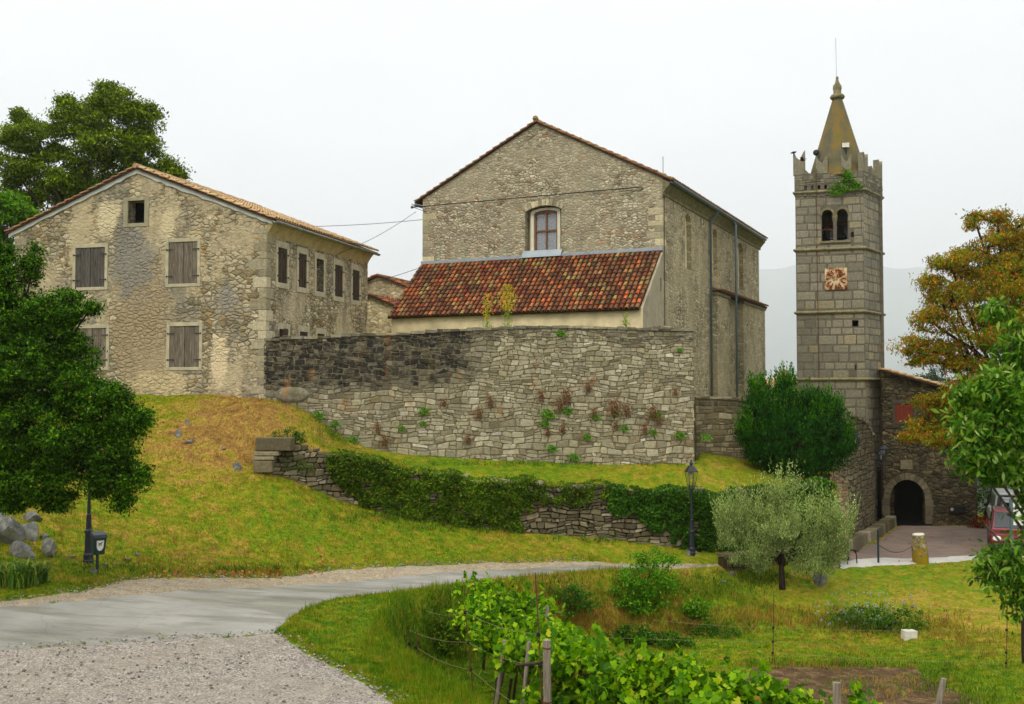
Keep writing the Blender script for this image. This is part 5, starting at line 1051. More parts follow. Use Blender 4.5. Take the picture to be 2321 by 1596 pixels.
# autumn chestnut at the right
M_lf_chest = leafmat('chestnut_leaf', [(0, lin(86, 108, 14)), (.42, lin(132, 152, 22)), (.54, lin(166, 142, 26)), (.66, lin(184, 104, 28)), (.76, lin(164, 74, 20)), (.86, lin(116, 126, 20)), (1, lin(206, 134, 38))], trans=.35)
bc_ = at(2335, 1190, 44); bc_.z = gz(bc_.x, bc_.y)
tree('chestnut_tree', 'tall chestnut turning orange and rust beside the gatehouse', 'tree', bc_,
     [(2240, 560, 62, 34, 44, 1.2), (2300, 520, 60, 40, 44, 1.4), (2190, 600, 58, 40, 44, 1.2), (2150, 590, 40, 16, 44, .8), (2260, 640, 80, 60, 43.6, 2), (2160, 680, 62, 48, 43.6, 1.3), (2230, 740, 90, 60, 43.6, 2), (2110, 730, 42, 34, 44, .9), (2130, 790, 55, 22, 44, .9), (2060, 780, 44, 20, 44, .7), (2085, 815, 42, 14, 44, .6),
      (2300, 760, 80, 90, 44, 2), (2190, 820, 60, 26, 44, 1.1), (2250, 880, 90, 60, 43.6, 1.6), (2150, 930, 60, 34, 43.6, 1), (2095, 965, 46, 20, 43.6, .7), (2200, 900, 60, 50, 43.2, 1), (2150, 990, 60, 16, 43, .8), (2120, 905, 44, 20, 43.6, .8), (2070, 990, 24, 10, 43.4, .4), (2180, 960, 60, 30, 43.6, 1), (2290, 620, 60, 60, 44, 1.6), (2350, 560, 60, 60, 44, 1.6), (2370, 700, 70, 120, 44, 2), (2460, 620, 110, 120, 44.5, 2.6), (2480, 820, 120, 120, 45, 2.6), (2400, 960, 90, 70, 45, 2), (2210, 500, 20, 16, 44, .5), (2260, 490, 24, 14, 44, .5), (2110, 640, 30, 18, 44, .5)],  # unseen crown lobes past the right frame edge are added to shade the gatehouse
     M_lf_chest, M_darkbark, 4.4, 46, .27, .155, 106, lump=5, rad=(.32, .28, .2), nt=420, droop=.9, aspect=.38, trunk=[(0, 0, -.3), (0, 0, 2), (-.2, 0, 4), (-.4, 0, 6.5), (-.3, 0, 9)][:5] and [(0, 0, -.3), (-.1, 0, 3), (-.5, 0, 7.5)])
# foreground tree with long leaves at the right edge
M_lf_near = leafmat('walnut_leaf', [(0, lin(30, 70, 8)), (.5, lin(68, 112, 20)), (.88, lin(118, 154, 48)), (1, lin(168, 186, 108))], rough=.35, trans=.35, spec=.5, patch=.2)
bn = Vector((7.0, 11.2, gz(7.0, 11.2)))
def open_gap(q, base):          # the crown is open here: the parked cars show between its branches
    x, y, z = q[:, 0] + base.x, q[:, 1] + base.y, q[:, 2] + base.z; fy = y * cT + z * sT; U = CX + F * x / fy; Vv = CY - F * (z * cT - y * sT) / fy
    return (U < 2322) & (Vv > 1086) & (Vv < 1236) & (U + (Vv - 1098) * .12 > 2200)
tree('walnut_tree', 'bright green large-leaved tree hanging in from the right foreground', 'tree', bn,
     [(2260, 880, 52, 60, 10.6, .35), (2210, 960, 50, 55, 10.6, .35), (2290, 980, 50, 90, 10.6, .4), (2240, 1050, 62, 40, 10.5, .35), (2190, 890, 30, 26, 10.6, .2), (2300, 780, 30, 60, 10.6, .3), (2270, 700, 22, 26, 10.6, .2), (2300, 1100, 40, 60, 10.6, .3), (2280, 1230, 46, 44, 10.4, .3), (2250, 1290, 36, 36, 10.4, .25), (2310, 1310, 34, 60, 10.4, .25),
      (2235, 1190, 26, 14, 10.4, .15), (2330, 1180, 40, 80, 10.6, .3), (2200, 1030, 40, 22, 10.5, .2), (2360, 900, 50, 180, 10.8, .5), (2305, 1380, 14, 22, 10.4, .15)],
     M_lf_near, M_bark, 90, 13, .11, .088, 107, shape='oval', rad=(.14, .1, .05), nt=90, droop=.75, aspect=.36, shell=.3, fold=.06, trunk=[(0, 0, -.3), (-.2, -.1, 1.6), (-.9, -.4, 3.6)], cut=lambda q: ~open_gap(q, bn))
# vegetation beyond the gatehouse and in front of the mountain
M_lf_hedge = leafmat('hedge_leaf', [(0, lin(30, 60, 14)), (.6, lin(62, 98, 26)), (1, lin(96, 124, 40))])
ph = at(2235, 1185, 54); ph.z = -6.6
tree('hedge_tree', 'dark leafy tree right of the gatehouse', 'tree', ph, [(2240, 1050, 40, 60, 56, 1.2), (2280, 1000, 60, 80, 57, 1.5), (2240, 1130, 34, 50, 55, 1), (2330, 1050, 60, 100, 57, 1.6), (2330, 900, 70, 100, 58, 1.6)], M_lf_hedge, M_darkbark, 4, 50, .34, .14, 108)
M_lf_red = leafmat('red_leaf', [(0, lin(70, 16, 14)), (.6, lin(128, 34, 26)), (1, lin(150, 60, 40))])
p = at(2228, 1182, 50.5); p.z = -6.5; fb = thing('red_shrub', 'low dark red shrub beside the gatehouse corner', 'shrub', p); rg = np.random.default_rng(5)
crown('foliage', M_lf_red, fb, [((0, 0, .35), (.7, .4, .35)), ((.8, 0, .3), (.5, .4, .3))], 20, 30, .15, .08, rg)
M_lf_far = leafmat('far_pine', [(0, lin(24, 46, 24)), (1, lin(58, 84, 44))])
for i, (u, v, s) in enumerate([(2098, 858, 14), (2125, 850, 18), (2080, 866, 10), (1768, 892, 10)]):
    Y = 210; p = at(u, v, Y); t = thing('pine_tree', ['hazy pine just right of the gatehouse roof', 'tallest hazy pine behind the gatehouse roof', 'small hazy pine nearest the gatehouse roof', 'hazy pine between church and bell tower'][i], 'tree', (p.x, p.y, p.z - 22), group='hazy pines far beyond the gatehouse'); rg = np.random.default_rng(200 + i)
    r = s * Y / F; crown('crown', M_lf_far, t, [((0, 0, 22), (r, r, r * 1.1)), ((0, 0, 20), (r * 1.8, r * 1.8, r * 1.2)), ((0, 0, 17), (r * 2.4, r * 2.2, 2.5)), ((r * .4, 0, 13), (r * 2.6, r * 2, 3))], .35, 60, .7, .5, rg)
    mb = MB(); mb.tube([(0, 0, -16), (0, 0, 21)], [.5, .1], 6); mb.build('trunk', M_darkbark, t)

# ---------------------------------------------------------------- shrubs and wall plants
def shrub(name, label, cat, u, v, blobs, mat, seed, per=22, leaves=30, crad=.13, ls=.07, group=None, kind=None, **k):
    p = G(u, v); t = thing(name, label, cat, p, group=group); rg = np.random.default_rng(seed)
    crown('foliage', mat, t, B(p, *[(b[0], b[1], b[2], b[3], p.y + (b[4] if len(b) > 4 else 0), b[5] if len(b) > 5 else b[2] * p.y / F * .7) for b in blobs]), per, leaves, crad, ls, rg, **k)
    mb = MB()
    for _ in range(9):
        c = blobs[rg.integers(len(blobs))]; e = at(c[0], c[1], p.y) - p; mb.tube([(rg.normal(0, .05), rg.normal(0, .05), -.05), e * .5 + Vector((rg.normal(0, .05), 0, .05)), e], [.015, .011, .006], 4)
    mb.build('stem', M_darkbark, t); return t
M_lf_bram = leafmat('bramble_leaf', [(0, lin(40, 92, 8)), (.5, lin(78, 136, 16)), (1, lin(130, 176, 34))])
M_lf_ivy = leafmat('ivy_leaf', [(0, lin(42, 70, 10)), (.5, lin(74, 108, 14)), (.85, lin(108, 136, 24)), (1, lin(134, 124, 40))], patch=.45)
M_lf_dark = leafmat('dark_shrub_leaf', [(0, lin(28, 64, 10)), (.6, lin(54, 98, 16)), (1, lin(92, 130, 32))])
shrub('bramble_bush', 'leafy green bramble bush at the edge of the bank below the lamp', 'bush', 1450, 1385, [(1460, 1310, 62, 40), (1425, 1340, 50, 36), (1500, 1320, 46, 32), (1450, 1365, 60, 20), (1490, 1262, 34, 14), (1440, 1262, 20, 10), (1520, 1270, 26, 10), (1410, 1370, 34, 18)], M_lf_bram, 301, ls=.09, crad=.15, per=16)
shrub('bramble_bush', 'small green bramble to the right of the larger bush', 'bush', 1580, 1408, [(1580, 1370, 24, 22), (1560, 1385, 18, 16), (1600, 1385, 16, 20)], M_lf_bram, 302, ls=.09, crad=.12)
shrub('nettle_patch', 'dark green nettle patch at the foot of the bank', 'nettle patch', 1450, 1462, [(1440, 1435, 46, 20), (1500, 1445, 46, 14), (1400, 1445, 26, 14), (1545, 1455, 30, 7)], M_lf_dark, 303, ls=.09)
shrub('bank_scrub', 'dark overhanging scrub where the verge drops to the vineyard', 'scrub', 1000, 1470, [(960, 1415, 50, 26), (1020, 1425, 44, 30), (1060, 1400, 26, 30), (910, 1400, 22, 14), (1000, 1455, 50, 18)], M_lf_ivy, 304, ls=.08, per=20)
shrub('bank_scrub', 'green scrub on the bank just right of the far grapevines', 'scrub', 1290, 1390, [(1290, 1350, 50, 20), (1250, 1345, 24, 18), (1330, 1370, 30, 14), (1280, 1385, 30, 12)], M_lf_dark, 305, ls=.08, per=20)
shrub('bank_scrub', 'low weeds at the bottom of the bank below the bramble', 'scrub', 1610, 1440, [(1600, 1425, 30, 10), (1640, 1435, 40, 7), (1560, 1440, 14, 10)], M_lf_dark, 306, ls=.07, per=20)
shrub('bank_scrub', 'dark scrub with pale blue flowers above the white block', 'scrub', 1990, 1430, [(1975, 1395, 60, 24), (2040, 1410, 50, 22), (1910, 1400, 34, 12), (2060, 1385, 30, 8), (2090, 1420, 28, 14)], M_lf_dark, 307, ls=.07, per=16, leaves=24)
shrub('round_shrub', 'small rounded dark shrub above the end of the ruined wall', 'shrub', 665, 1018, [(650, 990, 30, 20), (672, 996, 22, 18)], M_lf_dark, 308, ls=.06, crad=.1, per=40)
shrub('round_shrub', 'olive green shrub clinging to the end of the ruined wall', 'shrub', 665, 1085, [(662, 1050, 30, 22), (690, 1060, 16, 18), (645, 1062, 16, 16)], M_lf_ivy, 309, ls=.05, crad=.1, per=40)
# ivy on the terrace wall: hugs the stones from the top downwards
from mathutils import noise as mnoise
def ivy(label, a0, a1, cov, seed, over=.12, mat=M_lf_ivy, ls=.06, dens=620):
    rg = np.random.default_rng(seed); n = int((a1 - a0) * dens); a = rg.uniform(a0, a1, n); t = rg.random(n) ** .9; C = []
    for ai, ti in zip(a, t):
        cv = cov(ai)
        if ti > cv * (1.12 + .5 * (mnoise.noise(Vector((ai * 1.3, ti * 1.5, seed))) + .6 * mnoise.noise(Vector((ai * 4.1, ti * 4, seed))))): continue
        if mnoise.noise(Vector((ai * 2.2, ti * 3.5, seed + 9.0))) > .42: continue
        zt_, zb_ = ftop(ai) + .04, fbot(ai); z = zt_ - (zt_ - zb_) * ti; out = .17 + over * (.5 + .9 * mnoise.noise(Vector((ai * 2.4, z * 3.0, 4.0)))) + rg.uniform(-.03, .10); p = rpos(ai, out); C.append((p[0], p[1], z + rg.normal(0, .03)))
        if ti < .12:
            q = rpos(ai, .1 - rg.uniform(0, .45)); C.append((q[0], q[1], zt_ + rg.uniform(-.02, .08)))
    o = thing('ivy', label, 'ivy', rw.location); C = np.array(C); C = C + np.array([0, 0, 0]); D = np.tile(np.array([.1, -.6, -.2]), (len(C), 1))
    leaf_obj('foliage', C, ls * rg.uniform(.6, 1.4, len(C)), mat, o, rg=rg, dirs=D, aspect=.8, droop=.3, up=.0); return o
A1 = lambda u: float(np.interp(u, [600, 700, 770, 850, 950, 1100, 1300, 1500, 1620, 1720, 1800, 1868], cum))
ivy('thick ivy covering the left half of the ruined terrace wall', A1(745), A1(1215), lambda a: .92 * float(np.interp(a, [A1(745), A1(800), A1(870), A1(950), A1(1120), A1(1180), A1(1215)], [.3, .8, 1.0, 1.1, 1.1, .9, .3])), 311, over=.12, dens=5200, ls=.075)
ivy('sparse ivy along the top of the middle of the terrace wall', A1(1215), A1(1380), lambda a: .3, 312, dens=3000, ls=.07)
ivy('dark ivy curtain on the right half of the terrace wall behind the lamp', A1(1370), A1(1868), lambda a: float(np.interp(a, [A1(1370), A1(1450), A1(1540), A1(1630), A1(1868)], [.3, .6, .75, .85, 1.0])), 313, over=.14, mat=M_lf_dark, dens=5200, ls=.08)
# plants rooted in the retaining wall: copies of a few built tufts
M_lf_dry = leafmat('dried_stalk', [(0, lin(84, 58, 38)), (.6, lin(124, 88, 58)), (1, lin(160, 124, 80))], trans=.1)
def tuft(name, label, mat, seed, n=90, h=.3, spread=.12, up_=False, group=None, asp=.16, ls=.12):
    rg = np.random.default_rng(seed); t = thing(name, label, 'plant', (0, 0, -200), group=group); C = np.stack([rg.normal(0, spread, n), -np.abs(rg.normal(0, .04, n)) - .02, rg.uniform(-h, .05, n) if not up_ else rg.uniform(0, h, n)], 1)
    D = np.stack([rg.normal(0, .5, n), -np.abs(rg.normal(.3, .3, n)), (np.ones(n) * (-.8 if not up_ else 1))], 1); leaf_obj('foliage', C, ls * rg.uniform(.5, 1.3, n), mat, t, rg=rg, dirs=D, droop=0, aspect=asp); return t
def clone(root, loc, label, rot=0.0, scale=1.0):
    r = root.copy(); COL.objects.link(r); r.location = loc; r.rotation_euler = (0, 0, rot); r.scale = (scale,) * 3; r['label'] = label
    for c_ in list(root.children):
        d = c_.copy(); COL.objects.link(d); d.parent = r
        for g_ in list(c_.children):
            e = g_.copy(); COL.objects.link(e); e.parent = d
    return r
dry0 = tuft('dried_plant', '', M_lf_dry, 1, 120, .34, .09, group='dried brown plants hanging on the retaining wall'); grn0 = tuft('wall_fern', '', M_lf_bram, 2, 110, .16, .10, group='green tufts growing on the retaining wall', asp=.5, ls=.07)
dry_px = [(1110, 898, 1), (1225, 885, 1.1), (1282, 880, 1.6), (1268, 905, 1.1), (1390, 905, 1.6), (1345, 925, .9), (1420, 915, 1.2), (1478, 920, 1.3), (1492, 940, 1), (1332, 865, 1), (1395, 955, .8), (1005, 903, .8), (1085, 925, 1), (870, 985, 1.1), (855, 960, .9), (1275, 960, .9), (1460, 960, 1), (1530, 880, .7), (1240, 970, .8), (1060, 985, .9)]
def where(u, v): return 'upper' if v < 900 else ('middle' if v < 945 else 'lower')
used = {}
for i, (u, v, s) in enumerate(dry_px):
    a, z = sg_.px(u, v, -.05); p = sg_.w(a, -.02); p.z = z; nth = ['leftmost', '2nd from left', '3rd from left', '4th from left', '5th from left', '6th from left', '7th from left', '8th from left', '9th from left', '10th from left', '11th from left', '12th from left', '13th from left', '14th from left', '15th from left', '16th from left', '17th from left', '18th from left', '19th from left', 'rightmost'][sorted(dry_px).index((u, v, s))]
    lab = f'dried brown plant on the retaining wall, {nth} of the dried ones'
    if i == 0: dry0.location = p; dry0.rotation_euler = (0, 0, sg_.rot); dry0['label'] = lab; dry0.scale = (s,) * 3
    else: clone(dry0, p, lab, sg_.rot, s)
grn_px = [(1240, 930, 1.6), (1235, 955, 1.1), (1285, 925, 1.2), (1350, 940, 1), (1395, 935, .9), (1490, 935, 1), (1415, 965, 1), (1480, 975, .9), (1540, 980, 1.2), (1250, 1010, 1.2), (1330, 985, 1), (1300, 1030, 1.2), (960, 925, 1.2), (958, 955, .8), (800, 990, 1.2), (910, 965, .9), (720, 935, 1.3), (760, 955, 1), (1270, 750, 1.1), (1540, 790, .7), (1600, 985, 1.2)]
for i, (u, v, s) in enumerate(grn_px):
    a, z = sg_.px(u, v, -.05); p = sg_.w(a, -.03); p.z = z; k = sorted(grn_px).index((u, v, s)); nth = 'leftmost' if k == 0 else ('rightmost' if k == len(grn_px) - 1 else f'{k + 1}th from left')
    lab = f'green tuft on the retaining wall, {nth} of the green ones'.replace(' 2th', ' 2nd').replace(' 3th', ' 3rd').replace(' 21th', ' 21st')
    if i == 0: grn0.location = p; grn0.rotation_euler = (0, 0, sg_.rot); grn0['label'] = lab; grn0.scale = (s,) * 3
    else: clone(grn0, p, lab, sg_.rot, s)
# tall yellow weeds on top of the wall
M_lf_yel = leafmat('yellow_bloom', [(0, lin(168, 150, 12)), (.6, lin(208, 190, 30)), (1, lin(226, 200, 60))]); M_lf_fresh = leafmat('fresh_weed_leaf', [(0, lin(92, 130, 30)), (1, lin(160, 180, 60))])
for i, (u, vb, vt_, vf, lab) in enumerate([(1104, 748, 668, 728, 'slim yellow-topped weed on the retaining wall, left of the fuller one'), (1150, 748, 646, 706, 'full yellow flowering weed growing on top of the retaining wall'), (1512 - 200 + 0, 744, 738, 742, None), (1418 - 0, 744, 706, 735, 'thin green weed on the retaining wall right of the yellow ones')]):
    if lab is None: continue
    a, z = sg_.px(u, vb, .25); p = sg_.w(a, .25); p.z = z; hgt = sg_.px(u, vt_, .25)[1] - z; zf = sg_.px(u, vf, .25)[1] - z; t = thing('wall_weed', lab, 'weed', p, sg_.rot); rg = np.random.default_rng(400 + i)
    mb = MB(); mb.tube([(0, 0, -.1), (.03, 0, zf), (.0, 0, hgt)], [.014, .01, .004], 5)
    for k in range(5): mb.tube([(0, 0, zf * .6 + k * .06), (rg.normal(0, .12), rg.normal(0, .1), hgt * .85)], [.008, .004], 4)
    mb.build('stem', M_lf_fresh, t); n = [260, 620, 0, 60][i]; wd = [.09, .2, 0, .04][i]
    tz = rg.random(n); C = np.stack([rg.normal(0, 1, n) * wd * np.sin(np.clip(tz * 2.6 + .3, 0, 3.1)), rg.normal(0, .08, n), zf + (hgt - zf) * tz], 1); leaf_obj('blossom', C, .05 * rg.uniform(.6, 1.3, n), M_lf_yel if i < 2 else M_lf_fresh, t, rg=rg, aspect=.6, dirs=np.tile([0, 0, 1.], (n, 1)), droop=0)
    n = 110; C = np.stack([rg.normal(0, .1, n), rg.normal(0, .06, n), rg.uniform(0, max(zf, .3), n)], 1); leaf_obj('foliage', C, .11 * rg.uniform(.5, 1.2, n), M_lf_fresh, t, rg=rg, aspect=.25)
# plants on the tower
rg = np.random.default_rng(77); p = tw.world(*(lambda q: (q[0], -.12, q[1]))(tw.front(1915, 425))); t = thing('parapet_bush', 'green bush sprouting from the bell tower parapet', 'plant', p, tw.rot)
crown('foliage', M_lf_bram, t, [((0, 0, .1), (.55, .25, .35)), ((.1, 0, .5), (.25, .2, .4)), ((-.45, 0, -.15), (.4, .2, .22)), ((.5, 0, 0), (.35, .2, .2))], 26, 22, .13, .10, rg); mb = MB(); mb.tube([(0, .1, -.3), (0, 0, .3), (.1, 0, .8)], [.03, .02, .01], 5); mb.build('stem', M_darkbark, t)
# iris clump and rocks at the lower left
def blades(name, parent, n, r, h, w_, mat, rg):
    a = rg.uniform(0, 6.28, n); rr = r * np.sqrt(rg.random(n)); bx, by = rr * np.cos(a), rr * np.sin(a); hh = h * rg.uniform(.5, 1.1, n); ln = rg.uniform(.2, .9, n) * hh; V = []; q = rg.uniform(0, 6.28, n)
    for i in range(n):
        dx, dy = math.cos(q[i]), math.sin(q[i]); px, py = -dy, dx; pts = []
        for k, t in enumerate((0, .4, .75, 1)):
            ww = w_ * (1, 1, .7, .05)[k] / 2; cx, cy, cz = bx[i] + dx * ln[i] * t ** 2.2, by[i] + dy * ln[i] * t ** 2.2, hh[i] * (t - .38 * t ** 3) * 1.2 - .03; V += [(cx - px * ww, cy - py * ww, cz), (cx + px * ww, cy + py * ww, cz)]
    i = np.arange(n)[:, None] * 8; Fq = np.concatenate([i + np.array([[2 * k, 2 * k + 1, 2 * k + 3, 2 * k + 2]]) for k in range(3)], 1).reshape(-1, 4)
    return mesh_obj(name, np.array(V), Fq, mat, parent)
M_blade = leafmat('iris_blade', [(0, lin(40, 74, 18)), (.6, lin(84, 120, 34)), (1, lin(150, 160, 72))])
for i, (u, v, s, lab) in enumerate([(35, 1322, 1.0, 'clump of long iris leaves at the left edge below the rocks'), (75, 1318, .6, 'smaller iris clump to the right of the big one')]):
    p = G(u, v); t = thing('iris_plant', lab, 'plant', p); blades('foliage', t, int(420 * s), .55 * s, .62 * (.7 + .3 * s), .035, M_blade, np.random.default_rng(500 + i))
def rock(label, u, v, wpx, hpx, mat, seed, group=None, name='rock', dep=.8, tilt=0.0, sink=.25):
    p = G(u, v); w_, h = wpx * p.y / F, hpx * p.y / F; rr = random.Random(seed); import bmesh
    bm = bmesh.new(); bmesh.ops.create_icosphere(bm, subdivisions=3, radius=1.0); from mathutils import noise as mn
    pl = [(Vector((rr.uniform(-1, 1), rr.uniform(-1, 1), rr.uniform(-.4, 1))).normalized(), rr.uniform(.3, .62)) for _ in range(14)]
    for q in bm.verts:
        c = q.co.copy()
        for n_, d in pl:
            k = c.dot(n_) - d
            if k > 0: c -= n_ * k * .98
        c *= 1 + .10 * mn.noise(c * 2.3 + Vector((seed, 0, 0))); q.co = Vector((c.x * w_ * .62, c.y * w_ * dep * .62, c.z * h * (.62 + sink) + h * (.5 - sink * .6)))
    if tilt: bmesh.ops.rotate(bm, verts=bm.verts, cent=(0, 0, h * .4), matrix=Matrix.Rotation(tilt, 3, 'Y'))
    me = bpy.data.meshes.new(name); bm.to_mesh(me); bm.free(); me.materials.append(mat); o = bpy.data.objects.new(name, me); COL.objects.link(o); o.location = p; return setp(o, label, 'rock' if name == 'rock' else 'stone block', group)
def rockmat():
    n = N('limestone_rock'); c = n.ramp(n.noise(3.5, 6, .7), [(.32, lin(66, 66, 62)), (.5, lin(108, 108, 102)), (.7, lin(160, 158, 148))]); c = n.mix(n.ramp(n.noise(1.7, 4), [(.55, 0), (.68, .6)]), c, lin(78, 80, 44)); n.bump(n.noise(7, 6, .7), .05); return n.done(c, .9, .2)
M_rock = rockmat()
RK = [(20, 1226, 100, 56, 'big tilted grey boulder at the left edge, beneath the oak', .5), (66, 1214, 74, 34, 'flat-topped grey boulder beside the biggest one', .3), (72, 1180, 50, 22, 'smooth pale boulder behind the others under the oak', .2), (112, 1254, 66, 44, 'pale sloping boulder rightmost of the outcrop', .5), (52, 1262, 84, 40, 'brownish boulder low in the outcrop', .4), (100, 1222, 30, 16, 'small pointed rock above the pale sloping one', .1), (-15, 1200, 70, 70, 'tall boulder cut by the left picture edge', .3)]
for i, (u, v, w_, h, lab, tl) in enumerate(RK): rock(lab, u, v, w_, h, M_rock, 30 + i, 'boulders of the outcrop under the oak', tilt=tl)
SR = [(403, 988, 24, 17, 'round speckled rock on the slope, lower of two near the house'), (424, 960, 18, 11, 'small grey rock highest on the slope'), (430, 1003, 24, 8, 'flat rock half sunk below the round one'), (536, 1062, 30, 19, 'largest speckled rock on the open slope'), (505, 1017, 12, 7, 'little dark rock between the speckled ones'), (575, 1048, 8, 8, 'tiny pale stone left of the ruined wall'), (212, 1299, 28, 15, 'rounded stone at the foot of the waste bin post'),
      (238, 1283, 22, 8, 'flat stone just right of the bin post'), (265, 1282, 16, 9, 'rough grey stone right of the lamp base'), (287, 1272, 16, 8, 'pale stone lying in the row by the lamp'), (312, 1259, 16, 6, 'last small stone of the row by the lamp'), (160, 1262, 22, 5, 'thin slab left of the tall lamp base'), (152, 1270, 14, 5, 'small brown stone left of the tall lamp'), (1860, 1320, 52, 30, 'pale triangular rock at the right of the olive trunk'), (1641, 1320, 16, 8, 'small white stone left of the olive tree'), (1660, 1306, 12, 12, 'upright brown stone near the bench slab'),
      (1559, 1258, 12, 12, 'yellowish stone propping the right lamp base'), (1576, 1257, 12, 10, 'grey stone at the right lamp base'), (2070, 1378, 16, 6, 'small flat stone in the mown grass right of the flowers')]
for i, (u, v, w_, h, lab) in enumerate(SR): rock(lab, u, v, w_, h, M_rock, 60 + i, dep=.7)
p = G(2061, 1446); mb = MB(); mb.box(-.2, .2, -.12, .15, -.1, .23); o = mb.build('stone_block', plain('white_block_stone', lin(206, 200, 184), .9, .15, 8, bump=.01), bevel=.015); o.location = p; o.rotation_euler = (0, .03, .15); setp(o, 'square white stone block in the grass below the flowers', 'stone block')
# ---------------------------------------------------------------- street lamps
M_lamp = plain('anthracite_cast_iron', lin(44, 46, 54), .45, .15, 6, .4, .3)
def lantern(parent, z, s=1.0, x=0.0, y=0.0):
    mb = MB(); prof = [(.255 * s, .0), (.265 * s, .02), (.11 * s, .20 * s), (.05 * s, .22 * s), (.05 * s, .26 * s), (.075 * s, .30 * s), (.03 * s, .36 * s), (.04 * s, .39 * s), (.005, .43 * s)]
    mb.lathe(prof[:4], 4, (x, y, z + .55 * s), ph=math.pi / 4); mb.lathe(prof[3:], 8, (x, y, z + .55 * s)); mb.build('roof', M_lamp, parent)
    mb = MB()
    for k in range(4):
        a = math.pi / 4 + k * math.pi / 2; b = a + math.pi / 2; r0, r1 = .14 * s, .235 * s; P = lambda r, t, zz: (x + r * math.cos(t), y + r * math.sin(t), z + zz)
        mb.tube([P(r0, a, .06 * s), P(r1, a, .56 * s)], .012 * s, 4); mb.tube([P(r0, a, .07 * s), P(r0, b, .07 * s)], .012 * s, 4); mb.tube([P(.02 * s, a, -.06 * s), P(r0, a, .07 * s)], .012 * s, 4)
        mb.tube([Vector(P(r0, a, .07 * s)).lerp(Vector(P(r0, b, .07 * s)), .5), Vector(P(r1, a, .56 * s)).lerp(Vector(P(r1, b, .56 * s)), .5)], .008 * s, 4)
    mb.build('cage', M_lamp, parent); mb = MB(); mb.lathe([(.02, .30 * s), (.05 * s, .36 * s), (.06 * s, .46 * s), (.04 * s, .54 * s)], 8, (x, y, z)); mb.build('bulb', M_surr, parent)
def lamp(label, u, vb, hgt, group):
    p = G(u, vb); t = thing('street_lamp', label, 'street lamp', p, .2, group=group); hp = hgt - .99
    prof = [(.0, -.1), (.13, -.1), (.13, .06), (.115, .08), (.115, .17), (.125, .19), (.095, .24), (.085, .72), (.10, .74), (.10, .79), (.07, .82), (.058, 1.15), (.065, 1.17), (.045, 1.2), (.032, hp - .1), (.045, hp - .08), (.05, hp), (.03, hp + .02)]
    mb = MB(); mb.lathe(prof, 12); mb.build('post', M_lamp, t, smooth=False); lantern(t, hp + .05); return t
pR = G(1568, 1255); lamp('street lamp with four-sided lantern before the terrace wall', 1568, 1256, 210 * pR.y / F, 'black cast iron street lamps')
pLm = G(200, 1273); lamp('street lamp whose lantern is lost in the oak, beside the waste bin', 200, 1275, 210 * pR.y / F, 'black cast iron street lamps')
def wall_lamp(label, u, v, Y, s, arm):
    p = at(u, v, Y); t = thing('wall_lantern', label, 'wall lantern', p, group='black lanterns on brackets near the gateway'); lantern(t, -.55 * s, s); mb = MB()
    mb.tube([(0, 0, -.6 * s), (0, 0, -.78 * s), (arm * .5, .15, -.85 * s), (arm, .45, -.82 * s)], .018, 5); mb.tube([(arm * .25, .08, -.6 * s), (arm, .45, -.6 * s)], .012, 4); mb.build('bracket', M_lamp, t)
wall_lamp('wall lantern nearer the laurel bush, partly behind it', 1939, 992, 44.0, .85, -.3)
wall_lamp('front lantern of the pair left of the arched gateway', 1997, 1030, 47.2, .85, -.9)
wall_lamp('rear lantern of the pair left of the arched gateway', 2004, 1018, 50.5, .85, -.9)
# ---------------------------------------------------------------- waste bin with dog sign
pb = G(220, 1298); M_bin = plain('dark_green_bin', lin(16, 52, 50), .45, .12, 5, .4); M_binlid = plain('black_bin_lid', lin(34, 38, 42), .4, .12, 5, .45); s = pb.y / F
bn_ = thing('dog_waste_bin', 'dark green dog waste bin on a post with a white dog sign', 'bin', pb, R(38)); mb = MB(); mb.box(-.03, .03, -.03, .03, -.2, 52 * s); mb.build('post', M_binlid, bn_, bevel=.006)
z0, z1 = 42 * s, 88 * s; wb, wt = .12, .15; mb = MB()
mb.loft([[(-wb, -.17, z0), (wb, -.17, z0), (wb, .06, z0), (-wb, .06, z0)], [(-wt, -.235, z1 - .07), (wt, -.235, z1 - .07), (wt, .08, z1 - .0), (-wt, .08, z1 - .0)]]); mb.build('body', M_bin, bn_, bevel=.012)
mb = MB(); mb.loft([[(-wt - .012, -.25, z1 - .1), (wt + .012, -.25, z1 - .1), (wt + .012, .09, z1 - .04), (-wt - .012, .09, z1 - .04)], [(-wt - .012, -.225, z1 - .015), (wt + .012, -.225, z1 - .015), (wt - .0, .02, z1 + .05), (-wt + .0, .02, z1 + .05)], [(-wt + .02, -.05, z1 + .055), (wt - .02, -.05, z1 + .055), (wt - .02, .08, z1 + .045), (-wt + .02, .08, z1 + .045)]]); mb.build('lid', M_binlid, bn_, bevel=.01)
def on_bin(a, b, d): # front face
    t = (b - z0) / (z1 - .07 - z0); return (a, -.17 - .065 * t - d, b)
M_white = plain('white_sign', lin(228, 228, 222), .6, .04); P = [(-.085, z1 - .15)] + [(-.085 + .0 * k, z1 - .15) for k in ()] + [(-.08 + .16 * (1 - math.cos(math.pi * k / 10)) / 2, z1 - .27 - .13 * math.sin(math.pi * k / 10)) for k in range(11)] + [(.085, z1 - .15)]
mb = MB(); mb.loft([[on_bin(a, b, .004) for a, b in P], [on_bin(a, b, .012) for a, b in P]]); sg2 = mb.build('sign', M_white, bn_)
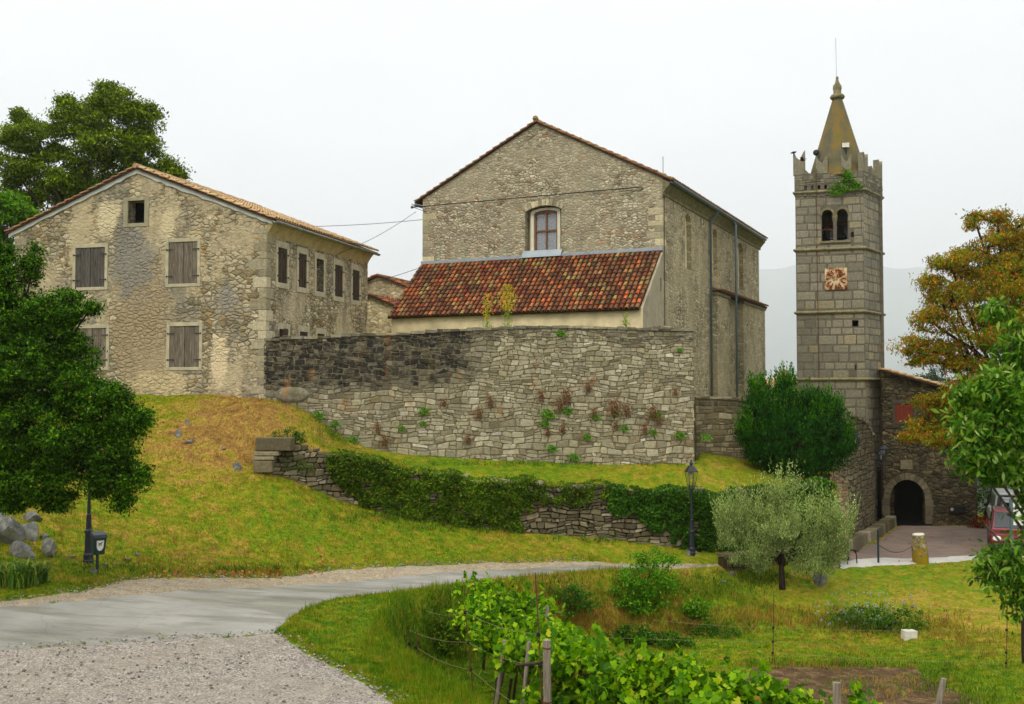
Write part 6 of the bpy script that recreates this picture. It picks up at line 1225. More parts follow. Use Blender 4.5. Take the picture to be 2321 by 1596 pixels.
mb = MB(); dz = z1 - .245; dog = [[(-.035, 0), (.03, .005), (.032, .03), (-.035, .032)], [(.02, .02), (.045, .045), (.04, .062), (.015, .04)], [(.035, .045), (.062, .048), (.062, .06), (.04, .066)], [(-.035, .0), (-.026, 0), (-.028, -.035), (-.037, -.035)], [(-.02, .0), (-.012, 0), (-.016, -.035), (-.024, -.035)], [(.02, .0), (.028, 0), (.03, -.035), (.022, -.035)], [(.008, .0), (.016, 0), (.018, -.035), (.01, -.035)], [(-.035, .028), (-.06, .055), (-.055, .058), (-.03, .034)]]
for q in dog: mb.loft([[on_bin(a, dz + b, .013) for a, b in q], [on_bin(a, dz + b, .015) for a, b in q]])
mb.build('dog_pictogram', M_iron, sg2)
# ---------------------------------------------------------------- bollard, post, benches
p = G(2087, 1276); hb = 66 * p.y / F; t = thing('stone_bollard', 'stubby leaning stone bollard with yellow lichen beside the forecourt', 'bollard', p); t.rotation_euler = (0, R(-4), 0)
def lichenmat():
    n = N('lichen_stone'); c = n.ramp(n.noise(5, 5, .7), [(.38, lin(74, 64, 44)), (.5, lin(112, 102, 76)), (.64, lin(170, 162, 138))]); z = n.sep(n.obj, 2)
    k = n.math('ADD', n.noise(4, 4, .7), n.math('MULTIPLY', z, -.28)); c = n.mix(n.ramp(k, [(.30, 0), (.42, 1)]), c, lin(140, 116, 22)); n.bump(n.noise(14, 5), .02); return n.done(c, .95, .1)
mb = MB(); mb.lathe([(.30, -.2), (.29, 0), (.29, .12), (.285, hb * .45), (.26, hb * .7), (.20, hb * .88), (.195, hb * .93)], 14); mb.build('shaft', lichenmat(), t, smooth=True)
mb = MB(); mb.lathe([(.2, hb * .925), (.215, hb * .94), (.215, hb * .98), (.19, hb)], 14); mb.build('cap', plain('pale_cap', lin(206, 198, 176), .9), t, smooth=True)
p = G(1991, 1277); h = 76 * p.y / F; mb = MB(); mb.lathe([(.04, -.2), (.04, h - .01), (.03, h)], 10); o = mb.build('metal_post', plain('blue_black_metal', lin(26, 44, 54), .4, .1, 5, .4), smooth=False); o.location = p; setp(o, 'slim dark blue metal post at the edge of the forecourt', 'post')
p2 = G(2085, 1242); a = Vector(o.location) + Vector((0, 0, h * .55)); b = Vector(G(2087, 1276)) + Vector((-.26, 0, hb * .6)); mb = MB(); mb.tube([a.lerp(b, k / 10) - a - Vector((0, 0, .28 * math.sin(math.pi * k / 10))) for k in range(11)], .012, 4)
c_ = mb.build('chain', M_iron); c_.location = a; setp(c_, 'thin sagging chain from the metal post to the stone bollard', 'chain')
p = G(1922, 1276); t = thing('iron_bench', 'small black iron bench frame with scrolled legs by the kerb wall', 'bench', p, R(25)); s = p.y / F
for x in (-.22, .22):
    mb = MB(); mb.tube([(x, -.22, 0), (x, -.2, .3), (x, -.12, .45)], .022, 5); mb.tube([(x, .2, 0), (x, .2, .45), (x, .26, .75)], .022, 5); mb.tube([(x, -.2, .42), (x, .2, .44)], .02, 5); mb.build('leg', M_iron, t)
mb = MB()
for k in range(4): mb.box(-.3, .3, -.2 + k * .11, -.12 + k * .11, .45, .475)
mb.build('seat', M_iron, t)
mb = MB(); mb.box(-.3, .3, .24, .27, .55, .62); mb.box(-.3, .3, .25, .28, .66, .73); mb.build('backrest', M_iron, t)
a, b = G(1648, 1296), G(1905, 1290); sw_ = Seg((a.x, a.y), (b.x, b.y)); t = thing('slab_bench', 'low dry-stone bench wall topped with slabs behind the olive', 'bench', (a.x, a.y, 0), sw_.rot); mb = MB(); za = gz(a.x, a.y); zbv = gz(b.x, b.y); r_ = random.Random(3)
stones(mb, 0, sw_.L, lambda q: za - .15, lambda q: za + .45, lambda q, z, d: (q, -d, z), (.12, .2), (1.5, 3), gap=.02, bulge=.03, stain=lambda q, z: .3, seed=71); mb.build('base', M_ruin, t, attrs={'stain': mb.a})
mb = MB(); mb.box(.02, sw_.L, .02, .5, za - .5, za + .42); mb.build('core', M_ruinback, t); mb = MB(); q = 0
while q < sw_.L: l_ = r_.uniform(.7, 1.1); mb.box(q + .01, min(q + l_, sw_.L + .1), -.1, .55, za + .44, za + .55); mb.a += [.0] * 8; q += l_
mb.build('top_slab', M_ruin, t, attrs={'stain': mb.a}, bevel=.02)
# ---------------------------------------------------------------- cars
def car(label, name, u, vb, heading, paint, W=1.7, Lc_=4.0, Hc=1.5, van=False, group='cars parked right of the gatehouse'):
    p = G(u, vb); t = thing(name, label, 'car' if not van else 'van', p, heading, group=group); hw = W / 2
    # side profile (y along car, front at -y)
    if van: lower = [(-Lc_ / 2, .35), (-Lc_ / 2, .85), (-Lc_ / 2 + .9, 1.0), (Lc_ / 2, 1.02), (Lc_ / 2, .35)]; gh_ = [(-Lc_ / 2 + .75, 1.0), (-Lc_ / 2 + 1.35, Hc), (Lc_ / 2 - .12, Hc), (Lc_ / 2 - .02, 1.02)]
    else: lower = [(-Lc_ / 2, .3), (-Lc_ / 2 - .02, .62), (-Lc_ / 2 + .2, .8), (-Lc_ / 2 + 1.05, .92), (Lc_ / 2 - .05, .95), (Lc_ / 2, .6), (Lc_ / 2, .3)]; gh_ = [(-Lc_ / 2 + .95, .9), (-Lc_ / 2 + 1.6, Hc), (Lc_ / 2 - .75, Hc), (Lc_ / 2 - .12, .94)]
    mb = MB(); ins = [(x, k) for x, k in ((-hw, .93), (-hw + .06, 1), (hw - .06, 1), (hw, .93))]; cy_ = 0; mb.loft([[(x, q[0] * k, .3 + (q[1] - .3) * (k if k < 1 else 1)) for q in lower] for x, k in ins])
    top = gh_[1:3]; mb.loft([[(x * k, gy, z) for (gy, z), k in zip(gh_, (1, .84, .84, 1))] for x in (-hw + .08, hw - .08)]); mb.build('body', paint, t, bevel=.04)
    M_g = bpy.data.materials.get('car_glass') or plain('car_glass', lin(22, 30, 32), .08, .02, 3, .6); mb = MB(); k_ = .84
    def quadp(c4, name_): m = MB(); m.add(c4, [(0, 1, 2, 3)]); q = m.build(name_, M_g, t); so = q.modifiers.new('thick', 'SOLIDIFY'); so.thickness = .012; so.offset = 1
    def lerp2(a_, b_, f): return (a_[0] + (b_[0] - a_[0]) * f, a_[1] + (b_[1] - a_[1]) * f)
    for (A_, B_, nm, off) in ((gh_[0], gh_[1], 'windscreen', -.012), (gh_[3], gh_[2], 'rear_window', .012)):
        a_, b_ = lerp2(A_, B_, .12), lerp2(A_, B_, .9); w0, w1 = (hw - .08) * (1 - .16 * .12) - .08, (hw - .08) * (1 - .16 * .9) - .07; quadp([(-w0, a_[0] + off, a_[1]), (w0, a_[0] + off, a_[1]), (w1, b_[0] + off, b_[1]), (-w1, b_[0] + off, b_[1])], nm)
    for sx in (-1, 1):
        a_, b_, c2_, d_ = lerp2(gh_[0], gh_[1], .15), lerp2(gh_[0], gh_[1], .85), lerp2(gh_[3], gh_[2], .85), lerp2(gh_[3], gh_[2], .15); xw = lambda f: sx * ((hw - .08) * (1 - .16 * f) + .006)
        quadp([(xw(.15), a_[0] + .2, a_[1]), (xw(.85), b_[0] + .08, b_[1]), (xw(.85), c2_[0] - .08, c2_[1]), (xw(.15), d_[0] - .1, d_[1])], 'side_window')
        for wy in (-Lc_ / 2 + .75, Lc_ / 2 - .75):
            m = MB(); m.lathe([(.2, -.09), (.31, -.1), (.32, 0), (.31, .1), (.2, .09)], 18, m=Matrix.Translation((sx * (hw - .08), wy, .31)) @ Matrix.Rotation(R(90), 4, 'Y')); wh = m.build('wheel', M_cable, t); m = MB(); m.lathe([(.05, .1), (.2, .095), (.19, .07)], 12, m=Matrix.Translation((sx * (hw - .08), wy, .31)) @ Matrix.Rotation(R(90 * sx), 4, 'Y')); m.build('rim', M_zinc, wh)
        m = MB(); m.lathe([(.02, -.05), (.12, -.03), (.13, .03), (.08, .05)], 12, m=Matrix.Translation((sx * (hw - .26), -Lc_ / 2 - .0, .68)) @ Matrix.Rotation(R(90), 4, 'X') @ Matrix.Diagonal((1.2, .8, 1, 1))); m.build('headlight', M_white, t)
        m = MB(); m.box(sx * hw - .06, sx * hw + .02, Lc_ / 2 - .08, Lc_ / 2 + .015, .75, 1.2 if van else .95); m.build('tail_light', plain('tail_red', lin(150, 20, 20), .3) if 'tail_red' not in bpy.data.materials else bpy.data.materials['tail_red'], t)
        m = MB(); m.box(sx * (hw + .0) - .0 * sx, sx * (hw + .16), -Lc_ / 2 + 1.1, -Lc_ / 2 + 1.2, .95, 1.08) if sx > 0 else m.box(-hw - .16, -hw, -Lc_ / 2 + 1.1, -Lc_ / 2 + 1.2, .95, 1.08); m.build('mirror', M_cable, t)
    m = MB(); m.box(-hw + .1, hw - .1, -Lc_ / 2 - .06, -Lc_ / 2 + .05, .26, .46); m.box(-hw + .1, hw - .1, Lc_ / 2 - .05, Lc_ / 2 + .06, .26, .46); m.build('bumper', M_binlid, t, bevel=.02); m = MB(); m.box(-.35, .35, -Lc_ / 2 - .05, -Lc_ / 2 + .02, .52, .64); m.build('grille', M_cable, t); return t
def carpaint(name, c, met=.2):
    n = N(name); n.b.inputs['Coat Weight'].default_value = .6; return n.done(c, .35, .5, met)
red = carpaint('dark_red_paint', lin(112, 14, 24)); wht = carpaint('white_paint', lin(206, 206, 202), 0); gry = carpaint('silver_paint', lin(150, 152, 154), .4)
car('dark red car facing the camera behind the near leaves', 'parked_car', 2292, 1246, R(-23), red, 1.66, 4.0, 1.62)
car('silver-roofed dark car between the red car and the white van', 'parked_car', 2312, 1224, R(-23), gry, 1.75, 4.2, 1.72)
car('white van farthest back, seen from behind with tall rear window', 'parked_van', 2290, 1200, R(159), wht, 1.8, 4.3, 1.85, True)
p = at(2318, 1190, 38); p.z = gz(p.x, p.y); t = thing('white_panel', 'blank white panel on grey posts at the right edge behind leaves', 'panel', p, R(5)); zt1, zb1 = at(2300, 1132, 38).z - p.z, at(2300, 1190, 38).z - p.z
mb = MB(); mb.box(-.38, .9, -.03, .03, zb1, zt1); mb.build('board', M_white, t)
for x in (-.42, .9): mb = MB(); mb.box(x - .045, x + .045, -.045, .045, -.3, zt1 + .03); mb.build('post', M_pipe, t)
# ---------------------------------------------------------------- vineyard
M_vine = leafmat('vine_leaf', [(0, lin(38, 76, 3)), (.4, lin(76, 124, 6)), (.8, lin(126, 168, 14)), (.98, lin(172, 196, 32)), (1, lin(190, 160, 60))], rough=.5, trans=.4, patch=.3, spec=.2)
M_stem = plain('vine_stem_bark', lin(72, 58, 46), .95, .35, 12, .1, bump=.02); M_postw = woodmat('grey_vine_post', lin(92, 82, 70), lin(138, 126, 112), lin(172, 160, 146))
VP = [(-.35, 26.0), (-.15, 23.8), (.05, 21.6), (.5, 19.8), (1.1, 18.6), (1.75, 17.7), (2.4, 16.9), (3.1, 16.1), (3.8, 15.4), (4.5, 14.7), (5.2, 14.0)]
VLAB = ['grapevine farthest back, next to the bank', 'second grapevine from the bank', 'third grapevine, above the bare leaning stems', 'fourth grapevine, behind the thick wooden post', 'fifth grapevine, just right of the thick wooden post', 'grapevine in the middle of the near row', 'grapevine right of the middle of the near row', 'eighth grapevine counted from the bank', 'ninth grapevine counted from the bank', 'tenth grapevine, before the soil bed', 'grapevine nearest the camera at the bottom edge']
for i, (x, y) in enumerate(VP):
    zg = gz(x, y); t = thing('grapevine', VLAB[i], 'grapevine', (x, y, zg), group='grapevines in the row below the road'); rg = np.random.default_rng(600 + i); ztop = [-4.6, -4.5, -4.5, -4.25, -4.25, -4.2, -4.2, -4.22, -4.25, -4.3, -4.35][i] - zg
    sp = 1.25 if i < 3 else .85; bl = []
    for k in range(7): bl.append(((rg.uniform(-sp, sp) * .6, rg.uniform(-.6, .6), ztop - rg.uniform(.25, .95 if i > 2 else .75)), (rg.uniform(.4, .6), rg.uniform(.4, .6), rg.uniform(.2, .34))))
    big_ = .125 if i > 2 else .12
    Cs = []; n = 9
    for k in range(n):
        s_ = np.array([rg.uniform(-sp, sp) * .8, rg.uniform(-.5, .5), ztop - .3]); L_ = rg.uniform(.25, .6); tt2 = rg.random(18) * 1.3 - .3; Cs.append(s_ + np.array([rg.normal(0, .15), 0, 1]) * (tt2 * L_)[:, None] + rg.normal(0, .05, (18, 3)) * (1.1 - tt2)[:, None])
    o, cl = crown('foliage', M_vine, t, bl, 15 if i > 2 else 11, 11, .2, big_ * 1.0, rg, aspect=1.0, droop=.6, up=.35, shell=.3, fold=.1, shape='palm', extra=np.concatenate(Cs))
    mb = MB(); lx = rg.uniform(-.3, .3); mb.tube([(lx, 0, -.1), (lx * .6 + .08, .05, .5), (lx * .2 - .06, 0, 1.0), (.1, 0, ztop - .7), (.3, .1, ztop - .4)], [.045, .038, .035, .028, .015], 7); mb.tube([(.0, 0, ztop - .8), (-.4, .1, ztop - .5), (-.8, .1, ztop - .45)], [.024, .018, .01], 5); mb.build('stem', M_stem, t, smooth=True)
    if i < 6:
        for k in range(2): mb = MB(); lx = rg.uniform(-.7, .5); mb.tube([(lx, rg.uniform(-.3, .3), -.1), (lx + .1, 0, .8), (lx + .22, 0, ztop - .5)], [.032, .028, .02], 6); mb.build('stem', M_stem, t, smooth=True)
def post(label, u, vt_, Y, rad, lean=0.0, ring=False, zg=None, mat=M_postw):
    p = at(u, vt_, Y); g_ = gz(p.x, p.y) if zg is None else zg; h = p.z - g_; t = thing('vine_post', label, 'post', (p.x - lean * h, p.y, g_), group='wooden posts of the vineyard'); mb = MB()
    n_ = 6; mb.tube([(lean * h * k / n_ + .006 * math.sin(k * 2), .005 * math.cos(k * 3), -.2 + (h + .2) * k / n_) for k in range(n_ + 1)], [rad * 1.08] + [rad] * (n_ - 1) + [rad * .95], 12); mb.build('shaft', mat, t)
    if ring:
        for zz in (h - .12, h - .95): mb = MB(); mb.lathe([(rad * 1.05, -.012), (rad * 1.1, 0), (rad * 1.05, .012)], 12, (lean * zz, 0, zz)); mb.build('wire_band', M_rust, t)
post('thick round grey wooden post at the front of the vine row', 1240, 1451, 16.6, .062, ring=True)
post('slender leaning post behind the thick post', 1200, 1455, 18.8, .038, .12, zg=None); post('leaning brown post among the far vine stems', 1145, 1452, 19.6, .045, .15)
post('short weathered post right of the grapes by the soil bed', 1897, 1547, 14.2, .055); post('crooked forked post at the lower right edge of the soil', 2140, 1538, 15.5, .045, .25); post('dark post tip between vine leaves behind the thick post', 1242, 1372, 23.0, .04, .1)
p = at(1195, 1508, 17.6); q = at(1234, 1500, 16.8); mb = MB(); mb.tube([(-.15, 0, 0), (q - p) * .6, (q - p) + Vector((0, 0, 0))], .03, 6); o = mb.build('cross_stick', M_stem); o.location = p; setp(o, 'short horizontal stick lashed beside the thick post', 'stick')
post('dark slim trunk-like post at the right edge under the leaves', 2318, 1368, 29.0, .055, mat=M_darkbark)
M_ins = plain('black_insulator', lin(22, 22, 22), .5); ins_w = {}
def stake(label, key, ut, vt_, Y, ub, vb, ivs):
    a = at(ut, vt_, Y); b = at(ub, vb, Y) if vb else None
    if vb is None or b.z < gz(b.x, b.y): b = Vector((b.x if b else a.x, Y, gz(b.x if b else a.x, Y)))
    t = thing('fence_stake', label, 'stake', b, group='thin rusty fence stakes with black insulators'); mb = MB(); mb.tube([(0, 0, -.15), (a - b) * .5 + Vector((.01, 0, 0)), a - b], .011, 6); mb.build('rod', M_rust, t); ins_w[key] = []
    for v in ivs:
        k = (v - vt_) / ((vb or 1596) - vt_); w_ = at(ut + (ub - ut) * k, v, Y); mb = MB(); mb.lathe([(.012, -.035), (.032, -.03), (.034, .0), (.03, .03), (.012, .035)], 10, tuple(w_ - b)); mb.build('insulator', M_ins, t); ins_w[key].append(w_)
stake('tall rusty stake left of the vine stems', 'a', 1053.7, 1376, 21.0, 1074, 1585, [1388, 1456, 1518]); stake('tallest rusty stake beside the thick wooden post', 'b', 1213, 1298, 17.4, 1229, 1600, [1438, 1510])
stake('short stake at the foot of the dark scrub bank, right of its twin', 'c', 944.5, 1432, 22.6, 943, 1512, [1467]); stake('short stake at the left end below the scrub', 'd', 928, 1430, 24.0, 927, 1480, [1459])
stake('thin stake in the lower lawn below the olive tree', 'e', 1754, 1339, 29.2, 1751, 1508, [1423, 1454, 1480]); stake('thin stake in the lower lawn near the right edge', 'f', 2283, 1365, 28.6, 2280, 1514, [1428, 1479, 1503])
def wire(label, a, b, sag=.08, r=.0038, mat=None, name='fence_wire', cat='wire', group='fence wires around the vineyard'):
    mb = MB(); n_ = 12; mb.tube([(b - a) * (k / n_) - Vector((0, 0, sag * math.sin(math.pi * k / n_))) for k in range(n_ + 1)], r, 4); o = mb.build(name, mat or M_wirem); o.location = a; return setp(o, label, cat, group)
M_wirem = plain('pale_wire', lin(128, 122, 78), .6)
W_ = ins_w; wire('upper wire from the left stake to the tallest stake', W_['a'][0], W_['b'][0]); wire('lower wire from the left stake to the tallest stake', W_['a'][1], W_['b'][1]); wire('lowest wire running from the left stake towards the bottom edge', W_['a'][2], at(1250, 1640, 16.0))
wire('wire from the short stake by the scrub to the left stake, middle height', W_['d'][0] + Vector((0, 0, .3)), W_['a'][1]); wire('wire from the right short stake down to the left stake', W_['c'][0], W_['a'][2]); wire('top wire from the bank to the left stake', at(965, 1384, 24.5), W_['a'][0])
wire('upper wire across the lower lawn to the olive stake', at(1480, 1406, 27), W_['e'][0], .03, .0035); wire('upper wire between the two lawn stakes', W_['e'][0], W_['f'][0], .05, .0035); wire('middle wire across the lower lawn to the olive stake', at(1260, 1440, 25), W_['e'][1], .03, .0035); wire('middle wire between the two lawn stakes', W_['e'][1], W_['f'][1], .05, .0035); wire('lowest wire between the two lawn stakes', W_['e'][2], W_['f'][2], .05, .0035)
# ---------------------------------------------------------------- overhead cables
def onch(u, v, y): x, z = ch.front(u, v, y); return ch.world(x, y, z)
def cab(label, a, b, sag, r=.012): return wire(label, a, b, sag, r, M_cable, 'overhead_cable', 'cable', 'overhead cables between the old buildings')
a = onch(934, 470, -.25); b = onch(1450, 424, -.06); cb = cab('thick black cable slung across the church gable', a, b, .0, .022)
mb = MB(); mb.tube([(0, 0, 0), (.3, 0, .02), (.65, .2, .01)], .02, 5); mb.tube([(.1, 0, -.02), (.62, .2, -.22)], .012, 4); mb.lathe([(.02, -.06), (.06, -.04), (.06, .04), (.02, .06)], 8, (0, 0, 0)); o = mb.build('cable_bracket', M_iron); o.location = a; o.rotation_euler = (0, 0, ch.rot); setp(o, 'black iron cable bracket at the left corner of the church', 'bracket')
a2 = onch(943, 480, -.1); hs_ = lambda u, v: fh.world(.1, fh.side(u, v, .1)[0], fh.side(u, v, .1)[1]); cab('thin cable from the farmhouse side wall up to the church bracket', hs_(763, 577), a2, .15)
cab('upper cable rising from the farmhouse roof to the church wall', at(700, 514, 47), onch(958, 498, 0), .05); cab('lower cable passing between farmhouse and annex roof', at(826, 643, 49), onch(946, 609, 0), .05)
mb = MB(); mb.tube([(0, 0, 0), (.12, 0, -.06), (.0, 0, -.14), (-.35, 0, -.2)], .018, 5); o = mb.build('cable_loop', M_cable); o.location = onch(1452, 424, -.05); setp(o, 'looped end of the black cable on the church gable', 'cable')
# ---------------------------------------------------------------- birds on and by the tower
def bird(label, u, v, Y, hd, fly=False):
    p = at(u, v, Y); t = thing('bird', label, 'bird', p, hd); mb = MB(); mb.tube([(-.16, 0, -.02), (-.08, 0, 0), (0, 0, .015), (.07, 0, .03), (.11, 0, .06), (.145, 0, .06)], [.012, .04, .055, .045, .03, .006], 8); mb.build('body', M_cable, t, smooth=True)
    for s_ in (-1, 1):
        mb = MB(); P = [(-.08, s_ * .03, .03), (.05, s_ * .03, .04), (.02, s_ * (.24 if fly else .06), .12 if fly else .0), (-.14, s_ * (.2 if fly else .05), .1 if fly else -.01)]; mb.loft([P, [(x, y, z + .012) for x, y, z in P]]); mb.build('wing', M_cable, t)
    if not fly: mb = MB(); mb.tube([(0, .015, -.02), (0, .015, -.1)], .006, 4); mb.tube([(0, -.015, -.02), (0, -.015, -.1)], .006, 4); mb.build('leg', M_cable, t)
bird('dark bird perched on the left merlon of the bell tower', 1799, 346.5, 52.9, 0.0); bird('small dark bird in flight left of the tower spire', 1819, 364, 52.4, 2.4, True)
# ---------------------------------------------------------------- blue flowers
rg = np.random.default_rng(9); M_blue = leafmat('chicory_petal', [(0, lin(128, 140, 190)), (1, lin(176, 184, 216))], trans=.2, patch=.05); C = []; mb = MB()
for _ in range(150):
    u, v = rg.normal(1975, 60), rg.normal(1398, 22); g = G(max(1850, min(2180, u)), max(1350, min(1440, v)))
    h = rg.uniform(.15, .5); mb.tube([g, g + Vector((rg.normal(0, .05), 0, h))], .004, 3); C += [np.array(g) + np.array([0, 0, h]) + rg.normal(0, .012, 3) for _ in range(5)]
t = thing('chicory_flowers', 'scatter of pale blue wildflowers on the bank', 'flowers', (0, 0, 0)); t['kind'] = 'stuff'; leaf_obj('blossom', np.array(C), .035, M_blue, t, rg=rg, aspect=.9)['kind'] = 'stuff'; mb.build('stem', M_lf_fresh, t)['kind'] = 'stuff'

# ---------------------------------------------------------------- grass and fallen leaves
def grass():
    rg = np.random.default_rng(12); N0 = 900000; Y = np.exp(rg.uniform(math.log(13.5), math.log(50), N0)); X = rg.uniform(-.56, .56, N0) * Y
    bad = np.maximum.reduce([polysd(X, Y, p) for p in (ROAD, SHOULD, GRAVEL, PAVE, SOIL)]) + .03 * hum(X, Y, .3)
    m = (bad < .05) & ~inpoly(X, Y, TERR) & (Y < 47)
    dm = segdist(X, Y, MAINW); m &= ~((dm < .62) & (Y > np.interp(X, [MAINW[0][0], MAINW[1][0]], [38.0, 39.5])))
    hx = (X - fh.o.x) * fh.X.x + (Y - fh.o.y) * fh.X.y; hy = (X - fh.o.x) * fh.Y.x + (Y - fh.o.y) * fh.Y.y; m &= ~((hx > xl - .1) & (hx < .2) & (hy > -.05))
    m &= ~((hx >= .2) & (hy > .6)); X, Y, bad = X[m], Y[m], bad[m]; n = len(X)
    lawn = polysd(X, Y, LAWN); vin = polysd(X, Y, VINP); h = .035 + .03 * rg.random(n) + .02 * np.clip(hum(X, Y, .6, 2), 0, 1)
    h += .10 * np.exp(-(segdist(X, Y, RUIN) / .5) ** 2) * rg.random(n); h += .16 * np.exp(-((vin - .3) / .9) ** 2) * rg.random(n) * (X > -3)
    h += .10 * np.exp(-(segdist(X, Y, MAINW) / .35) ** 2) * rg.random(n); tall = hum(X, Y, .9, 7) > .75; h = np.where(tall, h * 1.7, h); h += .05 * np.exp(-(bad / .18) ** 2) * rg.random(n); cl = hum(X, Y, .16, 4) * hum(X, Y, .31, 8) > .35; h = np.where(cl, h * 1.8, h)
    Z = zt(X, Y) + np.where(Y < 60, (.028 * hum(X, Y, .55, 2) + .02 * hum(X, Y, .2, 5)) * sstep(.05, -.4, bad), 0) - .01
    w_ = .007 + .0009 * Y * rg.uniform(.5, 1.2, n) * .55; a = rg.uniform(0, 6.28, n); ln = rg.normal(0, .45, n) * h; b = a + rg.normal(1.57, .5, n)
    dx, dy = np.cos(a) * w_ / 2, np.sin(a) * w_ / 2; V = np.stack([np.stack([X - dx, Y - dy, Z], 1), np.stack([X + dx, Y + dy, Z], 1), np.stack([X + np.cos(b) * ln, Y + np.sin(b) * ln, Z + h], 1)], 1).reshape(-1, 3)
    o = mesh_obj('grass', V, np.arange(n * 3).reshape(-1, 3), M_grass, attrs={'dry': np.repeat(dryness(X, Y), 3)}); setp(o, 'short mown grass over the slopes and lawns', 'grass', kind='stuff')
grass()
def weeds(name, label, spots, mat, seed, n, h, w_=.012):
    rg = np.random.default_rng(seed); P = []
    for (u, v, su, sv, wt) in spots:
        for _ in range(int(90 * wt)):
            g = G(u + rg.normal(0, su), v + rg.normal(0, sv)); P.append((g.x, g.y))
    P = np.array(P); P = P[polysd(P[:, 0], P[:, 1], ROAD) < -.1]; i = rg.integers(0, len(P), n); hh = h * rg.uniform(.6, 1.3, len(P)); X = P[i, 0] + rg.normal(0, .11, n); Y = P[i, 1] + rg.normal(0, .11, n); H = hh[i] * rg.uniform(.35, 1.1, n)
    Z = zt(X, Y) - .02; a = rg.uniform(0, 6.28, n); lx, ly = rg.normal(0, .32, n) * H, rg.normal(0, .32, n) * H; dx, dy = np.cos(a) * w_, np.sin(a) * w_
    V = np.stack([np.stack([X - dx, Y - dy, Z], 1), np.stack([X + dx, Y + dy, Z], 1), np.stack([X + lx * .4 + dx * .8, Y + ly * .4 + dy * .8, Z + H * .6], 1), np.stack([X + lx, Y + ly, Z + H], 1), np.stack([X + lx * .4 - dx * .8, Y + ly * .4 - dy * .8, Z + H * .6], 1)], 1).reshape(-1, 3)
    i5 = np.arange(n)[:, None] * 5; Fq = np.concatenate([i5 + np.array([[0, 1, 2]]), i5 + np.array([[0, 2, 4]]), i5 + np.array([[4, 2, 3]])], 1).reshape(-1, 3); return setp(mesh_obj(name, V, Fq, mat), label, 'weeds', kind='stuff')
M_wd = leafmat('dry_weed', [(0, lin(110, 92, 36)), (.4, lin(160, 128, 58)), (.7, lin(130, 132, 44)), (.93, lin(160, 104, 50)), (1, lin(150, 66, 40))], trans=.25)
M_wg = leafmat('rank_grass', [(0, lin(44, 80, 12)), (.5, lin(88, 122, 22)), (1, lin(140, 150, 50))], trans=.3)
weeds('dry_weeds', 'straw and rust coloured weeds on the banks above the lower lawn', [(1310, 1400, 55, 16, 3), (1240, 1365, 30, 10, 1), (1560, 1420, 50, 10, 1.5), (1700, 1400, 60, 14, 1.5), (1860, 1405, 50, 14, 1.2), (1400, 1415, 40, 10, 1), (1500, 1300, 40, 6, .6), (1090, 1385, 20, 8, .6), (2130, 1420, 40, 16, 1), (1850, 1512, 90, 4, .5), (2000, 1560, 60, 20, .35), (2190, 1450, 40, 20, .5)], M_wd, 41, 12000, .17)
weeds('rank_grass', 'tall dark green grass on the banks and along the wall foot', [(1010, 1425, 34, 12, 1.6), (1020, 1500, 40, 26, 1.6), (930, 1460, 16, 10, .6), (1290, 1345, 60, 8, 1.2), (1600, 1335, 70, 14, 2.2), (1720, 1310, 50, 10, 1.6), (1970, 1410, 60, 14, 2), (1640, 1425, 60, 8, 1.2), (860, 1175, 60, 5, .8), (1100, 1198, 80, 4, .8), (1400, 1222, 80, 4, .8), (760, 985, 20, 14, .8), (1060, 1352, 40, 6, 1), (300, 1290, 70, 8, .5), (560, 1292, 60, 4, .5), (1640, 1245, 40, 3, .5), (1250, 1052, 200, 2, .6), (1900, 1508, 130, 4, 1.2), (2130, 1545, 30, 14, .8), (2230, 1585, 30, 14, .6), (1960, 1550, 90, 22, .35)], M_wg, 42, 25000, .16)
rg = np.random.default_rng(23); P = []          # loose stones kicked out of the gravel
edge_ = [(GRAVEL[i], GRAVEL[i + 1]) for i in range(0, 10)] + [(SHOULD[i], SHOULD[i + 1]) for i in range(0, 12)]
for (a_, b_) in edge_:
    L_ = math.hypot(b_[0] - a_[0], b_[1] - a_[1])
    for _ in range(int(L_ * 40)): t_ = rg.random(); P.append((a_[0] + (b_[0] - a_[0]) * t_ + rg.normal(0, .12), a_[1] + (b_[1] - a_[1]) * t_ + rg.normal(0, .12)))
P = np.array(P); x = rg.uniform(-11, -2.2, 900); y = rg.uniform(14.5, 20, 900); k = polysd(x, y, GRAVEL) > .1; P = np.concatenate([P, np.column_stack([x, y])[k]]); n = len(P); s_ = np.abs(rg.normal(.012, .009, n)) + .008
z = zt(P[:, 0], P[:, 1]) + .022; ax = s_[:, None] * rg.uniform(.7, 1.3, (n, 6)); D6 = np.array([(1, 0, 0), (0, 1, 0), (-1, 0, 0), (0, -1, 0), (0, 0, .75), (0, 0, -.75)]); th_ = rg.uniform(0, 6.28, n); c_, s2 = np.cos(th_)[:, None], np.sin(th_)[:, None]
V = ax[:, :, None] * D6[None]; V = np.stack([V[:, :, 0] * c_ - V[:, :, 1] * s2, V[:, :, 0] * s2 + V[:, :, 1] * c_, V[:, :, 2]], 2) + np.column_stack([P, z])[:, None, :]
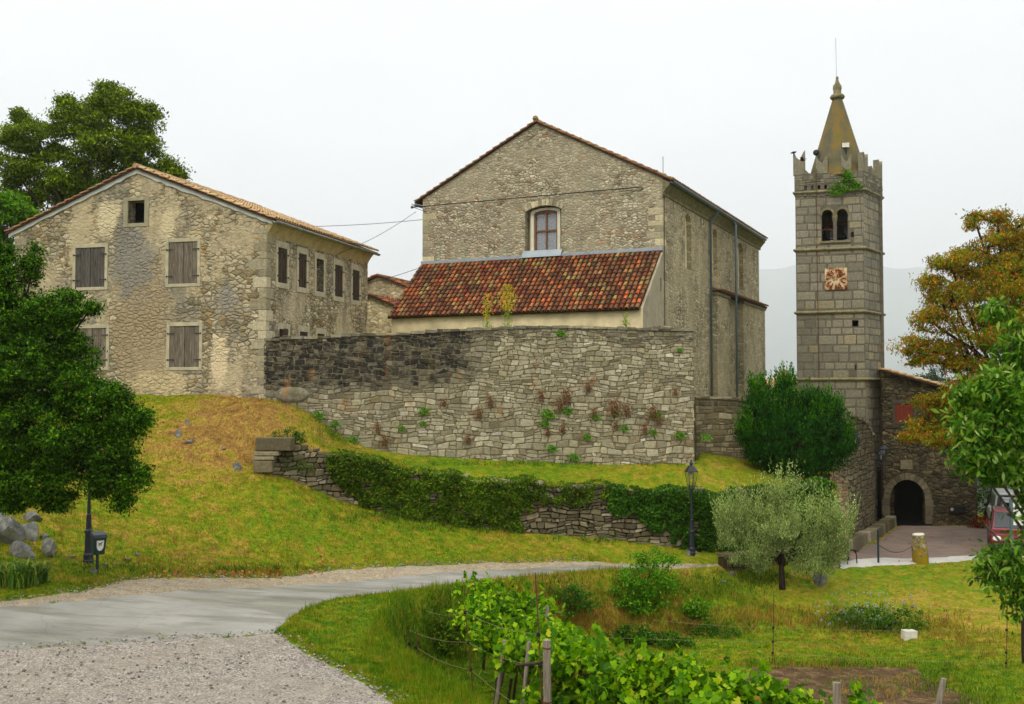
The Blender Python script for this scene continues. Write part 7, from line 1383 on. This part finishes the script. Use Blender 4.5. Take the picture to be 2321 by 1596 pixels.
F8 = np.array([(0, 1, 4), (1, 2, 4), (2, 3, 4), (3, 0, 4), (1, 0, 5), (2, 1, 5), (3, 2, 5), (0, 3, 5)]); i6 = (np.arange(n) * 6)[:, None, None]
def stm():
    q = N('loose_pebble'); return q.done(q.ramp(q.rnd(), [(0, lin(104, 96, 86)), (.6, lin(146, 138, 127)), (1, lin(182, 174, 163))]), .9, .1)
setp(mesh_obj('loose_stones', V.reshape(-1, 3), (F8[None] + i6).reshape(-1, 3), stm()), 'loose pebbles strewn over the gravel and along the road edges', 'pebbles', kind='stuff')
rg = np.random.default_rng(15); C = []
for (u0, v0, u1, v1, n, sp) in [(330, 1302, 720, 1296, 260, 7), (500, 1298, 640, 1302, 120, 6), (1910, 1262, 2030, 1200, 120, 5), (2000, 1290, 2240, 1280, 60, 10), (1950, 1330, 2250, 1320, 40, 26), (2040, 1230, 2235, 1225, 80, 18), (700, 1290, 760, 1270, 30, 8), (2200, 1240, 2240, 1250, 40, 8), (350, 1250, 900, 1250, 60, 30)]:
    for _ in range(n):
        t_ = rg.random(); g = G(u0 + (u1 - u0) * t_ + rg.normal(0, 8), v0 + (v1 - v0) * t_ + rg.normal(0, sp)); C.append((g.x, g.y, g.z + .035))
M_fall = leafmat('fallen_leaf', [(0, lin(118, 52, 30)), (.5, lin(164, 84, 44)), (1, lin(184, 124, 70))], trans=.1, patch=.1)
o = leaf_obj('fallen_leaves', np.array(C), .09 * rg.uniform(.6, 1.2, len(C)), M_fall, None, rg=rg, aspect=.7, up=2.5, droop=0); setp(o, 'rust brown fallen leaves scattered along the road edge and forecourt', 'leaves', kind='stuff')

# ---------------------------------------------------------------- the air
hz = N('air'); hz.t.nodes.remove(hz.b); pv = hz.t.nodes.new("ShaderNodeVolumePrincipled"); pv.inputs['Color'].default_value = (.97, .985, 1.0, 1); pv.inputs['Density'].default_value = .00018; pv.inputs['Anisotropy'].default_value = .55; hz.l(pv.outputs[0], hz.out.inputs['Volume'])
mb = MB(); mb.box(-7200, 7200, -900, 10800, -200, 1420); o = mb.build('haze', hz.m); setp(o, 'thin pale haze over the valley', 'haze', kind='stuff')
